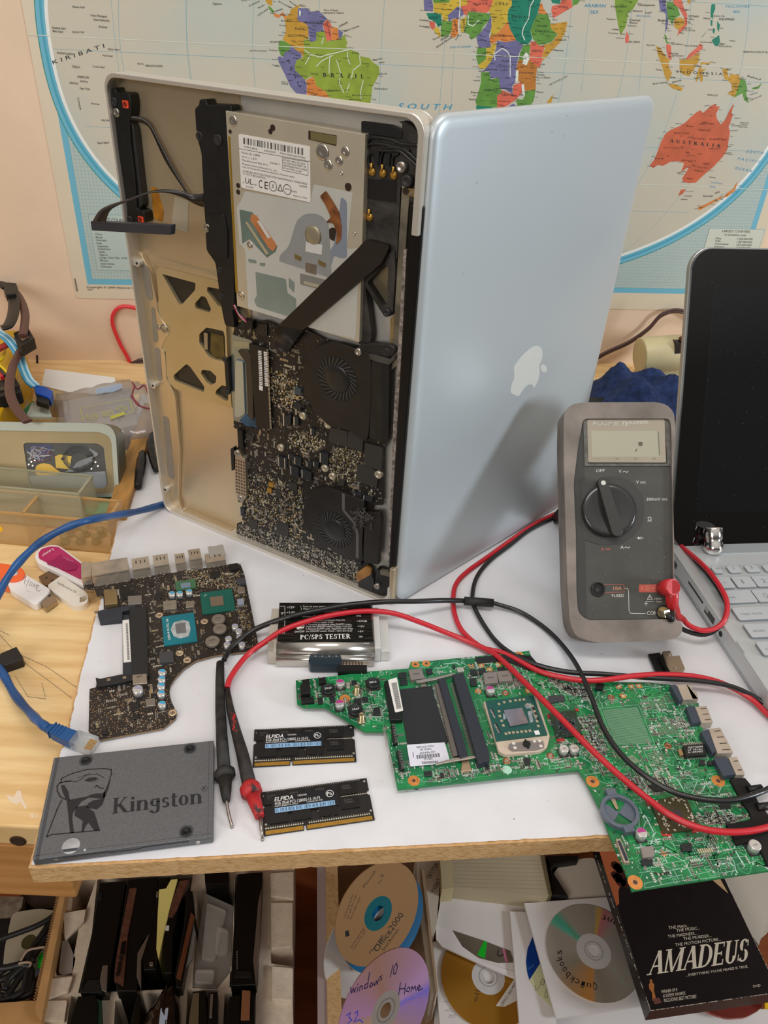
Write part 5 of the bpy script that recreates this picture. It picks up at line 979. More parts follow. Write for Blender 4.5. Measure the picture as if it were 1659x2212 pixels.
m=MB();m.tx(QF,'QBV4 INTEL 06',(985,622),(972,500),(972,622),QT+1,inkw,ZL1);m.obj('printing',c1)
m=MB();m.tx(QF,'//',(1180,372),(1195,366),(1180,362),QT+1,inkw,ZL1);m.obj('printing',c2)
# electrolytic cans and coils
def qcan(x,y,r_,h_,top=None):
    a=QF.pts([(x,y)],QT+h_,ZL1)[0];m=MB();m.box((a[0]-r_,a[0]+r_,a[1]-r_,a[1]+r_),QT,QT+.6,darkp);m.cyl(a[0],a[1],r_*.95,QT+.6,QT+h_,capalu,20)
    if top:
        P=[(a[0]+r_*.85*math.cos(q),a[1]+r_*.85*math.sin(q)) for q in [math.pi*(-.15+1.0*k/10) for k in range(11)]];m.poly(P,QT+h_+.05,top)
    m.obj('capacitor',qb)
blu=M('cap_blue','#2f9fd0',.4)
for x,y in ((992,352),(1037,350),(1092,340),(935,805),(933,845),(930,885),(930,928),(935,990)):qcan(x,y,2.7,5.0,blu)
gr_=M('cap_grey','#9a97ac',.4)
for x,y in ((1358,540),(1380,568),(1320,612),(1385,603),(1312,645)):qcan(x,y,2.6,5,gr_)
qcan(795,905,3.6,6,gr_);qcan(1398,645,2.6,5,gr_)
for x,y,r_ in ((1262,495,5.4),(1270,550,5.4),(1228,622,5.6)):
    a=QF.pts([(x,y)],QT+4,ZL1)[0];m=MB();m.lathe(a[0],a[1],[(r_*.9,QT),(r_,QT+.8),(r_,QT+3.2),(r_*.85,QT+4)],M('coil_taupe','#7d7266',.5,.2),12);m.text('R36',(a[0]-2.4,a[1]-.6),(a[0]+1.8,a[1]-.6),(a[0]-2.4,a[1]+.6),QT+4.06,darkp);m.obj('coil',qb)
for x,y in ((920,478),(1182,515),(1038,698),(1082,738),(998,1042)):
    a=QF.pts([(x,y)],QT,ZL1)[0];m=MB();m.lathe(a[0],a[1],[(3.0,QT),(3.0,QT+.15),(1.5,QT+.2),(1.4,QT)],M('pad_copper_pale','#c8ad8b',.4,.4),20);m.cyl(a[0],a[1],1.3,QT+.1,QT+.16,M('hole_tan','#7a6656',.6),14);m.obj('screw_pad',qb)
# memory bay
bar_=M('bay_black','#1f2022',.45)
ms=qp('memory_socket',[(748,430),(846,425),(858,830),(768,838)],QT,QT+3.6,bar_,bevel=.3)
qp('socket_tray',[(708,480),(748,478),(768,838),(710,842)],QT,QT+1.2,M('bay_slate','#2c3038',.45))
qp('socket_arm',[(560,455),(600,445),(780,415),(790,440),(708,455),(706,495),(575,508)],0.2,QT+3.2,M('bay_slate','#2c3038'),bevel=.3)
qp('socket_arm',[(552,838),(580,845),(700,820),(790,822),(800,845),(640,880),(560,890)],0.2,QT+3.2,bar_,bevel=.3)
lb_=qp('label_strip',[(708,508),(746,503),(758,748),(714,752)],QT+1.2,QT+1.4,M('label_white','#e8e4df'));m=MB()
P=QF.pts([(716,530),(738,526),(750,740),(724,742)],QT+1.4,ZL1)
for k in range(48):
    f0,f1=k/48,(k+(.45 if k % 3 else .75))/48;L0=lambda f:Vector(P[1])*(1-f)+Vector(P[2])*f;C0_=lambda f:(Vector(P[0])+Vector(P[1]))/2*(1-f)+(Vector(P[3])+Vector(P[2]))/2*f
    m.poly([tuple(C0_(f0)),tuple(L0(f0)),tuple(L0(f1)),tuple(C0_(f1))],QT+1.46,inkb)
m.obj('printing',lb_)
for x,y in ((628,852),(720,840),(632,425),(715,412),(556,462)):
    a=QF.pts([(x,y)],QT+3.2,ZL1)[0];m=MB();m.cyl(a[0],a[1],1.4,QT+3,QT+3.5,M('rivet_tan','#8f7f6e',.4,.5),14);m.obj('rivet',qb)
m=MB();rd=random.Random(31);av=[QF.pts(L,QT,ZL1) for L in ([(930,480),(1125,455),(1145,630),(945,660)],[(1150,345),(1345,320),(1365,450),(1165,478)],[(700,430),(850,425),(860,840),(705,845)],[(1185,460),(1310,460),(1300,660),(1180,660)])]
scatter(m,QF,QOUT,ZL1,QT,1500,pal+[pal[1],pal[3],pal[4]],.3,.8,.2,.6,av,rnd=rd);smd_rows(m,QF,QOUT,ZL1,QT,170,pal,rnd=rd,avoid=av)
scatter(m,QF,[(1040,210),(1380,230),(1480,640),(1400,560),(1350,330),(1150,320)],ZL1,QT,700,[pal[1],pal[0]],.3,.9,.2,.6,av,rnd=rd)
dotm=M('via_copper','#c4a07a',.4,.4)
for k in range(480):
    P=QF.pts([(rd.uniform(520,1000),rd.uniform(905,1190))],QT,ZL1)[0]
    if inside(P,QF.pts(QOUT,QT,ZL1)):m.cyl(P[0],P[1],rd.uniform(.2,.42),QT,QT+.08,dotm,6)
stuff(m.obj('surface_mount_parts',qbase,label='tiny soldered parts and copper dots'))
m=MB()
for x,y in ((560,1150),(900,1120),(1400,600),(1350,250),(620,330),(980,800)):
    a=QF.pts([(x,y)],QT,ZL1)[0];m.cyl(a[0],a[1],1.5,0,1.4,darkp,10)
m.obj('underside_parts',qbase)
# ================================================================== power supply tester
TF=flat(-75,388,0,4.8);ZT=(440,1250,3.607)
ts=thing('power_supply_tester',TF,'silver power supply tester with black instruction plate lying behind the probe leads','tester')
x0,x1=TF.pts([(565,685)],2,ZT)[0][0],TF.pts([(1328,670)],2,ZT)[0][0];yb=TF.pts([(590,187)],17,ZT)[0][1];y0=TF.pts([(565,685)],1,ZT)[0][1]
ch=M('tester_steel','#c4beb6',.2,.9,var=.04,scale=10)
prof=[(y0,1)]
for a_ in range(0,91,15):q=math.radians(180-a_);prof.append((y0+4+4*math.cos(q),6+4*math.sin(q)*.8))
for a_ in range(0,91,10):q=math.radians(180-a_);prof.append((y0+12+8.5*math.cos(q),9.6+7.4*math.sin(q)))
prof+=[(yb,17),(yb,1)]
m=MB();n=len(prof)
for X in (x0,x1):m.v+=[(X,a,b) for a,b in prof]
for i in range(n):j=(i+1) % n;m.face((i,n+i,n+j,j),ch,1<=i<n-3)
m.face(range(n),ch);m.face(range(2*n-1,n-1,-1),ch);m.obj('casing',ts)
brs=M('plate_brushed_black','#23231f',.3,.7,stretch=(1,14,1),scale=60,col2='#55524a',thr=(.4,.75))
pl=pp('instruction_plate',ts,TF,[(590,187),(1298,187),(1322,490),(576,490)],ZT,17,17.3,brs);m=MB()
for s,A,B,T,rm in (('PC/SPS TESTER',(752,474),(1145,466),(752,438),1),('+12V',(650,232),(708,230),(650,216),0),('+3.3V',(645,272),(712,270),(645,257),0),('PG',(1192,297),(1225,297),(1192,286),0),('+5VSB',(1195,338),(1272,338),(1195,325),0),('+12V',(1198,378),(1252,378),(1198,365),0),('+5V',(1200,418),(1245,418),(1200,405),0),('-5V',(1205,460),(1240,460),(1205,446),0),('ON/OFF',(708,420),(785,418),(708,407),0),('1. Turn on your power supply and check voltage',(755,224),(1180,218),(755,212),0),('2. Plug in connector, plug FLOPPY connector',(757,241),(1120,238),(757,230),0),('3. Pull out the plug, plug IDE connector',(790,262),(1060,256),(790,250),0),('switch, Check +5V +12V +3.3V',(770,302),(1100,292),(770,290),0),('4. plug in peripheral, Press the',(860,330),(1100,328),(860,318),0),('switch, check +12V',(850,347),(1010,346),(850,336),0),('6. Remove peripheral, plug FLOPPY conn.,',(795,364),(1155,361),(795,352),0),('Press the ON/OFF switch, Check +12V,+5V',(800,380),(1155,378),(800,368),0),('7. Remove FLOPPY conn., plug SATA con., Press',(795,398),(1162,394),(795,386),0),('the ON/OFF switch, Check +12V,+5V,+3.3V',(798,416),(1158,413),(798,404),0),('24',(604,280),(618,280),(604,262),0)):
    m.tx(TF,s,A,B,T,17.3,inkw,ZT,bool(rm),.06)
for P in ([(595,215),(632,215),(632,300)],[(632,320),(630,425),(612,428)],[(600,264),(640,264)]):lnm2(m,TF,P,.25,17.3,ZT,inkw)
m.obj('printing',pl,label='white printed instructions')
for q in ((730,228),(732,268),(1168,330),(1170,372),(1172,410),(1174,455),(1165,295)):
    a=TF.pts([q],17.3,ZT)[0];m=MB();m.cyl(a[0],a[1],1.1,17.3,17.9,M('lamp_dark','#1c1b18',.2),14);m.obj('indicator_lamp',ts)
a=TF.pts([(748,375)],17.3,ZT)[0];m=MB();m.lathe(a[0],a[1],[(4.2,17.3),(4.2,19),(3.6,19.6),(.1,19.8)],M('button_silver','#b9b1a6',.2,.9),24);m.obj('push_button',ts)
pp('floppy_socket',ts,TF,[(830,590),(1065,590),(1080,640),(1060,668),(830,668),(815,640)],ZT,1.5,9.5,M('socket_blue_black','#27333c',.3),rnd=1.5)
m=MB()
for k in range(4):a=TF.pts([(870+k*54,606)],9.5,ZT)[0];m.cyl(a[0],a[1],.55,9.5,9.9,steel,8)
m.obj('socket_pins',ts)
mk=M('milky_plastic','#c9c8c3',.4,.0,coat=.2)
l1=TF.pts([(490,222),(490,640)],8,ZT);m=MB();m.box((l1[1][0]+.5,x0-.02,y0+3,yb-3),1,13.5,M('socket_beige','#b5ada1',.5))
for k in range(11):m.box((l1[1][0]+.3,x0-2,y0+3.1+k*1.0,y0+3.5+k*1.0),2,13.7,M('socket_slot','#8a8278',.6))
m.obj('drive_socket',ts,label='beige socket on the left side')
r_=TF.pts([(1452,220),(1455,640)],8,ZT);m=MB();m.box((x1+.02,r_[1][0]-7,y0+5,yb-3),1,15,mk);m.box((r_[1][0]-7,r_[1][0],y0+6,yb-5),.5,11,mk);m.obj('main_socket',ts,bevel=.6,label='milky white socket on the right side')
sx0,sx1=TF.pts([(1045,760)],6,ZT)[0][0],TF.pts([(1272,730)],6,ZT)[0][0]
m=MB();m.box((sx0,sx1,y0-8.5,y0),1,3.5,M('board_edge_beige','#bdb2a0',.5));m.box((sx0,sx1,y0-11.5,y0-5),0,8,blackp)
for k in range(8):u=sx0+1.6+k*(sx1-sx0-3)/8;m.box((u,u+.8,y0-5,y0-.3),3.6,4.4,M('pin_brown','#6d4634',.4,.4));m.box((u,u+.9,y0-11.6,y0-11.4),2,4.5,M('slot_black2','#050505',.6));m.box((u+.2,u+1.0,y0-10,y0-8),8,8.05,M('slot_black2','#050505'))
m.obj('sata_connector',ts,label='black slotted connector at the front')
# ================================================================== green motherboard
GF=flat(20.8,297.9,0,12.0);G1=(620,1380,2.676);G2=(1140,1380,3.197)
gb=thing('green_motherboard',GF,'large bright green circuit board with processor socket, overhanging the white board edge','circuit board')
GT=5.2
def g1(name,L,h0,h1,mt,par=None,z=G1,**k):return pp(name,par or gb,GF,L,z,h0,h1,mt,**k)
def g2(name,L,h0,h1,mt,par=None,**k):return g1(name,L,h0,h1,mt,par,z=G2,**k)
grn=M('solder_mask_green','#1c8449',.32,coat=.3,col2='#11683f',scale=45,stretch=(1,1,1),thr=(.42,.58),detail=2)
GOUT=[(638.7,1469.7),(728,1460),(792,1451),(883,1444),(887,1430),(936,1427),(1035,1417),(1143,1406),(1149,1421),(1168,1443),(1234,1472),(1400,1474),(1453,1480),(1468,1518),(1509,1518),(1515,1568),(1543,1630),(1559,1680),(1594,1687),(1628,1749),(1659,1812),(1720,1872),(1387,1921),(1365,1925),(1356,1896),(1324.5,1824),(1296,1749),(1265,1686.5),(1249.5,1663),(1140,1674),(859,1705),(835,1580),(788,1580),(702,1527.6),(657,1527.6),(642,1520)]
gbase=g1('circuit_board',GOUT,3.6,GT,grn,z=None,side=M('board_side_green','#2c7a48',.6))
# mounting pads
cp=copper
def pad(x,y,r_,ri,z,sq=None,mt=None):
    a=GF.pts([(x,y)],GT,z)[0];m=MB();m.cyl(a[0],a[1],r_,GT,GT+.07,mt or cp,28);m.cyl(a[0],a[1],ri*1.15,GT+.07,GT+.1,M('pad_rim','#b9a08a',.4,.4),20);m.cyl(a[0],a[1],ri,GT+.1,GT+.13,M('pad_hole','#5b3a26',.7),20);m.obj('mounting_pad',gb)
for x,y in ((335,347),(733,820),(1342,92)):pad(x,y,3.9 if x != 1342 else 3.3,1.2,G1)
for x,y in ((448,985),(1315,982),(742,1682)):pad(x,y,4.3,1.4,G2)
for x,y in ((742,148),(805,143)):pad(x,y,3.1,1.1,G1)
for x,y,z in ((1263,313,G1),(1105,302,G1),(1270,706,G1),(1522,676,G1),(575,405,G2),(968,740,G2)):
    if (x,y)==(1105,302):a=GF.pts([(x,y)],GT,z)[0];m=MB();m.cyl(a[0],a[1],2.4,GT,GT+.06,cp,20);m.obj('copper_spot',gb);continue
    a=GF.pts([(x,y)],GT,z)[0];m=MB();m.lathe(a[0],a[1],[(2.6,GT),(2.6,GT+.12),(2.0,GT+.5),(1.5,GT+.5),(1.3,GT+.1)],M('eyelet_copper','#a86b47',.35,.6),22);m.cyl(a[0],a[1],1.3,GT+.05,GT+.15,M('eyelet_hole','#6d4a36',.6) if z==G2 else steel,16);m.obj('screw_eyelet',gb)
a=GF.pts([(1272,757)],GT,G1)[0];m=MB();m.cyl(a[0],a[1],3.2,GT,GT+.06,M('silk_mint','#a9d6c0',.5),24);m.obj('round_mark',gb)
for x,y in ((402,300),(430,460)):
    a=GF.pts([(x,y+12)],GT,G1)[0];m=MB();m.lathe(a[0],a[1],[(3.2,GT),(3.2,GT+.3),(1.9,GT+.4),(1.9,GT+6.5),(1.1,GT+6.6),(1.0,GT+5.8)],M('standoff_brass','#a89a77',.3,.8),18);m.obj('standoff',gb)
# electrolytic cans
mag=M('cap_magenta','#b03a80',.4)
def gcan(x,y,r_,h_,z,mark=None):
    a=GF.pts([(x,y)],GT+h_,z)[0];m=MB();m.box((a[0]-r_,a[0]+r_,a[1]-r_,a[1]+r_),GT,GT+.5,darkp);m.lathe(a[0],a[1],[(r_*.95,GT+.5),(r_*.95,GT+h_-.3),(r_*.85,GT+h_)],capalu,22)
    if mark:m.poly([(a[0]+r_*.82*math.cos(math.pi*(.0+k/10)),a[1]+r_*.82*math.sin(math.pi*(.0+k/10))) for k in range(11)],GT+h_+.05,mark)
    else:m.text('220',(a[0]-1.4,a[1]-.6),(a[0]+1.4,a[1]-.6),(a[0]-1.4,a[1]+.4),GT+h_+.05,darkp)
    m.obj('capacitor',gb)
for x,y in ((308,250),(305,370),(1177,290)):gcan(x,y,3.3,5.4,G1,mag)
gcan(790,1335,3.5,6,G2,mag)
for x,y in ((252,755),(324,752)):gcan(x,y,3.3,5.4,G2)
gcan(1572,1420,3.8,6,G2)
# coils
for x,y,z,s_ in ((238,285,G1,'2R5F'),(397,405,G1,'2R5F'),(497,250,G1,'8R2')):
    a=GF.pts([(x,y)],GT+3.6,z)[0];m=MB();m.box((a[0]-5.0,a[0]+5.0,a[1]-5.2,a[1]+5.2),GT,GT+1.2,M('coil_base','#3d3833',.5));m.lathe(a[0],a[1],[(4.9,GT+1),(5.0,GT+3.2),(4.4,GT+3.7),(4.0,GT+3.4),(.1,GT+3.4)],M('coil_black','#25282a',.35,.2),26);m.text(s_,(a[0]-2.6,a[1]-.7),(a[0]+2.6,a[1]-.7),(a[0]-2.6,a[1]+.9),GT+3.5,inkw);m.obj('coil',gb)
# big flat inductors and other boxes
tp=M('inductor_taupe','#8f8681',.45,.3,var=.06,scale=60)
cb=M('chip_charcoal','#25282a',.35);sv=M('silver_end','#c6c2b8',.35,.6)
for L,h_,mt,nm,tx_ in (([(702,178),(778,170),(796,228),(716,236)],3.2,tp,'inductor','1R0'),([(1134,196),(1212,190),(1222,252),(1144,258)],3.4,tp,'inductor','R45'),([(1212,188),(1288,180),(1308,240),(1226,246)],3.4,tp,'inductor','R45'),([(1310,225),(1352,220),(1366,262),(1322,266)],2.8,tp,'inductor','1R5'),([(980,165),(1020,162),(1026,186),(986,190)],2.2,sv,'inductor',None),([(75,262),(132,258),(136,315),(80,320)],5,blackp,'power_jack_shell',None),([(88,236),(130,230),(132,262),(90,266)],3.2,blackp,'black_component',None),([(80,338),(150,334),(158,360),(84,366)],3.2,blackp,'black_component',None),([(182,225),(222,220),(226,252),(186,256)],3,blackp,'black_component',None),([(178,338),(205,336),(208,372),(180,374)],1.4,cb,'chip',None),([(245,332),(275,330),(278,362),(248,364)],1.4,cb,'chip',None),([(385,345),(428,342),(430,372),(388,376)],1.4,cb,'chip',None),([(432,336),(468,334),(470,360),(434,362)],1.4,cb,'chip',None),([(498,398),(535,394),(542,436),(502,440)],1.6,cb,'chip',None),([(372,240),(402,238),(404,262),(374,265)],1.4,cb,'chip',None),([(342,250),(362,248),(364,282),(344,284)],1.2,sv,'chip',None),([(642,195),(688,192),(692,225),(646,228)],1.2,cb,'chip',None),([(650,235),(694,232),(698,262),(654,266)],1.2,cb,'chip',None),([(804,172),(838,170),(842,200),(808,202)],1.4,cb,'chip',None),([(1055,178),(1095,174),(1102,205),(1062,210)],1.4,cb,'chip',None),([(1105,172),(1145,168),(1150,198),(1112,202)],1.4,cb,'chip',None),([(1055,228),(1092,224),(1100,268),(1062,272)],1.4,cb,'chip',None),([(1215,165),(1255,162),(1262,182),(1220,186)],1.4,cb,'chip',None),([(955,150),(970,148),(974,168),(958,170)],1.2,cb,'chip',None),([(790,766),(835,762),(840,790),(795,794)],1.2,cb,'chip',None),([(885,775),(905,772),(908,795),(888,797)],1.2,cb,'chip',None),([(1368,688),(1405,684),(1408,722),(1372,726)],1.4,cb,'chip',None),([(1148,735),(1168,733),(1172,752),(1150,755)],1,cb,'chip',None)):
    o=g1(nm,L,GT,GT+h_,mt,bevel=.2)
    if tx_:
        m=MB();c_=GF.pts([((L[0][0]+L[2][0])/2,(L[0][1]+L[2][1])/2)],GT+h_,G1)[0];m.text(tx_,(c_[0]-2.2,c_[1]-.5),(c_[0]+2.2,c_[1]-.5),(c_[0]-2.2,c_[1]+.8),GT+h_+.05,darkp);m.obj('printing',o)
for L,h_,mt,nm in (([(1072,735),(1215,725),(1240,800),(1090,812)],3.2,M('transformer_black','#18181a',.35),'network_transformer'),([(690,1000),(758,998),(762,1035),(694,1038)],1.4,cb,'chip'),([(1325,1140),(1398,1132),(1405,1170),(1330,1176)],1.2,cb,'chip'),([(1055,1415),(1130,1408),(1140,1460),(1066,1466)],1.6,cb,'chip'),([(780,1440),(868,1425),(876,1500),(795,1510)],3.0,tp,'inductor'),([(782,1524),(860,1520),(866,1560),(790,1564)],1.3,cb,'chip'),([(1185,838),(1222,834),(1228,868),(1192,872)],1.2,cb,'chip'),([(1240,842),(1280,838),(1286,868),(1248,872)],1.8,cb,'chip'),([(476,300),(532,310),(520,345),(470,340)],3,blackp,'lever_clip'),([(140,392),(250,385),(262,425),(150,445)],1.0,M('chip_slate_gloss','#3c3e44',.2),'chip'),([(1038,762),(1062,758),(1078,800),(1052,806)],2,M('crystal_tan','#b0906a',.3,.6),'crystal'),([(830,1005),(900,1010),(940,1050),(870,1050)],1.2,cb,'chip'),([(1370,1260),(1395,1258),(1398,1285),(1372,1288)],1.4,cb,'chip')):
    o=g2(nm,L,GT,GT+h_,mt,bevel=.2)
    if nm=='network_transformer':
        m=MB()
        for i,s in enumerate(('GST5009','LF 1016C','N 1093402')):m.tx(GF,s,(1108,757+i*17),(1210,749+i*17),(1106,745+i*17),GT+3.2,inkw,G2)
        r_=GF.pts([(1090,812),(1240,800),(1215,725),(1072,735)],GT+1,G2)
        for a,b,sg_ in ((r_[0],r_[1],-1),(r_[3],r_[2],1)):
            for k in range(12):u=a[0]+(b[0]-a[0])*(k+.5)/12;y=a[1]+(b[1]-a[1])*(k+.5)/12;m.box((u-.28,u+.28,min(y,y+sg_*2.2),max(y,y+sg_*2.2)),GT,GT+.7,sv)
        m.obj('pins',o)
# black card-slot, black plastic sheet, spare part label
g1('card_slot',[(562,245),(600,235),(662,440),(668,465),(598,470)],GT,GT+4.2,M('slot_black3','#141516',.45),bevel=.4)
lb_=g1('serial_label',[(584,238),(635,222),(672,415),(625,425)],GT+4.2,GT+4.4,M('label_white','#e8e4df'),rnd=.8);m=MB()
P=GF.pts([(603,258),(634,252),(662,402),(634,408)],GT+4.4,G1)
for k in range(46):
    f0,f1=k/46,(k+(.45 if k % 3 else .72))/46;g_=lambda i,j,f:tuple(Vector(P[i])*(1-f)+Vector(P[j])*f)
    m.poly([g_(0,3,f0),g_(1,2,f0),g_(1,2,f1),g_(0,3,f1)],GT+4.46,inkb)
m.obj('printing',lb_)
sh=M('insulation_film','#1b191b',.3,coat=.5,var=.12,scale=12,bump=.3,bscale=18)
g1('black_film',[(648,292),(838,274),(852,330),(935,600),(700,628),(665,440)],GT,GT+.9,sh,rnd=1)
lb_=g1('spare_part_label',[(692,612),(912,598),(945,715),(712,738)],GT+.9,GT+1.1,M('label_lilac','#dcdce8',.6),rnd=1);m=MB()
for s,A,B,T in (('REPLACE WITH',(750,633),(850,625),(748,622)),('HP SPARE',(770,647),(836,641),(768,637)),('605496-001',(768,668),(858,658),(766,656)),('7F1084',(792,702),(842,698),(790,691))):m.tx(GF,s,A,B,T,GT+1.1,inkb,G1)
for (xa,ya),(xb,yb_),dy in (((748,672),(884,660),22),((780,710),(872,704),14)):
    for k in range(26):
        f=k/26;w_=.4 if k % 3 else .7
        q=[(xa+(xb-xa)*f,ya+(yb_-ya)*f),(xa+(xb-xa)*(f+w_/26),ya+(yb_-ya)*f),(xa+3+(xb-xa)*(f+w_/26),ya+(yb_-ya)*f+dy),(xa+3+(xb-xa)*f,ya+(yb_-ya)*f+dy)]
        m.poly(GF.pts(q,GT+1.1,G1),GT+1.16,inkb)
lnm2(m,GF,[(728,655),(731,685)],.35,GT+1.1,G1,inkb);m.obj('printing',lb_)
# memory sockets
def sock(L,hh,nm='memory_socket'):return g1(nm,L,GT,GT+hh,M('socket_slate','#2b2f38',.42),bevel=.35)
s1=sock([(872,232),(915,224),(1048,672),(1000,690)],5.0);s2=sock([(958,205),(1020,192),(1168,655),(1172,700),(1105,720),(1090,668)],6.2)
g1('socket_liner',[(856,258),(880,256),(988,672),(962,680)],GT,GT+3.0,M('liner_brown_grey','#6a625e',.5));g1('socket_liner',[(960,235),(978,232),(1100,660),(1082,666)],GT,GT+3.4,M('liner_brown_grey','#6a625e'))
for Lx,Ly in (((848,272),(955,690)),((950,262),(1070,680))):
    m=MB();A,B=GF.pts([Lx,Ly],GT,G1)
    for k in range(60):
        f=k/60;x,y=A[0]+(B[0]-A[0])*f,A[1]+(B[1]-A[1])*f;m.box((x-1.0,x+1.0,y-.14,y+.14),GT,GT+.9,sv)
    m.obj('contact_row',gb)
for L in ([(745,240),(855,222),(970,195),(975,205),(860,236),(750,254)],[(855,718),(960,690),(1105,672),(1110,684),(970,706),(860,728)]):g1('socket_latch',L,GT+3,GT+4.2,M('latch_steel','#b3aaa0',.3,.8),bevel=.15)
g1('latch_foot',[(1012,705),(1052,700),(1068,762),(1005,768)],GT,GT+1.6,M('latch_foot_tan','#b79f83',.35,.7),bevel=.3);g1('latch_foot',[(772,255),(800,250),(805,272),(776,276)],GT,GT+2,M('latch_steel','#b3aaa0'))
for L in ([(600,495),(622,490),(640,600),(615,606)],[(632,645),(655,640),(680,750),(655,756)]):
    o=g1('flat_cable_socket',L,GT,GT+3.2,blackp,bevel=.2);m=MB();P=GF.pts(L,GT+3.2,G1)
    for k in range(12):f=(k+.5)/12;x,y=P[1][0]+(P[2][0]-P[1][0])*f,P[1][1]+(P[2][1]-P[1][1])*f;m.box((x-1.8,x+.3,y-.22,y+.22),GT+3.2,GT+3.3,M('pin_grey','#8d8d8a',.4,.5));m.box((x-8.0,x-6.4,y-.2,y+.2),GT,GT+.6,sv)
    m.obj('pins',o)
# processor in its socket
g1('socket_frame',[(1135,362),(1440,325),(1520,560),(1505,625),(1460,650),(1260,668),(1222,648),(1205,590)],GT,GT+3.4,M('frame_tan','#c9b7a4',.5),rnd=1,bevel=.4)
pr=g1('processor',[(1148,358),(1425,328),(1505,552),(1210,588)],GT+3.4,GT+4.8,M('processor_green','#0e4f47',.3,coat=.2));g1('die',[(1252,412),(1358,398),(1396,486),(1290,506)],GT+4.8,GT+5.9,M('die_mirror','#a6a2b0',.12,.9,var=.25,scale=50),par=pr)
smg=M('paste_streak','#9aa6b0',.2,.5,var=.4,scale=120)
for L in ([(1250,430),(1262,425),(1272,460),(1250,468)],[(1370,380),(1410,372),(1420,395),(1385,405)],[(1390,420),(1412,415),(1425,480),(1405,485)]):g1('paste_streak',L,GT+4.8,GT+4.95,smg,par=pr,rnd=1)
m=MB()
for x,y in ((1225,378),(1255,368),(1290,362),(1320,357),(1345,354),(1368,352),(1225,420),(1230,448),(1240,475),(1250,502),(1285,545),(1308,543),(1332,541),(1356,538),(1380,536),(1404,533),(1430,420),(1438,448),(1445,478),(1452,505),(1390,380),(1418,390),(1265,550)):
    a=GF.pts([(x,y)],GT+4.8,G1)[0];m.box((a[0]-.9,a[0]+.9,a[1]-.9,a[1]+.9),GT+4.8,GT+5.2,M('cap_pad_tan','#b8ac93',.4,.4))
a=GF.pts([(1445,542)],GT+4.8,G1)[0];m.box((a[0]-1.7,a[0]+1.7,a[1]-1.7,a[1]+1.7),GT+4.8,GT+4.9,inkw)
for L in ([(1172,405),(1188,402),(1210,460),(1198,462)],[(1195,490),(1212,487),(1238,545),(1222,548)],[(1405,395),(1425,392),(1458,470),(1440,474)]):
    m.poly(GF.pts(L,GT+4.8,G1),GT+4.87,M('print_black','#0c1816',.5))
    A,B=GF.pts([L[0],L[3]],GT+4.8,G1)
    for k in range(4):m.tx(GF,'AMD' if k==0 else 'HMN870',(L[3][0]+1+k*3,L[3][1]-3),(L[0][0]+1+k*3,L[0][1]+3),(L[3][0]-1+k*3,L[3][1]-3),GT+4.84,inkw,G1)
m.obj('printing',pr)
lv=g1('socket_lever_plate',[(1285,605),(1430,585),(1480,590),(1488,625),(1440,640),(1300,645),(1280,628)],GT+3.4,GT+4.6,M('lever_grey','#8e8684',.4,.5),rnd=.8,bevel=.2)
for x,y in ((1310,605),(1318,630),(1430,592),(1460,590),(1468,620)):
    a=GF.pts([(x,y)],GT+4.6,G1)[0];m=MB();m.cyl(a[0],a[1],1.2,GT+4.6,GT+4.75,M('rivet_white','#d8cfc6',.4),14);m.obj('rivet',lv)
a=GF.pts([(1385,610)],GT+4.6,G1)[0];m=MB();m.cyl(a[0],a[1],2.7,GT+4.4,GT+5.6,blackp,8);m.box((a[0]-.5,a[0]+.5,a[1]-3.6,a[1]+3.2),GT+4.6,GT+5.9,blackp);m.obj('lock_screw',lv)
# two bare chips with scraped dies
gq=g2('bare_chip',[(150,512),(328,492),(378,660),(198,690)],GT,GT+1.2,M('chip_olive','#2d4030',.35,var=.3,scale=60,bump=.4));g2('die',[(225,575),(272,568),(290,620),(240,630)],GT+1.2,GT+2.0,M('die_dark_blue','#232a38',.15),par=gq)
m=MB();rd=random.Random(8)
for k in range(120):
    a_=rd.uniform(0,6.3);q=GF.pts([(258+rd.gauss(0,34),598+rd.gauss(0,34))],GT+1.2,G2)[0];m.obox(q[0],q[1],rd.uniform(.6,2),rd.uniform(.4,1.2),GT+1.2,GT+1.6,rd.uniform(0,180),M('paste_crumb','#5d6a72',.4,.2,var=.3,scale=100))
stuff(m.obj('dried_paste',gq))
redp=M('red_adhesive','#b4302c',.5)
for L in ([(195,690),(240,684),(262,700),(208,708)],[(325,480),(350,480),(352,500),(330,495)],[(355,672),(385,665),(392,682),(360,690)],[(135,520),(150,518),(156,545),(142,548)],[(815,1105),(832,1100),(845,1142),(830,1150)],[(918,1320),(940,1345),(995,1348),(990,1362),(930,1358)],[(1130,1325),(1190,1312),(1192,1328),(1140,1338)]):g2('red_adhesive',L,GT,GT+.7,redp,rnd=.6)
gq=g2('graphics_chip',[(845,1120),(1085,1075),(1190,1310),(935,1345)],GT,GT+1.3,M('chip_brown_olive','#403a22',.35));g2('die',[(955,1195),(1048,1180),(1075,1232),(985,1250)],GT+1.3,GT+2.1,M('die_plum','#3c3038',.2),par=gq)
m=MB()
for k in range(46):
    s_=k % 4;f=rd.uniform(.12,.88);e=rd.uniform(.05,.2)
    u,v=((f,e),(1-e,f),(f,1-e),(e,f))[s_];A,B,C_,D=GF.pts([(845,1120),(1085,1075),(1190,1310),(935,1345)],GT+1.3,G2)
    q=(Vector(A)*(1-u)+Vector(B)*u)*(1-v)+(Vector(D)*(1-u)+Vector(C_)*u)*v;m.obox(q.x,q.y,1.5,.8,GT+1.3,GT+1.7,rd.choice((20,65,110,-30)),M('smd_cream','#d1c9b4'))
m.obj('chip_capacitors',gq)
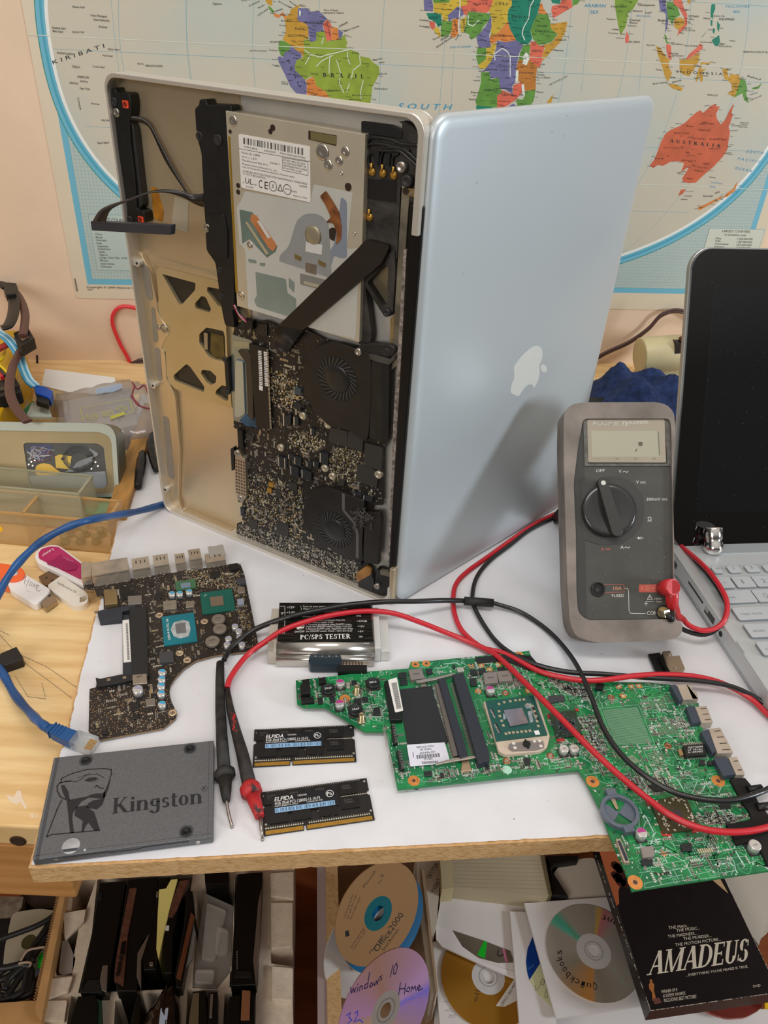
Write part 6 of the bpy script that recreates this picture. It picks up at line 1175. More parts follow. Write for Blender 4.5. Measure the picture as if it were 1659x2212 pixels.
# empty soldering grids
def grid(L,nx,ny,mt,r_=.33,base=None,name='solder_grid'):
    P=GF.pts(L,GT,G2);o=MB();o.poly(P,GT+.06,base or M('grid_base','#176a41',.4))
    for i in range(nx):
        for j in range(ny):
            u,v=(i+.5)/nx,(j+.5)/ny;q=(Vector(P[0])*(1-u)+Vector(P[1])*u)*(1-v)+(Vector(P[3])*(1-u)+Vector(P[2])*u)*v
            o.box((q.x-r_,q.x+r_,q.y-r_,q.y+r_),GT+.06,GT+.16,mt)
    b=o.obj(name,gb);return b
gs=M('pad_mint_grey','#9fc3a8',.35,.4);gs2=M('pad_pale','#b9c9b0',.35,.5)
grid([(515,492),(755,472),(858,722),(605,738)],36,34,gs,.24)
for L in ([(800,432),(935,420),(952,485),(820,498)],[(888,600),(1015,588),(1040,660),(915,668)],[(822,790),(910,770),(955,885),(870,895)],[(650,830),(720,800),(780,850),(700,870)]):
    grid(L,14,10,gs2,.22)
silk=M('silkscreen_mint','#a8cdbd',.5)
m=MB()
def box_line(L,z=G2,wd=.22):lnm2(m,GF,L+[L[0]],wd,GT,z,silk)
for L in ([(775,418),(935,395),(975,495),(815,515)],[(870,585),(1025,575),(1060,670),(915,685)],[(800,775),(915,760),(965,890),(865,905)],[(500,480),(765,455),(880,735),(605,750)],[(500,1195),(770,1195),(770,1300),(560,1290)],[(1085,1010),(1320,1010),(1320,1090),(1085,1080)],[(930,1555),(1190,1512),(1185,1570),(945,1605)],[(805,1690),(1065,1630),(1075,1668),(810,1722)],[(1110,1640),(1280,1600),(1330,1640),(1115,1670)],[(980,1400),(1200,1370),(1250,1400),(1010,1430)],[(1200,1480),(1500,1440),(1510,1500),(1220,1530)],[(500,845),(560,835),(590,900),(520,915)],[(390,940),(560,920),(590,990),(540,1000)],[(150,880),(330,855),(340,880),(150,900)],[(520,700),(580,690),(600,780),(540,790)],[(1540,1480),(1640,1460),(1650,1520),(1560,1530)],[(1300,1540),(1420,1525),(1440,1600),(1320,1620)]):box_line(L)
for L in ([(700,470),(780,460),(790,510),(715,520)],[(490,393),(550,386),(555,440),(498,446)],[(235,205),(290,200),(290,235),(240,240)],[(750,790),(860,780),(865,820),(755,830)],[(880,760),(960,750),(965,800),(885,805)],[(1190,700),(1260,690),(1260,730),(1195,735)],[(1085,355),(1120,350),(1160,470),(1125,480)],[(340,380),(370,378),(400,440),(352,445)]):box_line(L,G1)
rd=random.Random(77)
av=[GF.pts(L,GT,z) for L,z in (([(500,480),(765,455),(880,735),(605,750)],G2),([(840,1110),(1090,1065),(1200,1320),(925,1355)],G2),([(540,230),(680,220),(960,730),(700,745)],G1),([(850,220),(1030,190),(1180,720),(990,720)],G1),([(1130,350),(1445,320),(1530,640),(1210,680)],G1),([(150,500),(335,485),(385,670),(190,700)],G2),([(500,1080),(620,1040),(770,1180),(740,1340),(620,1320),(510,1200)],G2))]
# traces: thin mint lines bending by 45 degrees
PO=GF.pts(GOUT,GT,None);tr=M('trace_green','#45b06a',.35);k=0
while k<620:
    x=rd.uniform(-80,260);y=rd.uniform(-90,160)
    if not inside((x,y),PO):continue
    d=rd.choice((0,90,0,90,45,-45));L=[(x,y)]
    for s_ in range(rd.randint(2,3)):
        l=rd.uniform(2,12);x+=l*math.cos(math.radians(d));y+=l*math.sin(math.radians(d));L.append((x,y));d+=rd.choice((45,-45))
    if not all(inside(p,PO) for p in L):continue
    wd=rd.choice((.25,.3,.4,.8));mt=rd.choice((tr,tr,silk,M('trace_dark','#0e5a35',.35)))
    if any(inside(p,a_) for p in L for a_ in av):continue
    for a,b in zip(L,L[1:]):
        dd=Vector((b[0]-a[0],b[1]-a[1]));l=dd.length or 1;n_=Vector((-dd.y,dd.x))/l*wd/2
        m.quad((a[0]-n_.x,a[1]-n_.y,GT+.03),(b[0]-n_.x,b[1]-n_.y,GT+.03),(b[0]+n_.x,b[1]+n_.y,GT+.03),(a[0]+n_.x,a[1]+n_.y,GT+.03),mt)
    k+=1
# silk frames around part positions
k=0
while k<260:
    x=rd.uniform(-80,260);y=rd.uniform(-90,160);w_,d_=rd.choice(((2.4,1.4),(1.6,3),(4,2),(3,3),(5,2.4)))
    C4=[(x,y),(x+w_,y),(x+w_,y+d_),(x,y+d_)]
    if not all(inside(p,PO) for p in C4) or any(inside(p,a_) for p in C4 for a_ in av):continue
    for a,b in zip(C4,C4[1:]+C4[:1]):
        if a[0]==b[0]:m.poly([(a[0]-.09,min(a[1],b[1])),(a[0]+.09,min(a[1],b[1])),(a[0]+.09,max(a[1],b[1])),(a[0]-.09,max(a[1],b[1]))],GT+.05,silk)
        else:m.poly([(min(a[0],b[0]),a[1]-.09),(max(a[0],b[0]),a[1]-.09),(max(a[0],b[0]),a[1]+.09),(min(a[0],b[0]),a[1]+.09)],GT+.05,silk)
    k+=1
m.tx(GF,'DA0LX',(1010,118),(1085,112),(1008,108),GT,inkw,G1)
m.obj('board_printing',gbase,label='pale printed outlines and traces')
m=MB();gpal=[M('smd_pale','#cfcab8',.4,.3),M('smd_mint','#c3d6ca',.4,.2),M('smd_mint','#c3d6ca'),M('smd_grey','#8d8a83'),M('smd_dark','#45403a'),M('smd_dark','#45403a')];av+=[circ(*GF.pts([(x,y)],GT,z)[0],r_,12) for x,y,r_,z in ((335,347,5,G1),(733,820,5,G1),(1342,92,4.5,G1),(448,985,5.3,G2),(1315,982,5.3,G2),(742,1682,5.3,G2),(742,148,4,G1),(805,143,4,G1),(575,405,3.6,G2),(968,740,3.6,G2),(1272,757,3.8,G1),(1263,313,3.4,G1))]
smd_rows(m,GF,GOUT,None,GT,520,gpal,rnd=rd,avoid=av);scatter(m,GF,GOUT,None,GT,900,gpal,.5,1.5,.3,.8,av,rnd=rd)
for L,n_ in (([(100,220),(330,290),(480,310),(460,440),(280,400),(100,280)],420),([(330,480),(480,470),(600,760),(500,900),(420,850)],420),([(760,440),(820,520),(1060,500),(1150,560),(1180,700),(1060,660),(900,560)],260),([(1100,1150),(1500,1140),(1540,1240),(1350,1300),(1200,1290)],300),([(780,1230),(900,1380),(1010,1380),(1240,1360),(1220,1420),(900,1440)],260),([(620,880),(1000,900),(1040,960),(1080,1060),(840,1090),(700,1040)],300),([(720,1080),(830,1120),(860,1230),(780,1210)],120),([(0,800),(150,780),(440,790),(420,850),(0,880)],160)):smd_rows(m,GF,L,G2,GT,n_ // 3,gpal,rnd=rd,avoid=av)
for L,n_ in (([(1070,340),(1140,350),(1210,660),(1180,690),(1110,500)],120),([(700,750),(1210,690),(1640,680),(1650,730),(900,820),(720,790)],260),([(150,230),(560,200),(560,470),(440,470),(300,400),(160,370)],200),([(940,140),(1300,150),(1420,300),(1050,300)],200)):smd_rows(m,GF,L,G1,GT,n_ // 3,gpal,rnd=rd,avoid=av)
for x,y,z in ((1065,158,G1),(1125,155,G1),(1222,150,G1),(1172,178,G1),(1395,300,G1),(715,330,G2),(768,326,G2),(628,330,G2),(658,395,G2)):
    a=GF.pts([(x,y)],GT,z)[0];m.box((a[0]-2,a[0]+2,a[1]-2,a[1]+2),GT,GT+.12,cp);m.box((a[0]-.8,a[0]+.8,a[1]-.8,a[1]+.8),GT+.12,GT+.2,silk)
stuff(m.obj('surface_mount_parts',gbase,label='small soldered parts'))
# right side ports
sh_=M('port_shell_warm','#bdb2a5',.3,.55,var=.12,scale=60);slt=M('port_slate','#3b424e',.4)
def port(Ls,Lm,hh,slots):
    P=GF.pts(Lm,GT+hh,G2);m=MB();m.prism(P,GT-2,GT+hh,sh_);c_=[(a[0],a[1]) for a in P]
    for k in range(slots):
        u=(k+.5)/slots;A=Vector(c_[0])*(1-u)+Vector(c_[3])*u;B=Vector(c_[1])*(1-u)+Vector(c_[2])*u;q0,q1=A*.62+B*.38,A*.12+B*.88;d=(Vector(c_[3])-Vector(c_[0])).normalized()*.4
        m.poly([tuple(q0-d),tuple(q1-d),tuple(q1+d),tuple(q0+d)],GT+hh+.05,M('seam_dark','#4b433b'))
    o=m.obj('port',gb,bevel=.3);g2('port_body',Ls,GT,GT+hh-.4,slt,par=o);return o
port([(1095,470),(1150,462),(1200,575),(1135,582)],[(1155,468),(1235,462),(1280,575),(1200,580)],4.5,3)
port([(1195,640),(1250,625),(1320,765),(1275,790)],[(1250,622),(1330,612),(1420,785),(1310,790)],6,4)
port([(1285,825),(1375,815),(1435,935),(1350,948)],[(1385,818),(1445,812),(1502,935),(1440,940)],5,2)
port([(985,320),(1020,315),(1075,415),(1045,428)],[(1030,318),(1100,312),(1180,415),(1075,420)],6,0)
g2('port_wing',[(1095,312),(1140,330),(1130,350),(1165,370),(1178,415),(1140,415)],GT,GT+6,sh_)
ft=M('felt_black','#15100e',.8)
g2('black_felt_pad',[(1395,965),(1500,958),(1545,1010),(1590,1120),(1660,1210),(1700,1330),(1800,1560),(1659,1570),(1620,1480),(1560,1400),(1440,1420),(1400,1330),(1370,1280),(1545,1245),(1530,1190),(1480,1120)],GT,GT+2.2,ft,bevel=.4)
for x,y in ((1575,1035),(1640,1155)):
    a=GF.pts([(x,y)],GT+3,G2)[0];m=MB();m.tube([(a[0]-6,a[1],GT+2.6),(a[0]+4,a[1],GT+2.6)],2.6,blackp,16);m.obj('audio_jack',gb)
# battery holder
hs=M('holder_blue_grey','#5d6573',.4,coat=.2)
c_=GF.pts([(633,1195)],GT+2,G2)[0];rH=(GF.pts([(770,1210)],GT+2,G2)[0][0]-GF.pts([(498,1190)],GT+2,G2)[0][0])/2
m=MB();o1=circ(c_[0],c_[1],rH,40);i1=circ(c_[0],c_[1],rH-2.2,40)
m.prism(o1,GT,GT+3.6,hs,[i1]);a0=math.radians(70)
def sec(a,b,r_):return [(c_[0],c_[1])]+[(c_[0]+r_*math.cos(math.radians(a+(b-a)*k/10)),c_[1]+r_*math.sin(math.radians(a+(b-a)*k/10))) for k in range(11)]
m.prism(sec(128,222,rH-2),GT+.2,GT+1.2,hs);m.prism(sec(-52,42,rH-2),GT+.2,GT+1.2,hs)
m.prism([(c_[0]-3.2,c_[1]+rH-1),(c_[0]+3.2,c_[1]+rH-1),(c_[0]+3.2,c_[1]+rH+3.4),(c_[0]-3.2,c_[1]+rH+3.4)],GT,GT+4.2,hs);m.prism([(c_[0]-3.2,c_[1]-rH-3),(c_[0]+3.2,c_[1]-rH-3),(c_[0]+3.2,c_[1]-rH+1),(c_[0]-3.2,c_[1]-rH+1)],GT,GT+4.2,hs)
bh=m.obj('battery_holder',gb,bevel=.2);g2('contact_blade',[(572,1105),(602,1098),(625,1172),(612,1178)],GT+1.2,GT+1.6,M('blade_tan','#b7a48c',.35,.6),par=bh)
o=g2('display_socket',[(610,1385),(640,1380),(705,1545),(665,1545)],GT,GT+2.6,M('socket_frame_cream','#b9a894',.4,.5));g2('slot',[(620,1396),(638,1392),(696,1530),(676,1534)],GT+2.6,GT+2.75,M('slot_navy','#2c3140',.3),par=o)
m=MB()
for k,(x,y) in enumerate([(1178+k*15,1470-k*1.5) for k in range(7)]):a=GF.pts([(x,y)],GT,G2)[0];m.box((a[0]-.35,a[0]+.35,a[1]-1.3,a[1]+1.3),GT,GT+.9,M('fuse_cream','#d8cfae',.4,.4))
a=GF.pts([(940,1485)],GT,G2)[0];m.cyl(a[0],a[1],1.9,GT,GT+.1,cp,6)
m.obj('pin_row',gb)
g1('black_tape',[(1085,108),(1290,86),(1410,98),(1478,176),(1395,182),(1270,128),(1100,142)],GT+.2,GT+.8,M('gaffer_tape','#100f10',.35,coat=.3))
m=MB()
for x,y in ((700,1490),(900,1690),(1150,1650),(1300,1500),(1060,1430)):
    a=GF.pts([(x,y)],GT,None)[0];m.cyl(a[0],a[1],2,.0,3.6,darkp,12)
m.obj('underside_parts',gbase)
# ================================================================== test leads
def P3(L):return [W0.p3(x,y,h) for x,y,h in L]
bl=thing('black_test_lead',W0,'black test lead with a worn black probe, lying left of the red one','test lead',None)
m=MB();m.tube(smooth_path(P3([(484,1426,6),(492,1410,6),(505,1393,7),(540,1366,9),(580,1347,13),(635,1330,20),(690,1318,22),(750,1307,22),(830,1300,22),(900,1299,18),(960,1297,12),(1003,1298,7)]),6),2.1,blk_ins,10)
m.tube(smooth_path(P3([(1060,1302,6),(1080,1307,5),(1130,1325,3),(1190,1368,3),(1240,1428,8),(1275,1500,13),(1302,1570,13),(1342,1630,12),(1400,1680,12),(1470,1716,12),(1560,1730,13),(1630,1716,12),(1680,1690,9),(1720,1640,5),(1715,1600,4),(1680,1545,4),(1640,1512,5),(1580,1483,9),(1500,1470,11),(1400,1464,11),(1300,1456,10),(1230,1452,9),(1165,1438,7),(1110,1415,5),(1065,1378,3),(1026,1315,4),(1021,1282,3),(1031,1245,2.2),(1058,1211,2.2),(1101,1178,2.2),(1142,1146,2.2),(1195,1119,2.2),(1250,1095,3),(1350,1100,3),(1440,1150,14),(1475,1185,16),(1520,1230,22),(1555,1278,24),(1570,1315,22),(1555,1352,16),(1522,1371,12),(1480,1362,12),(1458,1345,16)]),6),1.9,blk_ins,10);m.obj('cable',bl)
m=MB();a=P3([(1003,1298,7),(1030,1300,7),(1066,1303,7)]);m.tube(a,3.6,M('sleeve_black','#222222',.6),14);m.obj('heat_shrink_sleeve',bl)
worn=M('probe_black_worn','#24221f',.6,var=.5,scale=130,bump=.3)
m=MB();m.tube(P3([(476,1432,5.5),(475,1470,5),(476,1530,5),(479,1590,5.5),(484,1662,6)]),[2.9,3.2,3.5,3.8,4.2],worn,18)
m.tube(P3([(483.6,1663,6),(485,1668,6),(486,1677,6),(486.5,1682,6)]),[4.2,6.7,6.7,4.6],worn,22);m.tube(P3([(486,1678,6),(488,1712,5.4),(489,1731,5)]),[4.6,3.3,2.3],worn,18);m.obj('probe_handle',bl)
m=MB();m.tube(smooth_path(P3([(489,1728,5),(492,1748,3.8),(496,1766,2.6),(501,1784,1.2)])),[1.0]*18+[.8],M('tip_nickel','#a49b92',.28,.9),10);m.lathe(*(W0.px(501,1785,1.2)),[(.2,.1),(1.1,.6),(1.1,1.5),(.2,2.2)],M('tip_nickel','#a49b92'),10);m.obj('probe_tip',bl)
m=MB();MF=Frame((148.3,455,0),(1,0,0),(0,math.sin(.78),math.cos(.78)));a=MF.px(1435,1324,35);m.tube([tuple(MF.w(a[0]-1,a[1],32.5)),tuple(MF.w(a[0]+1,a[1]-.6,38.5))],3.6,M('plug_brass','#cdbfa3',.25,.8),4);b_=MF.w(a[0]+1,a[1]-.6,38.5);m.tube([tuple(b_),tuple(b_+Vector((3,-2,-3))),W0.p3(1447,1334,24),W0.p3(1460,1346,16)],[2.2,3.0,2.8,2.3],blackp,12);m.obj('plug',bl)
rl=thing('red_test_lead',W0,'red test lead whose worn probe has a red finger guard','test lead')
m=MB();m.tube(smooth_path(P3([(491,1486,6),(497,1466,7),(515,1438,8),(540,1410,9),(575,1385,13),(610,1362,18),(660,1343,21),(720,1328,21),(790,1320,20),(850,1325,18),(910,1345,12),(965,1367,6),(1010,1385,3.5),(1060,1408,5),(1095,1436,9),(1130,1471,12),(1170,1510,14),(1220,1560,14),(1270,1612,13),(1330,1668,12),(1395,1722,12),(1450,1762,13),(1520,1791,14),(1600,1797,13),(1680,1780,11),(1760,1740,5),(1775,1690,4),(1740,1630,4),(1700,1580,4),(1659,1544,4),(1620,1508,5),(1560,1476,6),(1500,1461,9),(1430,1457,12),(1370,1460,13),(1310,1468,12),(1260,1470,10),(1210,1462,9),(1160,1448,7),(1090,1412,5),(1040,1398,3),(1000,1365,3),(983,1330,3),(979,1295,3),(985,1262,2.4),(1008,1236,2.4),(1052,1204,2.4),(1109,1163,2.4),(1156,1131,2.4),(1205,1108,2.4),(1270,1080,3),(1370,1090,6),(1440,1150,16),(1475,1183,20),(1520,1222,26),(1552,1262,28),(1570,1300,27),(1567,1335,22),(1548,1356,17),(1518,1362,16),(1490,1352,18),(1475,1336,22)]),6),2.1,red_ins,10);m.obj('cable',rl)
m=MB();m.tube(P3([(491,1488,5.5),(497,1530,5),(510,1580,5),(524,1630,5.5),(538,1692,6)]),[1.8,2.7,3.4,4.0,4.5],M('probe_black_red','#2a2320',.6,var=.4,scale=160,bump=.3),18)
g_=M('guard_worn_red','#b52a2d',.5,col2='#2c2020',scale=190,thr=(.52,.66),bump=.3)
m.tube(P3([(538,1692,6),(540,1701,6),(544,1714,6),(546,1720,6)]),[4.5,6.6,6.7,4.8],g_,22);m.tube(P3([(545,1716,6),(556,1748,5.4),(561,1765,5)]),[4.8,3.6,2.9],g_,18)
rdm=random.Random(4)
for k in range(16):q=W0.p3(502+rdm.uniform(-3,5)+k*.3,1540+k*2.6,8.6-abs(rdm.gauss(0,.2)));m.obox(q[0],q[1],rdm.uniform(.5,1.4),rdm.uniform(.4,1),7.4,q[2],rdm.uniform(0,90),M('red_fleck','#c4282c',.5))
m.obj('probe_handle',rl)
m=MB();m.tube(P3([(561,1763,5),(564,1788,3),(567,1812,1.2)]),[1.05,1.0,.8],M('tip_nickel','#a49b92'),10);m.lathe(*(W0.px(567,1813,1.2)),[(.2,.1),(1.0,.6),(1.0,1.5),(.2,2.2)],M('tip_nickel','#a49b92'),10);m.obj('probe_tip',rl)
# ================================================================== multimeter in its holster
MF=Frame((148.3,455,0),(1,0,0),(0,math.sin(.78),math.cos(.78)));MT_=36.0;ZM1=(1200,860,4.096)
mm_=thing('multimeter',MF,'worn grey handheld multimeter with rotary dial leaning back on its stand','multimeter')
hol_=M('holster_taupe','#7a7068',.62,var=.3,scale=28,bump=.25,bscale=160,detail=6)
def mp(name,L,h0,h1,mt,par=None,**k):return pp(name,par or mm_,MF,L,ZM1,h0,h1,mt,**k)
outer=[(75,130),(130,60),(230,38),(900,35),(990,60),(1050,130),(1065,330),(1040,600),(1040,1600),(1060,1960),(1125,1990),(1120,2080),(1060,2130),(900,2150),(350,2165),(180,2110),(130,2000),(105,1700),(85,1000),(70,400)]
faceL=[(245,180),(1010,180),(1025,260),(1030,660),(1050,1300),(1050,1640),(1060,1955),(280,1965),(200,1900),(185,1700),(180,1200),(160,760),(200,420)]
Po=MF.pts(outer,MT_,ZM1);xs=[p[0] for p in Po]; 
m=MB();body_o=rpoly(MF.pts(outer,26,ZM1),10,4); 
m.prism(body_o,0,26,hol_);m.obj('holster_back',mm_,bevel=5,seg=4)
m=MB();m.prism(rpoly(Po,9,4),24,MT_,hol_,[rpoly(MF.pts(faceL,MT_,ZM1),4,3)]);m.obj('holster_rim',mm_,bevel=2.2,seg=3)
fcm=M('meter_face_grey','#45443f',.5,var=.1,scale=40,bump=.12,bscale=200)
face=mp('face',faceL,12,33.0,fcm,rnd=3)
FH=33.0
mp('face_side',[(160,760),(200,420),(245,180),(258,700),(262,1260),(275,1960),(200,1900),(185,1700),(180,1200)],FH,FH+.4,M('meter_face_dark','#383733',.55),par=face)
scrn=mp('display_window',[(280,190),(965,188),(978,570),(290,568)],FH,FH+1.2,M('display_tan','#9a8f7c',.35,coat=.5,var=.06,scale=20),par=face,rnd=1.2)
mp('display_surround',[(245,180),(280,182),(290,580),(990,580),(965,185),(1008,185),(1025,600),(258,600)],FH,FH+1.0,M('surround_grey','#5d5a54',.5,var=.25,scale=150,bump=.3),par=face)
mp('liquid_crystal',[(315,288),(918,292),(925,520),(322,520)],FH+1.2,FH+1.25,M('lcd_greenish','#a3a08a',.3,coat=.5),par=scrn)
m=MB();lw=M('legend_white','#cfccc4',.6);lr=M('legend_red','#b9564c',.6);lo=M('legend_orange','#c98c66',.6)
def mt_(s,A,B,T,mt=lw,h_=FH):m.tx(MF,s,A,B,T,h_,mt,ZM1)
for s,A,B,T in (('FLUKE',(328,240),(550,242),(334,208)),('FLUKE',(329.5,241),(551.5,243),(335.5,209)),('73',(583,243),(635,243),(587,208)),('MULTIMETER',(648,230),(822,225),(650,206))):m.tx(MF,s,A,B,T,FH+1.2,lw,ZM1)
sd=M('lcd_mark','#5b5648',.5)
for s,x in (('0',372),('10',532),('20',697),('30',862)):m.tx(MF,s,(x,543),(x+(9 if s=='0' else 24),543),(x,528),FH+1.2,sd,ZM1)
m.poly(MF.pts([(732,390),(768,388),(772,405),(764,425),(735,422)],FH+1.25,ZM1),FH+1.32,sd);m.poly(MF.pts([(712,450),(722,446),(716,472),(704,474)],FH+1.25,ZM1),FH+1.32,sd);m.poly(MF.pts([(903,295),(915,294),(925,508),(915,508)],FH+1.25,ZM1),FH+1.32,M('lcd_shadow','#77725f',.5))
m.obj('display_print',scrn)
m=MB()
for s,A,B,T in (('OFF',(358,656),(434,653),(358,630)),('V',(560,663),(584,663),(558,634)),('V',(714,758),(738,758),(712,730)),('300mV',(805,908),(928,906),(804,882)),('COM',(808,1917),(902,1917),(808,1886)),("'FUSED",(492,1760),(606,1758),(492,1738)),('A',(574,1333),(604,1333),(574,1305)),('1000V',(876,1784),(940,1784),(876,1768)),('750V',(890,1808),(940,1808),(890,1794))):mt_(s,A,B,T)
mt_('A',(402,1350),(428,1350),(402,1324),lr);mt_('10A',(512,1698),(586,1698),(512,1668),lo)
def ln_(P,wd,mt=lw):lnm2(m,MF,P,wd,FH,ZM1,mt)
ln_([(815,1088),(828,1088),(828,1080),(818,1070),(818,1058),(832,1052),(846,1058),(846,1070),(836,1080),(836,1088),(850,1088)],.45)
for y in (0,):ln_([(598,655),(608,645),(620,652),(630,658),(642,645)],.45);ln_([(612,1325),(622,1315),(634,1322),(645,1328),(658,1315)],.45)
for x,y in ((750,742),(942,892)):ln_([(x,y),(x+46,y)],.35);ln_([(x,y+11),(x+12,y+11)],.3);ln_([(x+17,y+11),(x+29,y+11)],.3);ln_([(x+34,y+11),(x+46,y+11)],.3)
ln_([(442,1330),(486,1330)],.35,lr);ln_([(442,1341),(484,1341)],.3,lr)
ln_([(718,1238),(778,1238)],.35);m.poly(MF.pts([(730,1224),(752,1238),(730,1252)],FH,ZM1),FH+.08,lw);ln_([(756,1224),(756,1252)],.4)
ln_([(612,1682),(635,1684),(645,1700),(650,1880),(665,1905),(795,1907)],.35)
ln_([(812,1782),(834,1740),(858,1782),(812,1782)],.4);ln_([(834,1755),(834,1772)],.4);ln_([(800,1812),(800,1798),(870,1798)],.3);ln_([(786,1814),(818,1814)],.3);ln_([(792,1822),(810,1822)],.3);ln_([(797,1830),(804,1830)],.3)
ln_([(420,1652),(604,1652),(608,1715),(420,1722)],.35,lr)
m.poly(rpoly(MF.pts([(738,1650),(908,1648),(908,1718),(738,1718)],FH,ZM1),.8),FH+.05,lr)
m.poly(MF.pts([(780,1712)],FH,ZM1)+MF.pts([(781,1712),(781,1713)],FH,ZM1),FH+.04,lr)
m.tx(MF,'V',(756,1700),(778,1700),(754,1670),FH+.03,lo,ZM1);m.obj('legends',face,label='white and red markings')
m=MB();lnm2(m,MF,[(800,1700),(812,1700),(812,1692),(802,1684),(802,1672),(816,1666),(830,1672),(830,1684),(820,1692),(820,1700),(832,1700)],.45,FH+.05,ZM1,lo);lnm2(m,MF,[(850,1684),(890,1684)],.35,FH+.05,ZM1,lo);m.poly(MF.pts([(856,1674),(872,1684),(856,1694)],FH,ZM1),FH+.12,lo);m.obj('jack_symbol',face)
rdm=random.Random(12);m=MB();sc_=M('scratch_pale','#98948b',.7)
for k in range(70):
    x,y=rdm.choice(((rdm.uniform(300,1000),rdm.uniform(1380,1620)),(rdm.uniform(300,1000),rdm.uniform(1450,1950)),(rdm.uniform(800,1030),rdm.uniform(930,1300))));a=MF.pts([(x,y)],FH,ZM1)[0];m.obox(a[0],a[1],rdm.uniform(.15,.7),rdm.uniform(.1,.3),FH,FH+.06,rdm.uniform(0,180),sc_)
m.obj('scratches',face)
m=MB();a=MF.pts([(375,1693)],FH,ZM1)[0];m.lathe(a[0],a[1],[(5.6,FH),(5.6,FH+1),(4.6,FH+1.1),(4.3,FH+.3)],blackp,26,False);m.poly(circ(a[0],a[1],4.5,22),FH+.15,M('jack_dark','#0c0b0b',.4));m.cyl(a[0]-.6,a[1]-.3,1.6,FH+.1,FH+.5,darkp,14);m.obj('jack',face)
m=MB();a=MF.pts([(955,1897)],FH,ZM1)[0];m.lathe(a[0],a[1],[(5.8,FH),(5.8,FH+1),(4.8,FH+1.1),(4.4,FH+.3)],blackp,26,False);m.poly(circ(a[0],a[1],4.6,22),FH+.15,M('jack_brass','#a08a5a',.3,.8));m.obj('jack',face)
# dial
mp('dial_recess',[(230,745),(380,738),(400,700),(560,690),(680,740),(770,860),(790,980),(770,1110),(690,1220),(580,1290),(400,1300),(240,1250),(238,1180)],FH,FH+.5,M('recess_grey','#3c3a38',.4),par=face,rnd=2)
ca=MF.pts([(482,988)],FH+5,ZM1)[0];rdl=abs(MF.pts([(722,988)],FH+5,ZM1)[0][0]-ca[0]);m=MB();dm=M('dial_gloss','#2a2928',.22,coat=.5)
m.lathe(ca[0],ca[1],[(rdl,FH),(rdl,FH+3.4),(rdl*.93,FH+4.6),(rdl*.8,FH+4.4),(rdl*.4,FH+2.8),(.1,FH+2.4)],dm,48);dl=m.obj('dial',mm_)
A,B=MF.pts([(420,752),(545,1175)],FH+7,ZM1);d=Vector(B)-Vector(A);n_=Vector((-d.y,d.x)).normalized();m=MB();P=[]
for k in range(9):a_=math.pi*k/8;P.append(tuple(Vector(A)+n_*4.2*math.cos(a_)-d.normalized()*4.2*math.sin(a_)))
for k in range(9):a_=math.pi*k/8;P.append(tuple(Vector(B)-n_*4.6*math.cos(a_)+d.normalized()*4.6*math.sin(a_)))
m.prism(P,FH+2,FH+8,M('pointer_grey','#33322f',.5));m.obj('pointer',dl,bevel=.8)
m=MB();m.cyl(A[0],A[1],1.9,FH+8,FH+8.15,lw,18);m.obj('pointer_dot',dl)
m=MB();Q=[MF.p3(1208,1010,4)]
a=W0.px(1190,1138,0);b=W0.px(1222,1142,0)
iv=MF.mat().inverted()
def tol(p):q=iv @ (Vector(p)*S);return tuple(q/S)
m=MB();lg=[tol((167,530,72)),tol((167,560,42)),tol((164,604,2)),tol((164,618,2)),tol((167,600,30)),tol((167,556,84))];rg=[tol((226,530,72)),tol((226,560,42)),tol((226,604,2)),tol((226,618,2)),tol((226,600,30)),tol((226,556,84))]
n0=len(m.v);m.v+=lg+rg
for i in range(6):j=(i+1) % 6;m.face((n0+i,n0+j,n0+6+j,n0+6+i),M('stand_black','#1d1b1a',.5))
m.face(range(n0+5,n0-1,-1),M('stand_black','#1d1b1a'));m.face(range(n0+6,n0+12),M('stand_black','#1d1b1a'));m.obj('stand',mm_,bevel=1)
# red right-angle plug, part of the red lead
m=MB();rdp=M('plug_red','#c3242a',.42,coat=.2,var=.1,scale=60)
ca=MF.pts([(960,1672)],FH,ZM1)[0];e=MF.pts([(1040,1672)],FH+13,ZM1)[0]
w_=lambda x,y,z:tuple(MF.w(x,y,z));m.tube([w_(ca[0]-1,ca[1]-1,FH+1),w_(e[0]-2,e[1],FH+8),w_(e[0],e[1],FH+14)],[6.0,6.4,6.2],rdp,20);m.tube([w_(e[0],e[1],FH+14),w_(e[0],e[1],FH+14.4)],5.0,M('plug_red_dark','#a51f24',.45),20)
m.tube([w_(e[0],e[1],FH+10),tuple(Vector(W0.p3(1452,1305,42))),tuple(Vector(W0.p3(1462,1330,28))),tuple(Vector(W0.p3(1476,1338,22)))],[5.4,4.6,3.4,2.4],rdp,16);m.obj('plug',rl)
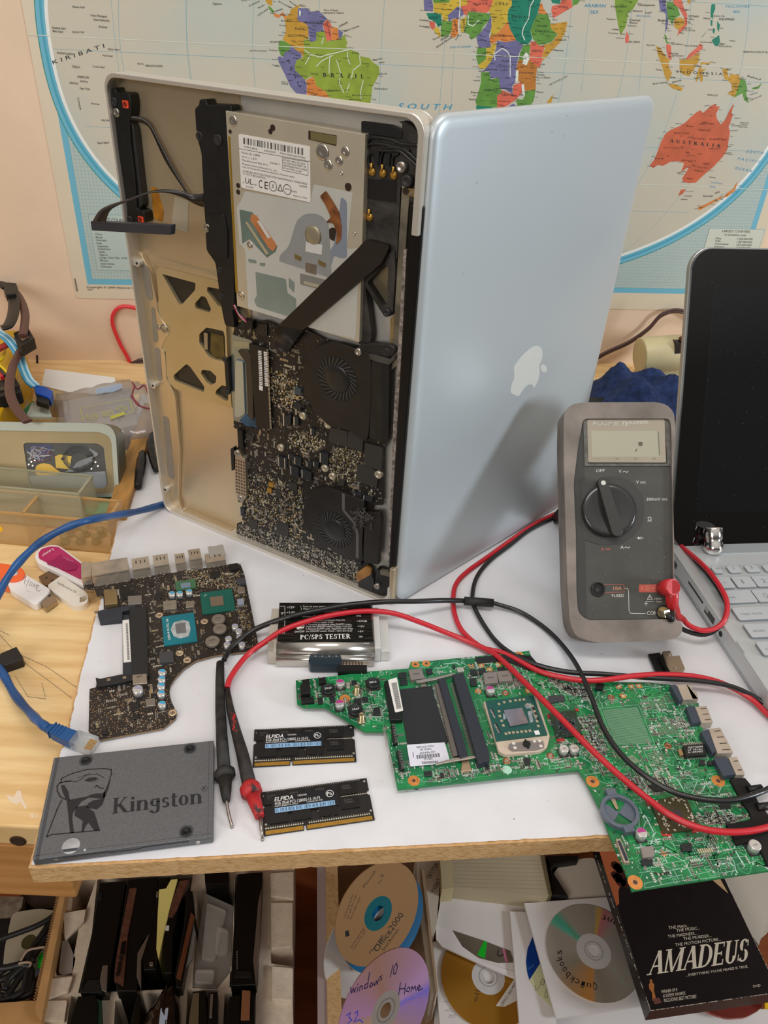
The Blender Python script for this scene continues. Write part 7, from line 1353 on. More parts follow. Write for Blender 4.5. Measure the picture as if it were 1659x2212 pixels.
# ================================================================== blue network cable
et=thing('network_cable',W0,'blue network cable with clear plug curling from behind the laptop to the board','cable')
eb=M('cable_blue','#1d4f88',.42,coat=.15,var=.28,scale=35)
m=MB();m.tube(smooth_path(P3([(400,1068,3.5),(352,1089,3.5),(300,1104,16),(250,1113,32),(200,1122,50),(150,1137,52),(95,1166,48),(50,1205,38),(15,1250,24),(-15,1310,4),(-30,1370,-8),(-15,1420,-10),(10,1462,-9),(35,1505,-8),(70,1545,0),(88,1562,6),(104,1574,7)]),6),[3.1+.25*math.sin(k*.9) for k in range(97)],eb,12);m.obj('cable',et)
m=MB();m.tube(P3([(100,1572,7),(112,1577,6.5),(122,1582,6),(140,1590,5.6),(160,1598,5.4)]),[3.4,4.6,6,6.4,6.6],M('boot_blue','#1a4e84',.45),4,prof=(1,.8))
for k in range(4):q=P3([(113+k*7,1577+k*3,6.3),(115.5+k*7,1578+k*3,6.3)]);m.tube(q,6.3,M('boot_blue','#1a4e84'),4,prof=(1,.85))
m.obj('boot',et,bevel=.5)
m=MB();clr=M('clear_plastic','#d9dcdc',.12,trans=.75,ior=1.35,alpha=.75);m.tube(P3([(160,1597,5.2),(205,1612,4.6)]),7.4,clr,4,prof=(1,.75));pg=m.obj('plug',et,bevel=.4,label='clear plastic plug')
m=MB(); 
for k in range(8):
    o_=(k-3.5)*1.02;a,b=P3([(188,1606,9.4),(204,1611,9.0)]);dx=Vector(b)-Vector(a);n_=Vector((-dx.y,dx.x,0)).normalized()*o_;m.tube([tuple(Vector(a)+n_),tuple(Vector(b)+n_)],.32,gold,4)
m.obj('contacts',pg)
# ================================================================== USB sticks on the bench
U=-16.0;UF=Frame((-240,470,U),(1,0,0),(0,1,0))
def up(name,par,L,h0,h1,mt,**k):return pp(name,par,UF,L,ZL1,h0,h1,mt,**k)
t=thing('usb_stick',UF,'white USB stick with raspberry pink top plate, its end under the silver ports','usb stick')
up('body',t,[(208,110),(235,85),(290,70),(335,72),(370,92),(540,215),(540,300),(480,302),(205,160),(198,135)],0,9,M('usb_white','#e9e4e2',.35),rnd=3,bevel=1.5,seg=3) if False else pp('body',t,UF,[(208,110),(235,85),(290,70),(335,72),(370,92),(540,215),(540,300),(480,302),(215,172),(198,135)],ZL1,0,9,M('usb_white','#e9e4e2',.35),rnd=3,bevel=1.2)
pk=M('usb_pink','#b1155f',.3,coat=.3);o=up('top_plate',t,[(222,118),(240,95),(290,80),(335,83),(362,100),(478,188),(480,270),(460,268),(225,150)],9,9.6,pk,rnd=2)
up('button',t,[(268,172),(300,160),(345,128),(368,138),(448,190),(440,215),(388,222),(275,182)],9.6,10.2,M('usb_pink_dark','#9c1055',.3),rnd=1)
m=MB();m.tx(UF,'Lexar',(305,92),(238,132),(312,104),9.6,inkw,ZL1);m.tx(UF,'JumpDrive',(365,140),(425,165),(360,150),10.2,M('print_pink','#d27ba6',.5),ZL1);m.obj('printing',o)
t=thing('usb_stick',UF,'white USB stick with orange cap loop and handwritten word Home','usb stick')
og=M('usb_orange','#f0642c',.35,coat=.2)
up('body',t,[(32,282),(60,250),(110,225),(150,240),(290,325),(280,350),(215,410),(190,412),(60,330)],0,8,M('usb_white','#e9e4e2'),rnd=2,bevel=1)
up('orange_cap',t,[(-30,190),(0,175),(90,190),(130,205),(148,240),(125,268),(70,282),(20,270),(-30,230)],8,10.5,og,rnd=4,bevel=.8);up('orange_side',t,[(-40,260),(20,275),(50,315),(-30,290)],2,8,og,rnd=1)
a=UF.pts([(80,238)],10.5,ZL1)[0];m=MB();m.lathe(a[0],a[1],[(3.6,10.4),(3.4,11),(2.2,11.2),(1.4,10.6),(.1,10.6)],M('rivet_pale','#cfc8c2',.4,.4),22);m.obj('rivet',t)
o=up('metal_plug',t,[(208,378),(275,338),(330,390),(264,438)],1,6,M('usb_steel','#a89c8c',.25,.95),bevel=.3)
for L in ([(240,372),(258,362),(266,370),(248,380)],[(276,366),(290,358),(298,366),(284,374)]):up('hole',t,L,6,6.05,M('usb_hole','#2f2622',.5))
up('opening',t,[(264,436),(330,390),(330,398),(266,442)],4,4.6,M('usb_hole','#2f2622'))
m=MB();hk=M('pen_grey','#7d7a80',.6)
def pen_(F,h_,z,strokes,wd,mt,mm):
    for L in strokes:lnm2(mm,F,L,wd,h_,z,mt)
pen_(UF,8,ZL1,[[(148,252),(140,300)],[(172,268),(150,312)],[(146,278),(165,285)],[(178,285),(170,305),(182,308),(188,292),(178,285)],[(186,315),(200,296),(198,318),(214,302),(212,325)],[(218,325),(226,308),(218,305),(208,330),(224,342),(236,330)],[(155,335),(160,340)],[(166,342),(174,345)]],.35,hk,m);m.obj('handwriting',t)
t=thing('usb_stick',UF,'cream USB stick with printed line of text and open loop at its end','usb stick')
cr_=M('usb_cream','#e5ded2',.35)
m=MB();m.prism(rpoly(UF.pts([(352,250),(375,262),(498,345),(512,372),(505,405),(475,422),(435,428),(405,415),(280,320),(275,305)],6,ZL1),3),0,6,cr_,[UF.pts([(462,375),(500,360),(503,385),(485,400),(460,405)],6,ZL1)]);m.obj('body',t,bevel=.8)
up('metal_plug',t,[(222,255),(280,222),(348,250),(290,302),(262,305)],1,5,M('usb_steel_brown','#86705a',.3,.9),bevel=.3)
for L in ([(258,262),(270,256),(278,262),(266,268)],[(292,278),(304,270),(312,276),(300,284)]):up('hole',t,L,5,5.05,M('usb_hole','#2f2622'))
m=MB();m.tx(UF,'Visit Microsoft at CES',(328,295),(438,352),(334,284),6,inkb,ZL1);cc=UF.pts([(458,362)],6,ZL1)[0];m.cyl(cc[0],cc[1],1.8,6,6.1,M('usb_ghost','#d8cfc0',.5),18);m.obj('printing',t)
# black plug at the left edge
t=thing('black_plug',UF,'small black rectangular plug with red wires at the left edge of the bench','plug')
m=MB();m.prism(UF.pts([(0,700),(95,660),(132,720),(128,735),(20,772),(-10,760)],8,ZL1),0,8,M('plug_black_matte','#211d1b',.55));m.obj('shell',t,bevel=.4)
m=MB()
for k in range(3):m.tube(smooth_path([UF.p3(-20/2.676+k*2,1150+770/2.676-k*3,4+k),UF.p3(6+k*2,1150+785/2.676-k*2,5),UF.p3(12,1150+775/2.676-k*4,4)]),.8,red_ins,6)
m.obj('wires',t)
# VGA-like connector beyond the green board
t=thing('video_connector',GF,'loose silver connector with black tape tail lying below the multimeter','connector')
pp('metal_shell',t,GF,[(930,85),(985,80),(1000,118),(1048,112),(1088,205),(1055,245),(990,235),(960,180)],G2,0.5,8,M('shell_nickel_warm','#a79a88',.25,.9,var=.1,scale=60),bevel=.5)
pp('tape_tail',t,GF,[(832,105),(912,95),(992,235),(885,228)],G2,1.5,3.2,M('gaffer_tape','#100f10'))
m=MB()
for k in range(8):a=GF.pts([(922+k*7.5,118+k*15)],6,G2)[0];m.box((a[0]-2.2,a[0],a[1]-.5,a[1]+.5),1,6,M('pin_black','#161412',.5))
m.obj('pins',t)
m=MB()
for x,y in ((980,110),(1018,200)):a=GF.pts([(x,y)],8,G2)[0];m.cyl(a[0],a[1],1.1,8,8.6,steel,12)
m.obj('rivets',t)
# ================================================================== second laptop on the right
KY=8.2;ky=math.radians(KY);KF=flat(261.5,556,0,KY);ZK=(1420,1100,4.808)
SCF=Frame((261.5,556,24),(math.cos(ky),math.sin(ky),0),(-math.sin(ky)*math.sin(.42),math.cos(ky)*math.sin(.42),math.cos(.42)))
lp2=thing('open_laptop',KF,'silver laptop with switched-off glossy black screen open at the right','laptop')
ksil=M('laptop_silver','#c3c7c8',.45,.45,var=.02,scale=20)
BL=[KF.px(1457,1243,1),KF.px(1555,1391,1),KF.px(1655,1543,1)];T1=[KF.px(1457,1193,20),KF.px(1565.6,1354,20),KF.px(1659,1487,20)]
xb=lambda y:T1[0][0]+(T1[2][0]-T1[0][0])*(y-T1[0][1])/(T1[2][1]-T1[0][1])
xl=lambda y:BL[0][0]+(BL[2][0]-BL[0][0])*(y-BL[0][1])/(BL[2][1]-BL[0][1])
yT,yB=14,-238
m=MB(); 
vt=[(xl(yT),yT,1),(xb(yT),yT,20),(xl(yB),yB,1),(xb(yB),yB,18),(360,yT,1),(360,yT,20),(360,yB,1),(360,yB,18)]
m.v+=vt
for f in ((0,1,3,2),(1,5,7,3),(2,3,7,6),(0,4,5,1),(4,6,7,5),(0,2,6,4)):m.face(f,ksil)
m.obj('base',lp2,bevel=1.2)
def kp(name,par,L,h0,h1,mt,**k):return pp(name,par,KF,L,ZK,h0,h1,mt,**k)
dk_=M('port_dark','#3a3530',.5);sfm=M('side_line','#8d9190',.5)
def side(name,y0_,y1_,z0_,z1_,mt,th=.3):
    m=MB();P=[]
    for y,z in ((y0_,z0_),(y1_,z0_),(y1_,z1_),(y0_,z1_)):
        f=(z-1)/19;x=xl(y)*(1-f)+xb(y)*f;P.append((x,y,z))
    m.v+=[(p[0]-th,p[1],p[2]) for p in P]+[(p[0]+1,p[1],p[2]) for p in P];m.face((0,3,2,1),mt)
    for i in range(4):j=(i+1) % 4;m.face((i,j,4+j,4+i),mt)
    m.obj(name,lp2)
yy=lambda x,y:KF.px(1420+x/4.808,1100+y/4.808,10)[1]
side('card_reader',yy(340,780),yy(478,1000),12,13.6,M('slot_black2','#050505'));side('usb_port',yy(510,1040),yy(595,1180),8,14,dk_);side('usb_port_tongue',yy(510,1040),yy(540,1090),10.5,14.2,M('tongue_grey','#9a9a96',.4),.5);side('vent',yy(180,560),yy(205,605),8,13,dk_)
side('side_seam',yy(180,640),yB,3.4,3.8,sfm)
a=yy(678,1290);f=.45;m=MB();X=xl(a)*(1-f)+xb(a)*f;m.tube([(X-.5,a,9.6),(X+1.5,a,9.6)],2.3,M('slot_black2','#050505'),16);m.obj('audio_jack',lp2)
keym=M('key_silver','#bcc0c3',.45,.2);klm=M('key_legend','#7b7f82',.5);kem=M('key_edge','#8d9092',.5)
# keys in the frame of the keyboard: 19 mm pitch
def kpx(x,y):return KF.px(1420+x/4.808,1100+y/4.808,20.5)
rows=[  # left x, y bottom/top from photo, list of widths, legends
 ([(560,680),(560,600)],[(530,690,'esc'),(695,890,'2x'),(885,1085,'3x'),(1078,1270,''),(1262,1450,'')]),
 ([(850,825),(800,705)],[(560,795,'~'),(755,1020,'1'),(970,1235,'2'),(1180,1450,'3')]),
 ([(700,990),(700,850)],[(640,1030,'tab'),(980,1270,'Q'),(1210,1500,'W')]),
 ([(860,1165),(800,1025)],[(765,1260,'caps lock'),(1200,1480,'A')]),
 ([(1000,1345),(950,1195)],[(890,1420,'shift'),(1370,1640,'Z')]),
 ([(1120,1530),(1060,1380)],[(1018,1280,'ctrl'),(1230,1500,'fn')])]
for (b_,t_),ks in rows:
    y0_,y1_=kpx(*b_)[1],kpx(*t_)[1]
    for xa,xb_,s in ks:
        # x measured at the bottom-left corner region; convert with the row's middle
        X0=kpx(xa+40,(b_[1]+t_[1])/2)[0];X1=kpx(xb_-20,(b_[1]+t_[1])/2)[0]
        m=MB();q=rrect(X0,X1,y0_+.6,y1_-.4,1.8,3);m.prism(q,19.8,21.6,keym,side=kem);k_=m.obj('key',lp2,bevel=.35)
        if s:
            m=MB();L_=X1-X0; 
            if len(s)==1 or s in ('2x','3x'):c_=s if len(s)==1 else s[0];hh=(y1_-y0_)*.34;m.text(c_,(X0+L_*.38,y0_+5),(X0+L_*.38+hh*(.28 if c_=='1' else .7),y0_+5),(X0+L_*.38,y0_+5+hh),21.66,klm)
            else:m.text(s,(X0+4,y0_+6),(X0+4+2.6*len(s)*.8,y0_+6),(X0+4,y0_+8.6),21.66,klm)
            m.obj('legend',k_)
m=MB();a,b=kpx(822,1368),kpx(905,1488);m.tube([(a[0],a[1],20.1),(b[0],b[1],20.0)],.3,sfm,4);m.obj('seam',lp2)
# hinge strip, chrome hinge barrel
m=MB();a=KF.rect((440,365),(1149,445),20,ZK);m.prism(rrect(a[0],350,a[2],a[3],2,3),19.5,20.6,M('hinge_strip_grey','#a9adb0',.4,.4));m.obj('hinge_strip',lp2)
a=KF.pts([(560,430)],20,ZK)[0];m=MB();chm=M('chrome','#d9d6d2',.12,1.0)
hp_=[(a[0],a[1]-5+k*1.05,19.5+k*1.35) for k in range(15)];m.tube(hp_,[5+3.6*math.sin(math.pi*min(1,k/3)/2)*(1-.26*math.exp(-((k-7)/1.6) **2))*(1 if k<13 else .85) for k in range(15)],chm,28);m.obj('hinge_barrel',lp2)
bez=M('bezel_gloss_black','#070708',.05,coat=1.0)
m=MB();m.prism(rrect(-2,365,-6,251,17,8),-6,0,bez);scp=m.obj('screen',lp2);scp.matrix_parent_inverse=Matrix();scp.matrix_local=KF.mat().inverted() @ SCF.mat()
m=MB();m.prism(rrect(-3.6,367,-7,252.6,18,8),-7.5,-2.2,M('screen_rim_silver','#a7a9a8',.3,.8));m.obj('screen_rim',scp,bevel=.8)
m=MB();m.prism([(19,26),(350,26),(350,220),(19,220)],0,.05,M('panel_black','#0a0c0f',.08,coat=1.0));m.obj('display_panel',scp)
m=MB();rdm=random.Random(6);dp=M('screen_dust','#5b6064',.8)
for k in range(110):x,y=rdm.uniform(10,130),rdm.uniform(10,225);m.obox(x,y,rdm.uniform(.2,.8),rdm.uniform(.15,.35),.06,.1,rdm.uniform(0,180),dp)
m.obj('dust',scp)
# ================================================================== things on the bench behind and left
BF=Frame((-410.6,949.2,-16),WALL.X,WALL.X.cross(Vector((0,0,-1))) if False else Vector((-math.sin(YAW),math.cos(YAW),0)))
ZC3=(0,580,3.567);ZC5=(0,580,5.53);ZR2=(1180,540,2.405)
def wp(L,h,z=None):return [WALL.p3(z[0]+x/z[2],z[1]+y/z[2],h) if z else WALL.p3(x,y,h) for x,y in L]
m=MB();m.tube(smooth_path(wp([(1112,775),(1060,765),(1010,735),(970,660),(935,600),(895,510),(868,430),(870,360),(905,310),(960,292),(1053,308),(1200,360)],5,ZC3)),2.6,M('red_cable','#e0323a',.4,coat=.3),10)
tag(m.obj('red_cable',F=WALL),'red cable looping against the peach wall left of the standing laptop','cable')
brw=M('brown_cable','#4a2f2c',.4,coat=.3)
m=MB()
for o_ in (-1.8,1.8):m.tube(smooth_path([(a,b+o_,c_) for a,b,c_ in wp([(830,880),(880,850),(960,775),(1060,722),(1110,708),(1400,640)],8,ZC3)]),2.3,brw,10)
tag(m.obj('brown_cable',F=WALL),'twin brown mains flex running low behind the left side of the standing laptop','cable')
m=MB()
for o_ in (-1.5,1.5):m.tube(smooth_path([(a,b+o_,c_) for a,b,c_ in wp([(200,600),(310,535),(430,480),(530,410),(590,345),(650,318),(710,320),(760,345),(900,420)],10,ZR2)]),2.0,brw,10)
tag(m.obj('brown_cable',F=WALL),'twin brown flex arching up the wall between the two laptops','cable')
m=MB();m.tube(smooth_path(wp([(285,670),(285,740),(262,790),(275,850),(300,900),(330,950)],10,ZC3)),1.5,blk_ins,8);tag(m.obj('black_wire',F=WALL),'short black wire standing up against the wall behind the white sheet','wire')
# blue towel over a black thing
twl=M('towel_blue','#24355f',.95,var=.35,scale=130,bump=1.0,bscale=260)
t=thing('towel',flat(330,880,-16,0),'dark blue terry towel heaped behind the multimeter','towel')
m=MB();rdm=random.Random(14);nx,ny=60,46;x0_,x1_,y0_,y1_=-85,110,-75,62
for j in range(ny+1):
    for i in range(nx+1):
        u,v=i/nx,j/ny;x=x0_+(x1_-x0_)*u;y=y0_+(y1_-y0_)*v
        e=min(1,min(u,1-u)*5)*min(1,min(v,1-v)*3.5)
        z=56*(e **.55)*(1-.25*u)+7*math.sin(x*.11+y*.05)*e+5*math.sin(x*.05-y*.13)*e+rdm.uniform(-1.1,1.1)
        m.v.append((x+rdm.uniform(-.8,.8),y+rdm.uniform(-.8,.8),max(z,.5)))
for j in range(ny):
    for i in range(nx):a=j*(nx+1)+i;m.face((a,a+1,a+nx+2,a+nx+1),twl,True)
n0=len(m.v);m.v+=[(x0_,y0_,0),(x1_,y0_,0),(x1_,y1_,0),(x0_,y1_,0)];m.face((n0+3,n0+2,n0+1,n0),twl);m.obj('cloth',t)
t=thing('cream_charger',flat(372,985,-16,8),'yellowed cream plastic charger with brown plug standing behind the towel','charger')
m=MB();m.tube([(-45,-8,44),(30,-8,50)],24,M('aged_cream','#d3c498',.4,var=.08,scale=20),20);m.box((-40,28,-22,6),0,40,M('aged_cream','#d3c498'));m.obj('body',t,bevel=2)
m=MB();m.tube([(8,-22,66),(16,-24,78),(24,-22,96),(30,-20,120)],[13,9,5,3],M('plug_brown','#6b3f2e',.45),12);m.box((-8,26,-30,-14),52,70,M('plug_brown_dark','#2e2420',.5));m.obj('mains_plug',t)
m=MB();m.box((-62,58,-40,30),0,30,blackp);tag(m.obj('black_case',F=flat(300,840,-16,4),bevel=3),'black case peeping out below the blue towel','case')
# tin with a window in the lid, leaning in the organizer
TNF=Frame((-258,606,-12),(math.cos(.06),math.sin(.06),0),(0,.5,.866));ZT3=ZC3
tin=thing('hinged_tin',TNF,'silver metal tin with a clear window, tilted up at the left edge','tin')
tm_=M('tin_metal','#77796f',.35,.6,var=.06,scale=9);tm2=M('tin_gold','#77694a',.4,.55,var=.15,scale=9)
def tq(name,L,h0,h1,mt,par=None,**k):return pp(name,par or tin,TNF,L,ZT3,h0,h1,mt,**k)
TO=[(-560,1150),(0,1165),(780,1190),(850,1220),(885,1290),(915,1700),(905,1760),(-560,1760)]
WN=[(165,1345),(185,1330),(740,1345),(790,1375),(825,1660),(800,1690),(250,1680),(215,1640)]
m=MB();m.prism(rpoly(TNF.pts(TO,0,ZT3),5),-30,-2.5,tm_);m.obj('tin_body',tin,bevel=2)
m=MB();m.prism(rpoly(TNF.pts(TO,0,ZT3),5),-2.5,0,tm_,[rpoly(TNF.pts([(-500,1225),(0,1235),(760,1258),(830,1290),(850,1340),(880,1700),(860,1730),(-500,1730)],0,ZT3),5)]);m.obj('lid_rim',tin,bevel=1.5,seg=3)
m=MB();m.prism(rpoly(TNF.pts([(-510,1222),(0,1232),(762,1255),(832,1288),(853,1338),(884,1705),(864,1735),(-510,1735)],0,ZT3),5),-2.5,-1.2,tm2,[rpoly(TNF.pts(WN,0,ZT3),3)]);m.obj('lid_panel',tin)
m=MB();m.prism(rpoly(TNF.pts(WN,0,ZT3),3),-1.1,-.6,M('window_clear','#b8bbb8',.05,alpha=.04,spec=.1));m.obj('window',tin)
tq('tin_tray',WN,-2.4,-2.2,M('tin_inside','#38352f',.5,.2,var=.3,scale=40));tq('inner_panel',[(215,1590),(805,1560),(822,1660),(800,1690),(250,1680)],-2.2,-2.0,M('tin_silver_inner','#6f7476',.35,.5))
def wthing(nm,lab,cat,m,grp=None,**k):return tag(m.obj(nm,F=TNF,**k),lab,cat,grp)
m=MB();P=TNF.pts([(270,1510),(320,1490),(380,1500),(440,1550),(460,1560),(450,1580),(280,1585),(265,1560)],-1.6,ZT3);m.prism(rpoly(P,2),-2.0,-1.4,M('bright_yellow','#e8b714',.4));wthing('yellow_disc','yellow scalloped plastic disc behind the window of the tin','disc',m)
m=MB();m.prism(TNF.pts([(415,1440),(450,1425),(545,1440),(530,1540),(425,1530)],-1.3,ZT3),-2.0,-1.25,M('bright_yellow2','#d9b527',.45));a=TNF.pts([(475,1460)],-1.2,ZT3)[0];m.cyl(a[0],a[1],1.6,-1.25,-1.2,inkb,12);wthing('yellow_block','yellow plastic block with a round mark behind the window of the tin','block',m)
m=MB()
for k in range(9):P=[(500+k*8,1560-k*4),(600,1550-k*8),(690,1500-k*6),(700+k*6,1430),(680,1400-k*2)];m.tube(smooth_path([TNF.p3(ZT3[0]+x/ZT3[2],ZT3[1]+y/ZT3[2],-1.9+k*.05) for x,y in P]),.55,M('grey_wire','#8f9396',.4),6)
wthing('grey_cable_bundle','grey wires coiled together behind the window of the tin','cable',m)
m=MB();a=TNF.pts([(600,1460)],-1.8,ZT3)[0]
for k in range(6):m.tube([(a[0]+(9+k*1.2)*math.cos(q*.5),a[1]+(7+k)*math.sin(q*.5),-2.0+k*.08) for q in range(13)],.7,blk_ins,6)
wthing('black_coil','black coiled lead beside the yellow block in the tin','cable',m)
m=MB();rdm=random.Random(44)
for k in range(12):P=[(rdm.uniform(190,420),rdm.uniform(1350,1480)) for _ in range(4)];m.tube(smooth_path([TNF.p3(ZT3[0]+x/ZT3[2],ZT3[1]+y/ZT3[2],-1.9+rdm.uniform(0,.4)) for x,y in P]),.5,M('tin_wire_%d' % (k % 4),('#4a4f8a','#9a98a0','#b9b4b0','#7a4050')[k % 4],.5),6)
stuff(wthing('tangled_wires','tangle of thin blue, grey and red wires in the upper left of the tin','wires',m))
for x,y in ((225,1455),(235,1480),(260,1470),(215,1500),(245,1510),(290,1440),(730,1490),(750,1520),(700,1540)):a=TNF.pts([(x,y)],-1.9,ZT3)[0];m=MB();m.lathe(a[0],a[1],[(1.4,-2),(1.4,-1.6),(.8,-1.4)],steel,10);wthing('screw','bright loose screw scattered among others inside the tin','screw',m,'loose screws in the tin')
# amber divided box and clear tray
amb=M('amber_plastic','#d9b27a',.12,alpha=.22,coat=.3);ambr=M('amber_edge','#c69d62',.2,alpha=.7,coat=.3);clrp=M('clear_yellowed','#cfcdb0',.1,alpha=.26,coat=.3);clre=M('clear_edge','#b3b094',.15,alpha=.6,coat=.3)
AMF=flat(-250,540,-16,-3)
bx_=thing('divided_box',AMF,'shallow amber see-through plastic box on the bench under the tin','box')
xr=AMF.px(250,1187,0)[0];yF=AMF.px(150,1188,0)[1];yBk=AMF.px(200,1075,36)[1]
m=MB();m.box((-230,xr,yF,yBk),0,2,amb);m.obj('floor_panel',bx_)
for r_,nm in (((-230,xr,yF,yF+1.8),'front_wall'),((-230,xr,yBk-1.8,yBk),'back_wall'),((xr-1.8,xr,yF+1.8,yBk-1.8),'side_wall'),((-72,-70,yF+1.8,yBk-1.8),'divider')):
    m=MB();m.box(r_,2,34.6,amb);m.box((r_[0]-.5,r_[1]+.5,r_[2]-.5,r_[3]+.5),34.6,36,ambr);m.box((r_[0]-.3,r_[1]+.3,r_[2]-.3,r_[3]+.3),0,2.2,ambr);m.obj(nm,bx_)
m=MB();rdm=random.Random(10)
ty=thing('clear_tray',AMF,'small yellowed clear plastic tray standing inside the amber box','tray')
yT=min(AMF.px(160,1106,3)[1],yBk-6);VF=Frame(AMF.w(0,yT,0),AMF.X,(0,0,1));zT=VF.px(160,1068)[1];X1=VF.px(170,1068)[0];dT=max(16,AMF.px(160,1025,zT)[1]-yT)
m=MB();m.box((-160,X1,yT,yT+dT),2.6,4,clrp);m.obj('floor_panel',ty)
for r_,nm in (((-160,X1,yT,yT+1.4),'front_wall'),((-160,X1,yT+dT-1.4,yT+dT),'back_wall'),((X1-1.4,X1,yT+1.4,yT+dT-1.4),'side_wall')):
    m=MB();m.box(r_,4,zT,clrp);m.box((r_[0]-.5,r_[1]+.5,r_[2]-.5,r_[3]+.5),zT,zT+1,clre);m.obj(nm,ty)
o=MB()
o.tube([(-96,yF-.3,17),(-96,yF+.1,17)],3.2,M('bright_yellow','#e8b714'),12);o.obj('yellow_spot',bx_)
for k in range(7):x,y=-30+(k % 3)*14-12,yF+9+k // 3*11+k % 3*2;m=MB();m.lathe(x,y,[(4.6,2.1),(4.6,3),(3,4),(3,8),(4.4,8.6),(2,10)],M('olive_clear','#8d8450',.15,alpha=.6),12);tag(m.obj('plastic_foot',F=AMF),'small olive clear plastic foot in the right of the amber box','plastic foot','clear plastic feet in the amber box')
m=MB();m.prism(rpoly(AMF.pts([(650,1750),(870,1740),(880,1870),(660,1900)],6,ZC3),3),2.2,6,M('teal_card','#3fae88',.5));tag(m.obj('teal_card',F=AMF),'bright teal card lying at the right of the amber box under the tin','card')
# wood strip along the bench, black sleeves
m=MB();a,b=W0.px(262,1070,8),W0.px(300,955,8);d=(Vector(b)-Vector(a));d2=d.normalized();n_=Vector((-d2.y,d2.x))*9;e=Vector(a)+d*1.9;s_=Vector(a)-d*.3
m.prism([tuple(s_-n_),tuple(s_+n_),tuple(e+n_),tuple(e-n_)],-16,8,M('strip_wood','#a5793f',.6,var=.3,scale=16,stretch=(6,1,1)));tag(m.obj('wood_strip',F=W0,bevel=1),'rough brown wooden strip running away between the tin and the white board','strip')
for P,l in (([(298,1052,5),(300,1035,7),(305,1000,8),(308,975,8)],'short rolled black foil tube beside the wooden strip'),([(338,1015,6),(330,985,8),(326,960,9),(332,935,10)],'crumpled black and blue foil scrap behind the standing laptop')):
    m=MB();m.tube(smooth_path(P3(P)),[3.5,3.8,4,4.2,4.5,4.5,4.5,4.5,5,5,5,5,5,5,4.5,4,4,3,2],M('foil_black','#211f20',.25,.3,bump=.6,bscale=60),12);tag(m.obj('foil_tube',F=W0),l,'tube')
# white sheet, drive in an antistatic bag, green board, sata and ribbon cables
m=MB();P=BEN.pts([(330,870),(350,775),(640,800),(900,840),(900,980),(560,940),(330,930)],1,ZC3);m.prism(P,0,.4,whitep)
F5=flat(0,0,-16,0)
m=MB();m.prism(F5.pts([(320,900),(348,772),(880,838),(940,980),(520,950)],24,ZC3),23,24,whitep);tag(m.obj('paper_sheet',F=F5),'blank white paper sheet lying at the back left of the bench','paper')
m=MB();m.prism(F5.pts([(330,905),(350,790),(870,850),(900,1010),(340,1010)],23,ZC3),0,22.8,M('carton_back','#b59a6e',.8));tag(m.obj('carton',F=F5,bevel=1),'flat tan carton under the blank white sheet','box')
bg=M('bag_film','#bfb9b6',.2,.25,alpha=.5,bump=.8,bscale=25,var=.15,scale=12)
t=thing('antistatic_bag',flat(-250,800,-16,10),'grey see-through antistatic bag with yellow print holding a disk drive, behind the tin','bag')
iF=flat(-250,800,-16,10)
BO=[(400,960),(640,905),(900,848),(1010,840),(1100,870),(1170,900),(1200,1180),(1060,1250),(880,1250),(470,1240),(430,1100)]
P=iF.pts(BO,34,ZC3);m=MB();rdm=random.Random(3)
cx_,cy_=sum(p[0] for p in P)/len(P),sum(p[1] for p in P)/len(P);Pd=[(a.x,a.y) for a in smooth_path([(x,y,0) for x,y in P+P[:1]],5)[:-1]];n=len(Pd);rings=[]
for f,z in ((1.03,12),(1.0,24),(.93,33),(.7,35),(.35,35.5)):
    for x,y in Pd:m.v.append((cx_+(x-cx_)*f,cy_+(y-cy_)*f,z+rdm.uniform(-1.4,1.4)))
for i in range(4):
    for k in range(n):j=(k+1) % n;m.face((i*n+k,i*n+j,(i+1)*n+j,(i+1)*n+k),bg,True)
m.face(range(4*n,5*n),bg,True);m.obj('film',t)
m=MB();m.prism(iF.pts([(480,1010),(1000,900),(1060,1180),(880,1230),(500,1220)],30,ZC3),2,28,M('drive_silver_label','#c3c0bd',.4,.3,var=.04,scale=10));tag(m.obj('disk_drive',F=iF,bevel=1.5),'pale grey disk drive inside the see-through antistatic bag','drive')
m=MB();yl=M('bag_yellow','#bdbb4c',.5)
def bl_(L,wd=.7):lnm2(m,iF,L,wd,37.5,ZC3,yl)
bl_([(615,1075),(1000,1005),(1025,1100),(960,1130)]);bl_([(615,1075),(640,1170)])
for cx,cy,rx,ry in ((705,1140,42,22),(935,1075,42,18)):bl_([(cx+rx*math.cos(k*.52),cy+ry*math.sin(k*.52)) for k in range(13)],.8)
bl_([(785,1105),(862,1090),(865,1128),(795,1138),(785,1105)]);bl_([(800,1110),(850,1128)]);bl_([(850,1098),(806,1132)]);bl_([(690,1135),(715,1150),(730,1130)]);bl_([(910,1080),(930,1065),(960,1080)])
m.poly(iF.pts([(850,1140),(958,1102),(962,1125),(852,1165)],37.5,ZC3),37.6,yl);m.obj('yellow_print',t)
m=MB();m.poly(iF.pts([(740,925),(930,885),(950,915),(880,950),(740,965)],37.3,ZC3),37.3,M('bag_blue','#9db6d6',.4,alpha=.7));m.obj('blue_label',t)
m=MB()
for P in ([(1020,880),(1060,930),(1110,900),(1140,960)],[(1010,980),(1060,1050),(1150,1080)],[(1040,900),(1020,980),(1080,1060)]):m.tube(smooth_path([iF.p3(x/ZC3[2],580+y/ZC3[2],36) for x,y in P]),1.0,M('red_wire_dull','#8a3a4a',.5),6)
tag(m.obj('thin_red_wire',F=iF),'thin dull red wire at the right end of the antistatic bag','wire')
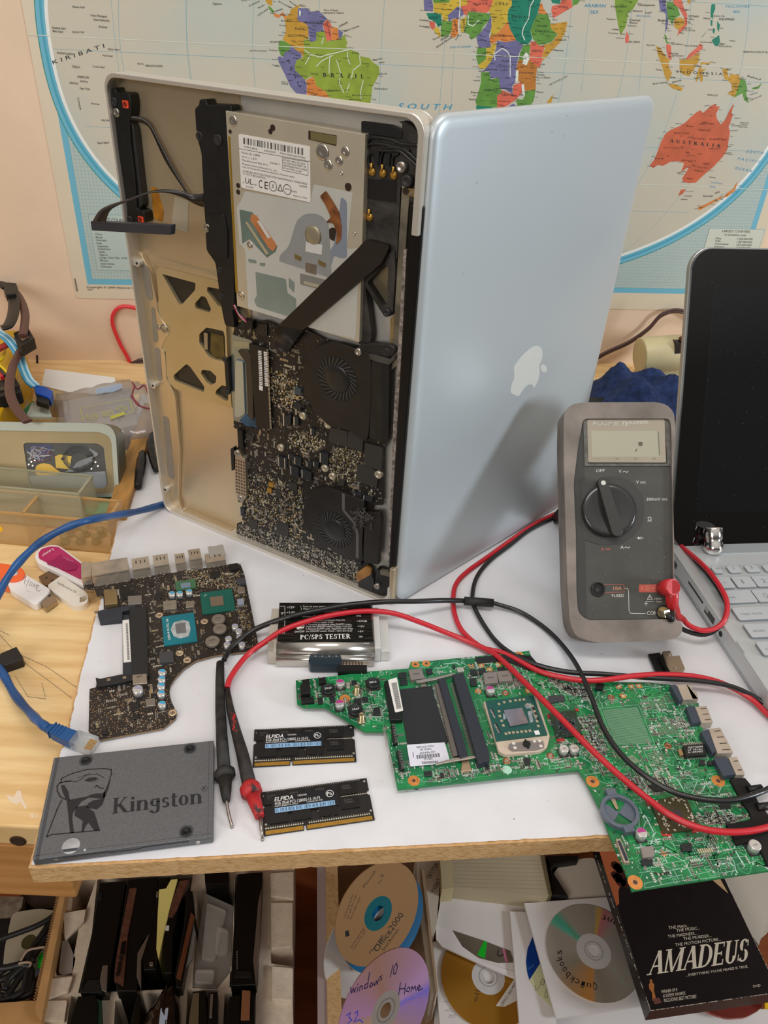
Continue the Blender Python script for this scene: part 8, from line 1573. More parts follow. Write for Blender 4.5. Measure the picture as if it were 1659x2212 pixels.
m=MB();fo=M('foil_grey','#737a80',.3,.7,bump=.8,bscale=30);m.prism(iF.pts([(890,1250),(1000,1190),(1170,1150),(1180,1290),(1080,1310),(910,1345)],10,ZC3),4,10,fo);tag(m.obj('foil_bag',F=iF,bevel=1),'folded grey foil bag under the antistatic bag','bag')
pF=flat(-330,800,-16,0)
m=MB();m.prism(pF.pts([(160,1110),(250,1020),(300,1040),(230,1165),(200,1160)],30,ZC3),28,30,M('small_green_board','#1f7a4d',.4));tag(m.obj('small_circuit_board',F=pF),'corner of a small green circuit board behind the tin','circuit board')
m=MB()
for k in range(12):A=[(205+k*17,1150),(255+k*9,1040)];q=[pF.p3(x/ZC3[2],580+y/ZC3[2],34) for x,y in A];m.tube(q,1.6,M('ribbon_pale','#b9bdb0',.5),6)
tag(m.obj('ribbon_cable',F=pF),'pale ribbon cable fanning out below the blue plug','cable')
sC=M('sata_blue_clear','#4aa6cf',.2,coat=.5);sW=M('sata_white','#bfe3ef',.2,coat=.5)
t=thing('sata_cable',pF,'translucent blue and white data cable bending down to a blue plug','cable')
path=[(-60,730,90),(0,780,90),(80,830,88),(160,920,84),(230,1040,78),(290,1220,66),(350,1340,58),(430,1410,52)]
for o_,mt in ((-5,sC),(-1.7,sW),(1.7,sC),(5,sW)):
    m=MB();q=[Vector(pF.p3(x/ZC5[2]+o_*1.4,580+y/ZC5[2]-o_*.4,h)) for x,y,h in path];m.tube(smooth_path(q),1.9,mt,8);m.obj('strand',t)
m=MB();m.prism(pF.pts([(420,1385),(540,1410),(630,1460),(600,1560),(560,1530),(430,1490),(405,1430)],52,ZC5),42,52,M('sata_plug_blue','#1450b0',.35));m.obj('plug',t,bevel=.8);m=MB();m.prism(pF.pts([(445,1500),(605,1550),(570,1625),(428,1585)],50,ZC5),44,50,blackp);m.obj('plug_tip',t,bevel=.4)
yb_=M('yellow_tub','#d8a80e',.4,var=.12,scale=12)
m=MB();m.prism(pF.pts([(-300,700),(20,720),(250,720),(290,900),(200,1280),(80,1560),(0,1720),(-300,1720)],60,ZC5),0,58,yb_);tag(m.obj('yellow_tub',F=pF,bevel=2),'bright yellow plastic tub at the far left edge of the bench','tub')
m=MB();m.tube([pF.p3(-20,580+1010/5.53,82),pF.p3(200/5.53,580+850/5.53,82)],6,M('red_plastic_strap','#a8221c',.4),4,prof=(1,.4));tag(m.obj('red_strap',F=pF),'flat red strap crossing behind the blue data cable','strap')
t=thing('power_cable',pF,'brown and black flat power lead with plugs, hanging down at the far left','cable')
def ribb(L,hh,rad,mt,nm):mm2=MB();mm2.tube(smooth_path([pF.p3(x/ZC5[2],580+y/ZC5[2],hh) for x,y in L]),rad,mt,12,prof=(1,.35));return mm2.obj(nm,t)
br2=M('brown_ribbon','#5a3a34',.4)
ribb([(-60,60),(0,130),(90,190),(200,300),(270,430),(300,560),(290,700),(270,800)],100,4.8,br2,'brown_lead');ribb([(270,900),(220,1030),(160,1150),(120,1320),(120,1500),(180,1650),(260,1760),(330,1830)],82,4.8,br2,'brown_lead');ribb([(130,200),(160,330),(165,480),(140,600),(90,690),(20,710)],104,6.5,M('strap_black','#1a1817',.4),'black_lead')
ribb([(-40,160),(20,190),(90,230)],104,7,M('strap_black','#1a1817'),'black_lead')
m=MB();m.prism(pF.pts([(50,180),(90,162),(190,170),(212,230),(190,300),(70,310),(40,250)],110,ZC5),100,110,blackp);m.obj('clip',t,bevel=1)
m=MB();m.prism(pF.pts([(160,770),(330,700),(412,835),(250,930),(205,890)],96,ZC5),84,96,M('plug_dark','#1b1918',.5));P=pF.pts([(215,800),(300,765),(350,820),(265,865)],96.1,ZC5);m.prism(P,96,96.3,M('plug_brown_inner','#8a6a52',.5));m.obj('power_plug',t,bevel=.8)
t=thing('drive_power_plug',pF,'long black ridged power plug with red and yellow wires at the left edge','plug')
m=MB();m.prism(pF.pts([(-200,1370),(0,1330),(180,1285),(255,1450),(240,1475),(0,1530),(-200,1560)],70,ZC5),56,70,M('plug_dark','#1b1918'));m.obj('shell',t,bevel=1)
m=MB();m.prism(pF.pts([(-200,1470),(0,1420),(225,1365),(238,1400),(0,1460),(-200,1510)],71.5,ZC5),70,71.5,M('plug_ridge','#34302d',.4));m.obj('ridge',t)
for P,mt,nm in (([(-20,1150),(40,1200),(90,1250),(130,1290)],M('wire_yellow','#e6c81e',.4),'yellow_wire'),([(-30,1100),(20,1080),(50,1000),(60,940)],M('wire_yellow','#e6c81e'),'yellow_wire'),([(-30,1240),(10,1275),(30,1310)],red_ins,'red_wire'),([(-20,1190),(30,1240),(70,1290)],blk_ins,'black_wire')):
    m=MB();m.tube(smooth_path([pF.p3(x/ZC5[2],580+y/ZC5[2],72) for x,y in P]),2.2,mt,8);m.obj(nm,t)
m=MB();m.prism(pF.pts([(240,1700),(270,1460),(330,1560),(320,1740)],20,ZC5),0,20,M('clear_bag_scrap','#cfcbc0',.3,alpha=.5));tag(m.obj('clear_scrap',F=pF),'clear plastic scrap between the yellow tub and the green board','scrap')
# ================================================================== the shelf under the bench
D1,D2,D3=(0,1780,2.37),(660,1820,3.072),(1100,1840,2.968)
SF_=flat(0,0,-650,0)
lam=M('brown_laminate','#8f4b22',.45,var=.12,scale=8,stretch=(1,8,1),col2='#7a3d1a')
m=MB();m.box((-900,900,250,1000),-16,0,lam);tag(m.obj('lower_shelf',F=SF_),'reddish brown laminated shelf below the bench holding trays and discs','shelf')
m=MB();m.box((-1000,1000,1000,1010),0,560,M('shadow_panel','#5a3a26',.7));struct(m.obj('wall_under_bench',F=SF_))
def sq(name,F,par,L,z,h0,h1,mt,**k):return pp(name,par,F,L,z,h0,h1,mt,**k)
def st(name,lab,cat,L,z,h0,h1,mt,grp=None,F=SF_,**k):
    P=F.pts(L,h1,z);rn=k.pop('rnd',0);P=rpoly(P,rn) if rn else P
    m=MB();m.prism(P,h0,h1,mt);return tag(m.obj(name,F=F,**k),lab,cat,grp)
# drawer side panel
t=thing('drawer_side',SF_,'upright chipboard drawer side with a pale laminated face right of the foam tray','panel')
sq('laminate',SF_,t,[(76,100),(130,95),(146,1300),(80,1300)],D2,0,108,M('laminate_pinkish','#a89490',.5));sq('chipboard_edge',SF_,t,[(131,90),(210,85),(244,1300),(147,1300)],D2,0,110,M('chipboard_edge','#c49a66'))
# foam tray
foam=M('styrofoam','#dccab4',.85,var=.06,scale=120,bump=.5,bscale=260)
FO=[(330,250),(1510,180),(1508,385),(1500,395),(1508,400),(1500,640),(1385,655),(1388,714),(1502,730),(1498,920),(1510,1300),(150,1300),(210,1000),(270,700)]
hs_=[[(380,270),(500,262),(440,440),(365,450)],[(305,560),(410,500),(375,690),(370,775),(290,775),(270,690)],[(500,270),(990,240),(900,845),(400,865),(470,560)],[(1010,340),(1200,290),(1195,740),(1110,845),(985,840)],[(1205,260),(1345,250),(1320,830),(1175,835)],[(365,880),(520,870),(540,1300),(300,1300)],[(590,905),(720,868),(920,860),(930,1300),(570,1300)],[(960,850),(1115,850),(1105,1300),(940,1300)],[(1150,870),(1310,860),(1305,1300),(1130,1300)]]
m=MB();P=SF_.pts(FO,92,D1);m.prism(P,1,92,foam,[SF_.pts(q,92,D1) for q in hs_]);t=thing('foam_tray',SF_,'cream polystyrene tray with slots holding old hard drives','tray');m.obj('foam_body',t)
for L in ([(1383,250),(1505,240),(1505,385),(1385,370)],[(1385,400),(1500,400),(1500,630),(1388,640)],[(1390,725),(1500,735),(1498,905),(1392,900)],[(325,455),(440,435),(430,500),(330,590)],[(245,790),(375,775),(350,860),(235,900)],[(220,905),(345,900),(330,1010),(215,1010)]):sq('foam_block',SF_,t,L,D1,92.2,98,foam,rnd=2,bevel=1.5)
hb_=M('drive_case_black','#15130f',.35,.3);hs2=M('drive_silver','#a9a49c',.3,.85);hbr=M('drive_board_brown','#5a3526',.5,var=.25,scale=150)
G_='hard drives in the foam tray'
def drive(lab,body,extra=(),name='hard_drive',top=112,bot=14,grp=G_,mt=None):
    P=SF_.pts(body,top,D1);t=thing(name,Frame(SF_.w(sum(p[0] for p in P)/len(P),sum(p[1] for p in P)/len(P),bot),(1,0,0),(0,1,0)),lab,'hard drive' if name=='hard_drive' else name.replace('_',' '),grp)
    Ft=Frame(SF_.w(sum(p[0] for p in P)/len(P),sum(p[1] for p in P)/len(P),bot),(1,0,0),(0,1,0))
    pp('case',t,Ft,body,D1,0,top-bot,mt or hb_,bevel=1)
    for nm,L,dz,m_ in extra:pp(nm,t,Ft,L,D1,top-bot-6,top-bot+dz,m_,bevel=.3)
    return t,Ft
t,Ft=drive('black hard drive farthest left in the upper row of the foam tray',[(510,300),(645,290),(600,560),(548,862),(408,862),(470,560)],[('end_cap',[(452,798),(530,798),(525,862),(410,862)],2,blackp),('silver_edge',[(525,725),(552,722),(545,860),(522,850),(512,800)],3,hs2),('screw_lug',[(500,355),(522,350),(518,385),(498,388)],2,blackp)])
t,Ft=drive('black drive with a brown circuit strip, second from left in the upper row',[(655,285),(815,270),(760,560),(728,600),(700,858),(596,856),(585,740)],[('circuit_strip',[(662,330),(700,325),(655,560),(632,830),(583,800),(592,700),(630,500)],2,hbr),('silver_edge',[(745,590),(765,560),(722,700),(722,850),(700,780),(705,660)],2,hs2),('power_socket',[(624,602),(645,598),(640,668),(612,668)],3,hb_)])
m=MB()
for x,y in ((620,690),(614,718),(609,745),(603,770)):a=Ft.pts([(x,y)],100,D1)[0];m.cyl(a[0],a[1],2.2,100,103,M('pin_socket_dark','#1a1210',.4),10)
m.obj('socket_pins',t)
drive('thin black drive with bright screws, third from left in the upper row',[(818,275),(875,270),(838,500),(800,700),(800,745),(735,750),(728,640),(770,500)],[('screw_lug',[(800,345),(818,342),(812,372),(798,374)],2,hs2),('screw_lug',[(765,705),(785,705),(782,725),(765,725)],2,hs2)])
m=MB();m.prism(SF_.pts([(815,335),(850,330),(875,285),(908,282),(868,430),(842,540),(812,695),(800,640),(808,450)],116,D1),20,116,M('yellow_paper','#d9c872',.7));tag(m.obj('yellow_card',F=SF_),'pale yellow card standing between the drives in the foam tray','card')
drive('dark drive with a brown side standing just right of the yellow card',[(910,280),(968,278),(910,440),(885,560),(880,765),(840,765),(838,560),(856,480)],[('brown_side',[(920,290),(965,285),(905,440),(882,478),(850,470)],2,hbr),('white_clip',[(842,520),(866,518),(864,540),(842,542)],3,M('clip_white','#cfc8bd',.5))])
drive('slim drive with a copper coloured edge leaning right, left of the clear package',[(955,350),(985,340),(998,470),(930,838),(905,842),(895,770),(940,520)],[('copper_edge',[(978,450),(996,472),(925,800),(902,785)],2,M('drive_copper','#7a4a32',.35,.5)),('grey_face',[(990,500),(1000,560),(985,690),(935,750)],-2,M('drive_face_grey','#88857f',.4,.4))])
t,Ft=drive('large black drive on the right of the upper row of the foam tray',[(1215,255),(1345,245),(1330,560),(1312,824),(1180,830),(1195,560)],[('silver_edge',[(1322,400),(1338,330),(1328,600),(1310,822),(1296,700)],2,hs2),('jumper_block',[(1205,750),(1290,755),(1290,785),(1200,785)],2,blackp)])
m=MB()
for k in range(7):a=Ft.pts([(1214,655+k*14)],99,D1)[0];m.cyl(a[0],a[1],.9,97,100,hs2,8)
m.obj('pins',t)
drive('short black drive end at the top edge of the tray under the board',[(1045,230),(1172,228),(1170,308),(1050,308)],top=110)
t=thing('clear_package',Frame(SF_.w(-160,480,20),(1,0,0),(0,1,0)),'empty clear plastic drive package in the foam tray','package')
Ft=Frame(SF_.w(-160,480,20),(1,0,0),(0,1,0));cl_=M('blister_clear','#cfc9bf',.08,alpha=.3,coat=.8,bump=.3,bscale=30)
for L,a_,b_ in (([(1045,350),(1200,420),(1192,740),(1112,842),(985,836),(1010,600)],60,92),([(1060,400),(1160,440),(1100,700),(1030,690)],92,98),([(1110,520),(1170,540),(1165,660),(1100,665)],92,101),([(1000,740),(1100,740),(1090,820),(995,815)],92,99)):pp('blister',t,Ft,L,D1,a_-20,b_-20,cl_,bevel=2,rnd=4)
bgm=M('static_bag_brown','#4b3a30',.12,.75,bump=1.0,bscale=25,coat=.5,alpha=.95)
m=MB();P=SF_.pts([(855,772),(885,780),(912,870),(918,1000),(905,1300),(640,1300),(722,1000),(790,880)],116,D1);c_=(sum(p[0] for p in P)/len(P),sum(p[1] for p in P)/len(P));Pq=[(a.x,a.y) for a in smooth_path([(x,y,0) for x,y in P+P[:1]],4)[:-1]];n=len(Pq);rd=random.Random(5)
for f,z in ((1.02,40),(1.0,95),(.85,112),(.55,118),(.2,120)):
    for x,y in Pq:m.v.append((c_[0]+(x-c_[0])*f,c_[1]+(y-c_[1])*f,z+rd.uniform(-2.5,2.5)))
for i in range(4):
    for k in range(n):j=(k+1) % n;m.face((i*n+k,i*n+j,(i+1)*n+j,(i+1)*n+k),bgm,True)
m.face(range(4*n,5*n),bgm,True);t=thing('antistatic_bag',SF_,'shiny brown antistatic bag bunched up at the front of the foam tray','bag');m.obj('film',t)
sq('barcode_label',SF_,t,[(822,945),(862,940),(850,1040),(812,1040)],D1,118,121,M('label_blue_white','#aeb6c8',.5))
for lab,body,extra in (('black drive with round screws, leftmost of the lower row in the tray',[(398,882),(488,872),(500,930),(490,1300),(300,1300),(362,990)],[('green_board',[(488,890),(522,905),(515,1300),(480,1300)],-4,M('board_dark_green','#1f3a28',.5))]),('thin grey drive on edge in the lower row, left of the shiny bag',[(706,868),(722,890),(700,1300),(640,1300),(672,990)],[]),('brassy grey drive in the lower row, just right of the shiny bag',[(985,857),(1052,850),(1060,1000),(1050,1300),(940,1300),(965,990)],[('brass_side',[(988,865),(1020,862),(1010,1300),(950,1300),(968,1000)],1,M('drive_brass','#8f8468',.3,.7))]),('black drive with a pin row, touching the brassy one in the lower row',[(1064,862),(1114,857),(1106,1300),(1058,1300)],[('pin_row',[(1078,870),(1092,869),(1085,990),(1072,990)],2,hs2)]),('grey cased drive in the lower row, second from the right',[(1176,882),(1232,872),(1220,1300),(1120,1300),(1150,1000)],[]),('drive with a brown power socket at the right of the lower row',[(1236,846),(1286,850),(1306,884),(1300,1300),(1226,1300)],[('power_socket',[(1240,850),(1282,853),(1278,1000),(1232,1000)],3,M('socket_brown','#8a5a3c',.45))])):
    drive(lab,body,extra)
# cardboard box with leads
crd=M('cardboard','#b98a55',.85,var=.12,scale=30)
t=thing('cardboard_box',SF_,'torn brown cardboard box with leads, lower left under the bench','box')
sq('side_wall',SF_,t,[(308,300),(345,300),(210,1010),(180,960),(185,905)],D1,1,112,crd,label='corrugated side wall');sq('front_flap',SF_,t,[(-200,930),(150,905),(182,905),(215,1010),(190,1300),(-200,1300)],D1,1,104,crd)
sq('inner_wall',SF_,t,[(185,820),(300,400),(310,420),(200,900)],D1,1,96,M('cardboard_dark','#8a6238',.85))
m=MB();rd=random.Random(8)
A,B=SF_.pts([(306,345),(184,905)],112,D1)
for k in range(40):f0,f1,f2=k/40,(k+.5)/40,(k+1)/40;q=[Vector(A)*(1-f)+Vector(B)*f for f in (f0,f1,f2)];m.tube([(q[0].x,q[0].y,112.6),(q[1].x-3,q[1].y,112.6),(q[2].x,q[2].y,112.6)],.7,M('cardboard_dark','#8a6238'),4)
m.obj('corrugation',t)
st('barcode_card','small white card with a bar code tucked between box and foam tray','card',[(318,600),(345,590),(386,690),(372,760),(322,775),(300,760)],D1,60,92,M('label_grey','#9a9088',.6))
t=thing('optical_disc',SF_,'dusty cream disc with small centre hole lying in the cardboard box','disc')
P=SF_.pts([(60,450),(200,428),(288,440),(280,560),(215,680),(150,905),(0,905),(20,640)],70,D1);m=MB();m.prism(rpoly(P,8),66,68,M('disc_cream','#b0a48c',.45));m.obj('disc',t);c_=SF_.pts([(148,604)],68,D1)[0];m=MB();m.cyl(c_[0],c_[1],9,68,68.2,M('disc_hole_olive','#4a4424',.5),22);m.obj('centre',t)
st('green_label','bright green striped label on the things in the cardboard box','label',[(195,680),(218,655),(226,700),(214,738),(192,735)],D1,84,86,M('green_bright','#17c02c',.4))
st('printed_card','dark red and black printed carton at the back of the cardboard box','card',[(0,370),(120,372),(110,430),(60,480),(-60,490)],D1,20,60,M('carton_print','#6e5c4c',.6,var=.5,scale=110,col2='#8f8272'))
st('black_carton','black carton edge at the far left behind the leads','box',[(-100,490),(55,490),(30,640),(0,830),(-100,830)],D1,10,64,blackp)
st('white_blue_label','small white striped label under the looped black leads','label',[(150,750),(215,738),(212,760),(160,785)],D1,72,74,M('label_blue_white','#aeb6c8'))
t=thing('black_lead_bundle',SF_,'bundle of black leads tied with a pale twist in the cardboard box','cable')
for L,h_ in (([(-80,620),(0,590),(100,555),(200,515),(280,460),(300,380)],100),([(285,470),(240,540),(180,620),(120,700),(60,770),(0,800)],88),([(300,500),(250,570),(190,650),(150,720),(90,800),(30,890)],90),([(270,480),(220,560),(160,650),(140,760),(120,850),(60,890)],92),([(0,760),(60,730),(150,740),(155,800),(120,860),(0,905)],90),([(0,880),(80,890),(160,860),(165,800),(130,770)],88),([(20,850),(50,790),(120,730),(180,690)],94),([(-20,740),(40,735),(110,720),(160,730)],95)):
    m=MB();m.tube(smooth_path([SF_.p3(x/2.37,1780+y/2.37,h_) for x,y in L]),4.2 if h_ != 100 else 3.4,M('lead_black','#1f1e1d',.45),8);m.obj('lead',t)
m=MB()
for L in ([(105,700),(140,650),(190,635),(230,630)],[(95,715),(130,708),(160,712),(150,730)]):m.tube(smooth_path([SF_.p3(x/2.37,1780+y/2.37,100) for x,y in L]),1.5,M('twist_beige','#a88f7c',.5),6)
m.obj('twist_tie',t)
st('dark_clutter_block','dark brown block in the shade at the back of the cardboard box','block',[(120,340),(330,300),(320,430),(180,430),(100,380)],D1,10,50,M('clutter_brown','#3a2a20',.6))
# ---------------------------------------------------------------- discs and sleeves in the drawer
stw=M('sleeve_white','#dcd6d3',.7,var=.02,scale=9);stw2=M('sleeve_cream','#cfc4b4',.7)
m=MB();m.prism(SF_.pts([(205,60),(1700,60),(3200,1500),(240,1300)],2,D2),.5,2,M('drawer_floor','#8a6a4c',.6));tag(m.obj('drawer_floor',F=SF_),'thin wooden floor of the drawer under the discs','drawer')
st('white_card','large plain white card flat under the sleeves at the front of the drawer','card',[(870,700),(1500,780),(1600,1300),(850,1300)],D2,2,6,stw)
st('white_card','plain white card lying below the black film case','card',[(0,990),(880,985),(1659,1010),(1700,1300),(0,1300)],D3,2,7,stw)
st('white_folder','white folder on the right behind the black film case','folder',[(1380,170),(1659,130),(1800,300),(1659,420),(1600,600),(1480,420)],D3,3,96,stw2)
st('card','pale card with handwritten letters standing behind the jewel cases','card',[(728,90),(905,90),(870,540),(858,585),(822,585),(760,250)],D2,3,60,stw2)
m=MB()
for s,A,B,T in (('2BT7Q8',(828,240),(885,140),(800,235)),('YXRKT',(858,335),(905,240),(828,330))):m.tx(SF_,s,A,B,T,60,M('pen_black','#3a3230',.6),D2)
tag(m.obj('card_writing',F=SF_),'black handwritten capitals on the pale card','writing') if False else None
o=[x for x in bpy.data.objects if x.get('label','').startswith('pale card with handwritten')][0];m.obj('handwriting',o)
# notebook (pale boards)
t=thing('pale_box',SF_,'cream ruled box lid pushed under the board beside the sleeves','box')
sq('lid',SF_,t,[(965,60),(1560,60),(1625,340),(1600,360),(985,290)],D2,20,78,M('lid_cream','#b7a98c',.6,var=.05,scale=10));sq('spine',SF_,t,[(890,70),(965,60),(985,300),(905,310)],D2,20,80,M('spine_cream','#c2b189',.6));sq('dark_edge',SF_,t,[(1555,60),(1580,60),(1635,345),(1615,345)],D2,20,79,M('edge_olive','#6c5f42',.6))
m=MB()
for k in range(8):lnm2(m,SF_,[(985,110+k*26),(1575+k*5,120+k*27)],.5,78,D2,M('ruled_line','#9a8a70',.6))
m.obj('ruled_lines',t)
st('black_clip','black rounded object at the back right of the drawer','clip',[(235,25),(455,20),(440,60),(300,80),(270,110),(385,290),(270,280),(260,120)],D3,10,70,blackp,bevel=2)
st('curved_cover','pale curved cover behind the black film case','cover',[(275,150),(330,80),(480,40),(560,40),(690,420),(700,480),(500,400),(380,300)],D3,8,60,stw2,rnd=8)
# jewel cases and tilted discs
cs=M('jewel_clear','#c9b8a0',.1,alpha=.35,coat=.8);cse=M('jewel_edge','#b59a7c',.25,alpha=.9,coat=.6)
t=thing('jewel_case',SF_,'clear jewel case standing on edge right of the printed discs','case')
sq('cover',SF_,t,[(735,160),(770,180),(868,990),(830,1010),(745,400)],D2,4,84,cs);sq('edge',SF_,t,[(768,165),(790,190),(878,985),(866,1000)],D2,4,86,cse);sq('base',SF_,t,[(720,880),(830,900),(870,1010),(800,1030)],D2,4,40,M('case_grey','#a39c98',.4))
def facing(px,py,zc,turn,tilt=0.0):     # a plane that roughly faces the front, turned about its long axis
    d=ray(px,py);O=CAMO+d*(zc/CF);a=math.radians(turn)
    up=Vector((0,math.cos(math.radians(55-tilt)),math.sin(math.radians(55-tilt))));rt=Vector((1,0,0));nn=rt.cross(up)
    return Frame(O,rt*math.cos(a)+nn*math.sin(a),up)
def disc(name,lab,F,r_,mt,hub,hub2,hr=17.5,holer=7.5,par=None,cat='disc',grp=None,e=0):
    t=thing(name,F,lab,cat,grp);m=MB();o,i=circ(0,0,r_,72),circ(0,0,hr,36);m.prism(o,0,1.2,mt,[i]);m.obj('disc',t)
    m=MB();m.prism(circ(0,0,hr,36),.1,1.15,hub,[circ(0,0,holer,24)]);m.obj('hub',t)
    if hub2:m=MB();m.prism(circ(0,0,12,30),1.15,1.5,hub2,[circ(0,0,10.8,30)]);m.obj('hub_ring',t)
    return t
def iri(name,base,base2,rough=.2,metal=.75):
    # a recordable disc: colour fans out from the centre like a grating
    if name in MATS:return MATS[name]
    m=M(name,base,rough,metal);nt=m.node_tree;b=nt.nodes['Principled BSDF'];b.inputs['Anisotropic'].default_value=.8
    tc=nt.nodes.new('ShaderNodeTexCoord');g=nt.nodes.new('ShaderNodeTexGradient');g.gradient_type='RADIAL';nt.links.new(tc.outputs['Object'],g.inputs['Vector'])
    rp=nt.nodes.new('ShaderNodeValToRGB');nt.links.new(g.outputs['Fac'],rp.inputs[0]);el=rp.color_ramp.elements
    el[0].position=0;el[0].color=lin(base);el[1].position=1;el[1].color=lin(base)
    for p,c_ in base2:e=el.new(p);e.color=lin(c_)
    nt.links.new(rp.outputs[0],b.inputs['Base Color']);return m
F1=facing(816,1972,900,-36);d1m=M('disc_kraft','#a98258',.35,.3,coat=.4)
t=disc('optical_disc','tan printed disc with teal centre and black print, left in the drawer',F1,60,d1m,M('hub_teal','#1f6f78',.2,.3),None,hr=20,holer=9)
m=MB()
def ft_(s,A,B,T,F=F1,mt=inkb,h_=1.2):m.tx(F,s,A,B,T,h_,mt,D2)
for s,A,B,T in (('Microsoft',(392,300),(468,192),(378,292)),('2',(510,235),(520,215),(494,228)),('Disc',(488,272),(510,245),(480,265)),('Microsoft',(432,740),(520,620),(420,728)),('Office2000',(478,728),(655,480),(445,708)),('Small Business',(520,720),(620,580),(503,710)),('Operating System',(262,500),(318,345),(252,495)),('for this PC only',(282,508),(340,350),(272,503)),('do not make copies',(300,512),(365,365),(290,507)),('Do Not Make Illegal',(305,700),(392,570),(296,694)),('Copies of This Disc',(318,714),(402,590),(310,706))):ft_(s,A,B,T)
m.prism(F1.pts([(262,590),(285,580),(292,618),(265,628)],1.2,D2),1.2,1.26,inkb);m.obj('printing',t)
F2_=facing(828,1990,915,-36);t=disc('optical_disc','blue edged disc mostly hidden under the tan printed disc',F2_,60,M('disc_blue','#0f6c9c',.25,.3,coat=.5),M('hub_clear','#b8b4b0',.15),None);m=MB();m.tx(F2_,'for use with',(612,700),(660,765),(606,706),1.2,inkw,D2);m.obj('printing',t)
F3_=facing(790,2045,930,-36);t=disc('optical_disc','white disc showing only its lower left rim below the tan disc',F3_,60,M('disc_white','#c8c2bc',.3,.2,coat=.4),M('hub_clear','#b8b4b0'),None);m=MB();m.tx(F3_,'OPERATING SYSTEM',(236,735),(300,850),(250,728),1.2,inkb,D2);m.obj('printing',t)
F4=facing(832,2181,770,-40);wm=iri('disc_rose','#c39a86',((.30,'#c9a07a'),(.47,'#b48fd0'),(.5,'#8f7fe8'),(.53,'#c49ac8'),(.8,'#b78a78'),(.97,'#c894c0')),.25,.4)
t=disc('optical_disc','rose gold disc with violet handwriting, front left of the drawer',F4,60,wm,M('hub_clear_grey','#a59a92',.12,.3),M('hub_ring_grey','#8c837c',.3,.4),hr=19,holer=7.5)
m=MB();vp=M('ink_violet','#2a1a4e',.5)
def hw(F,L,wd=1.0,mt=vp,z=D2,h_=1.2):
    for P in L:lnm2(m,F,P,wd,h_,z,mt)
hw(F4,[[(298,962),(306,1000),(316,968),(326,995),(332,960)],[(342,992),(348,958)],[(346,944),(350,938)],[(358,985),(362,955),(374,950),(378,975)],[(410,935),(394,945),(392,970),(410,962),(424,862)],[(424,955),(436,930),(446,945),(434,960),(424,952)],[(452,930),(458,950),(470,918),(476,942),(486,902)],[(508,882),(494,892),(506,905),(494,915)],[(580,812),(562,892)],[(604,798),(586,830),(584,872),(598,870),(610,826),(604,798)]],1.1)
hw(F4,[[(630,930),(618,1012)],[(665,935),(655,1010)],[(622,972),(660,968)],[(680,960),(668,985),(684,990),(694,968),(680,958)],[(700,990),(706,955),(716,975),(726,950),(734,982)],[(744,968),(762,960),(754,945),(742,962),(750,982),(778,968)]],1.2)
hw(F4,[[(270,1148),(298,1130),(288,1158),(306,1178),(280,1200)],[(325,1135),(345,1118),(345,1145),(322,1190),(360,1175),(380,1196)]],1.2,M('ink_blue','#4a46b8',.5));m.obj('handwriting',t)
m=MB();pt=M('print_mauve','#a87f92',.4)
for L in ([(655,1005),(760,985),(762,1040),(655,1050),(655,1005)],[(662,1068),(770,1040),(775,1105),(668,1118),(662,1068)]):lnm2(m,F4,L,.35,1.2,D2,pt)
m.tx(F4,'4.7G',(680,1028),(738,1020),(680,1006),1.2,pt,D2);m.tx(F4,'16x',(680,1105),(722,1100),(680,1080),1.2,pt,D2);m.tx(F4,'DVD+R',(265,1200),(398,1185),(265,1168),1.2,pt,D2);m.obj('printing',t)
# white sleeve with window and grey disc
env=thing('disc_sleeve',SF_,'white paper envelope with a green flashing disc peeping from its window','sleeve')
sq('paper',SF_,env,[(918,322),(1370,360),(1560,400),(1560,600),(1400,905),(1260,850),(905,690),(866,640),(864,560),(905,340)],D2,44,47,stw,rnd=1);sq('fold',SF_,env,[(866,555),(975,585),(1040,690),(1180,790),(1390,860),(1400,900),(1260,850),(905,690),(866,640)],D2,47,47.6,M('sleeve_fold','#e3dcda',.7))
o=sq('window_disc',SF_,env,[(975,582),(1180,650),(1360,720),(1385,795),(1280,800),(1150,765),(1040,690)],D2,47,47.5,M('disc_olive_grey','#8f8676',.25,.5,var=.2,scale=18));m=MB();m.poly(SF_.pts([(1140,745),(1185,650),(1205,665),(1190,772)],47.5,D2),47.58,M('grating_green','#2ae03a',.3,.4));m.poly(SF_.pts([(1305,700),(1325,712),(1345,795),(1325,792)],47.5,D2),47.58,M('grating_pink','#e48ab0',.3,.4));lnm2(m,SF_,[(1280,715),(1272,740),(1285,755),(1312,745),(1322,715)],1.2,47.5,D2,inkb);m.obj('shine_and_ink',o)
GS=Frame(SF_.w(*SF_.px(660+1212/3.072,1820+895/3.072,38),38),(1,0,0),(0,1,0))
gm=iri('disc_gold','#a8752a',((.1,'#b98632'),(.45,'#b07c2c'),(.68,'#c9a83a'),(.74,'#d1b54a'),(.8,'#b8842f')),.25,.45)
t=disc('optical_disc','golden disc with a white title strip in a white sleeve',GS,60,gm,M('hub_white','#c9c6c4',.3),M('hub_ring_white','#a9a6a4',.3),hr=21,holer=8)
m=MB();m.prism(GS.pts([(1262,1085),(1385,905),(1425,940),(1420,1040),(1320,1090)],1.2,D2),1.2,1.3,M('disc_label_white','#dbd5cf',.6));m.tx(GS,'OFFICE 2000 PREMIUM',(1310,1085),(1425,900),(1294,1075),1.32,inkb,D2);m.tx(GS,'ell',(1135,1060),(1160,985),(1105,1050),1.24,M('print_brown','#5f4420',.5),D2);m.obj('printing',t)
st('disc_sleeve','white sleeve with faint pencil notes under the golden disc','sleeve',[(845,660),(920,640),(1395,900),(1405,1200),(1420,1300),(900,1300)],D2,30,36,stw)
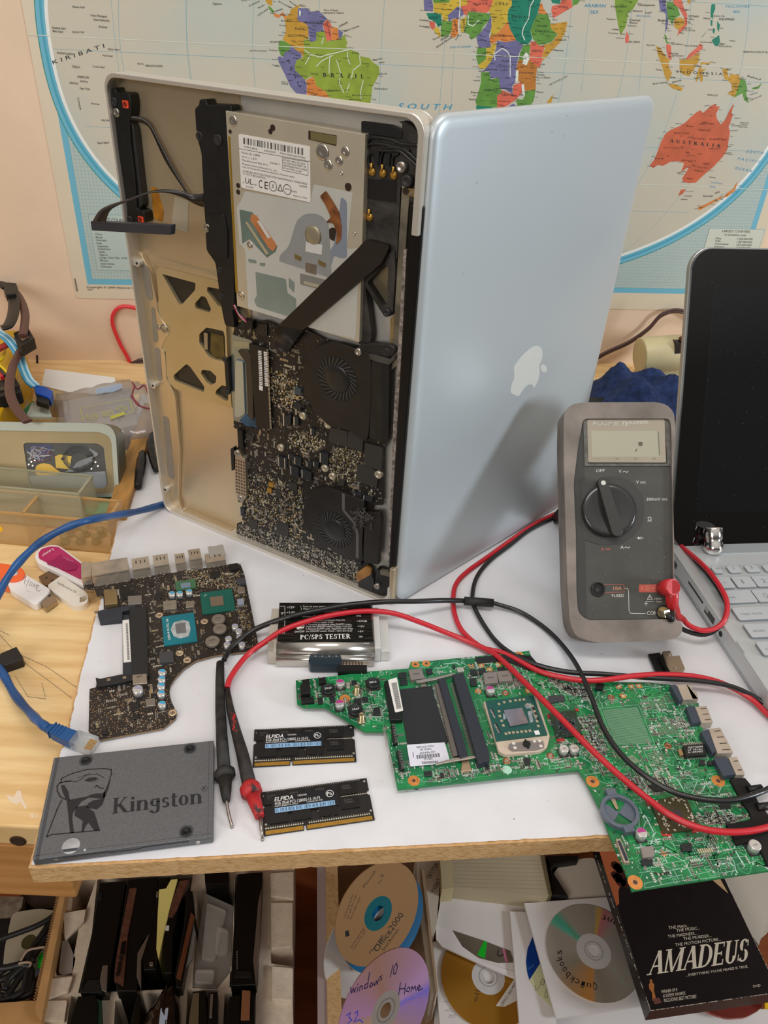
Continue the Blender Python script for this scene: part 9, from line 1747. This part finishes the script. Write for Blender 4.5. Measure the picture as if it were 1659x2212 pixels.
o=[x for x in bpy.data.objects if x.get('label','').startswith('white sleeve with faint')][0];m=MB();pg_=M('pencil_grey','#a39fa4',.7)
for s,A,B,T in (('user name',(912,1062),(1060,1050),(912,1045)),('all user',(925,1120),(1085,1098),(925,1105)),('AV',(950,1160),(1000,1155),(950,1140))):m.tx(SF_,s,A,B,T,36,pg_,D2)
lnm2(m,SF_,[(950,1125),(1085,1105)],.4,36,D2,pg_);lnm2(m,SF_,[(950,1165),(1000,1160)],.4,36,D2,pg_);m.obj('pencil_notes',o)
# sleeves on the right
t=thing('disc_sleeve',SF_,'white sleeve holding a blue and cream disc, tucked left of the silver disc','sleeve')
sq('paper',SF_,t,[(5,382),(105,385),(300,1062),(300,1300),(75,1300),(62,1060)],D3,48,54,stw);o=sq('blue_disc',SF_,t,[(150,545),(118,620),(108,700),(115,770),(130,822),(200,712),(170,620)],D3,54,54.5,M('disc_royal_blue','#0d3f92',.3,.2));sq('cream_disc',SF_,t,[(200,712),(130,822),(190,920),(285,1010),(255,900)],D3,54,54.5,M('disc_cream_green','#cfd0a4',.4))
m=MB()
for P in ([(165,855),(170,890),(190,870)],[(200,830),(195,870)],[(212,815),(205,850),(220,855),(225,820),(212,815)],[(232,808),(222,840),(238,845)],[(235,890),(225,930),(240,935)],[(240,860),(245,940)]):lnm2(m,SF_,P,.6,54.5,D3,M('pencil_dark','#6f7060',.6))
m.tx(SF_,'48',(122,762),(160,735),(118,745),54.5,M('print_blue_light','#3a6ab8',.5),D3);m.obj('handwriting',t)
t=thing('disc_sleeve',SF_,'large white sleeve under the silver handwritten disc','sleeve');sq('paper',SF_,t,[(97,330),(480,300),(640,290),(880,985),(300,1065)],D3,60,64,stw,rnd=.8)
QC=SF_.px(1100+540/2.968,1840+640/2.968,64);QD=Frame(SF_.w(QC[0],QC[1],64.2),(1,0,0),(0,1,0))
qm=iri('disc_silver','#b9b2a6',((.08,'#a8a090'),(.20,'#d9a058'),(.215,'#e0a060'),(.23,'#a8a08c'),(.26,'#a39a8c'),(.36,'#bab2a6'),(.62,'#b9b1a6'),(.68,'#e08a90'),(.70,'#e6c05a'),(.72,'#b0aa9c'),(.84,'#b9b1a6'),(.875,'#58c8a8'),(.90,'#6fd0b8'),(.92,'#b9b2a6')),.3,.35)
t=disc('optical_disc','silver disc with black handwriting on the large white sleeve',QD,60.5,qm,M('hub_white','#c9c6c4'),M('hub_ring_white','#a9a6a4'),hr=22,holer=7.5)
m=MB();ip=M('ink_black_pen','#1f1a1c',.5)
for word,f0,f1,r0,r1 in (('Quickbooks',84,184,208,252),('Accountant',14,-78,246,206)):
    n=len(word)
    for k,ch in enumerate(word):
        A_,B_=[math.radians(f0+(f1-f0)*(k+q)/n) for q in (.12,.88)];hh=r1 if ch in 'QkbtdA' else r0+(r1-r0)*.72
        pt3=[(545+r*math.cos(q),640+r*.98*math.sin(q)) for r,q in ((r0,A_),(r0,B_),(hh,A_))]
        m.tx(QD,ch,pt3[0],pt3[1],(pt3[0][0]+(pt3[2][0]-pt3[0][0])*(1 if ch in 'QkbtdA' else 1.38),pt3[0][1]+(pt3[2][1]-pt3[0][1])*(1 if ch in 'QkbtdA' else 1.38)),1.2,ip,D3)
m.obj('handwriting',t)
m=MB();m.tx(QD,'imation',(748,862),(655,748),(765,850),1.2,M('print_teal_grey','#8aa8a0',.5),D3);m.tx(QD,'CD-R 1X-52X',(420,552),(345,420),(432,545),1.2,M('print_taupe','#8f7a6c',.5),D3);m.obj('printing',t)
# the film case
t=thing('film_case',SF_,'black cardboard film case with large cream title, right front of drawer','case')
AL=[(545,0),(700,-20),(1375,175),(1420,260),(1760,880),(915,1025)]
bkc=M('case_black_card','#121012',.4,coat=.3,var=.2,scale=60)
top=[(550,5),(705,-10),(1380,172),(1659,760),(1720,895),(910,1020),(800,700),(700,400)]
CT=124
P0=SF_.pts([(560,-60),(1360,-60),(1380,172),(1730,900),(908,1018)],CT,D3)
m=MB();m.prism(P0,CT-26,CT,bkc);case=m.obj('box',t,bevel=.4)
m=MB();m.poly(SF_.pts([(905,1018),(1730,900),(1722,935),(918,1062)],CT-8,D3),0,bkc) if False else None
ed=M('worn_white_edge','#b8aca0',.8)
m=MB();rd=random.Random(19)
for A,B in (((545,0),(908,1018)),((908,1018),(1730,900)),((1385,180),(1730,900))):
    a,b=SF_.pts([A,B],CT,D3);n=60
    for k in range(n):
        if rd.random()<.6:f=k/n;x,y=a[0]+(b[0]-a[0])*f,a[1]+(b[1]-a[1])*f;m.obox(x,y,rd.uniform(1,5),rd.uniform(.3,.9),CT-.4,CT+.1,math.degrees(math.atan2(b[1]-a[1],b[0]-a[0])),ed)
m.obj('worn_edges',t)
m=MB();m.poly(SF_.pts([(562,-55),(690,-55),(720,20),(740,130),(700,250),(705,330),(690,350),(640,200)],CT,D3),CT+.05,M('case_orange','#a55a34',.5,var=.12,scale=10));m.poly(SF_.pts([(1290,170),(1345,160),(1405,268),(1330,205)],CT,D3),CT+.05,M('case_tan','#c9a57c',.5))
bc=M('print_dark_red','#3a1410',.5)
for c_,r_ in (((676,148),5),((696,168),6.5),((716,192),7),((745,205),6),((680,88),6),((700,105),7),((725,130),8)):a=SF_.pts([c_],CT,D3)[0];m.poly(circ(a[0],a[1],r_,14),CT+.1,bc)
m.obj('cover_picture',t,label='orange and black cover area')
m=MB();ct=M('title_cream','#d9cdb9',.5)
m.tx(SF_,'AMADEUS',(885,792),(1530,700),(915,640),CT,ct,D3,True,-.02)
for s,A,B,T in (('THE MAN...',(1022,497),(1155,483),(1020,478)),('THE MUSIC...',(1072,515),(1222,497),(1070,496)),('THE MADNESS...',(1018,553),(1205,530),(1016,534)),('THE MURDER...',(1118,568),(1298,546),(1116,549)),('THE MOTION PICTURE...',(1065,607),(1358,568),(1063,588)),('...EVERYTHING YOUVE HEARD IS TRUE.',(1135,800),(1532,742),(1133,784))):m.tx(SF_,s,A,B,T,CT,ct,D3)
for s,A,B,T in (('WINNER OF 8',(975,908),(1078,893),(973,888)),('ACADEMY AWARDS',(985,935),(1130,915),(983,915)),('INCLUDING BEST PICTURE!',(993,964),(1200,938),(991,942)),('DVD',(1565,870),(1612,864),(1563,855))):m.tx(SF_,s,A,B,T,CT,ct,D3)
st_=M('statue_orange','#c07a42',.4,.3);m.poly(SF_.pts([(900,818),(915,818),(918,838),(930,850),(928,890),(938,930),(940,955),(920,955),(915,900),(898,880),(895,850),(903,838)],CT,D3),CT+.05,st_);m.poly(SF_.pts([(922,942),(962,935),(978,968),(932,978)],CT,D3),CT+.06,M('statue_base','#6b3f38',.5));m.obj('title_print',t,label='cream title lettering')
st('rainbow_disc','dark iridescent disc sticking out below the film case','disc',[(1240,1005),(1640,940),(1610,1010),(1520,1060),(1400,1070),(1300,1040)],D3,20,24,iri('disc_iris','#4a2c44',((.2,'#9a3a70'),(.45,'#2c2c3a'),(.7,'#c05a4a'),(.9,'#5a7a8a')),.2,.7),rnd=6)
st('yellow_label','small yellow label at the right edge beside the rainbow disc','label',[(1640,960),(1680,950),(1690,1000),(1640,1000)],D3,30,34,M('bright_yellow','#e8b714'))
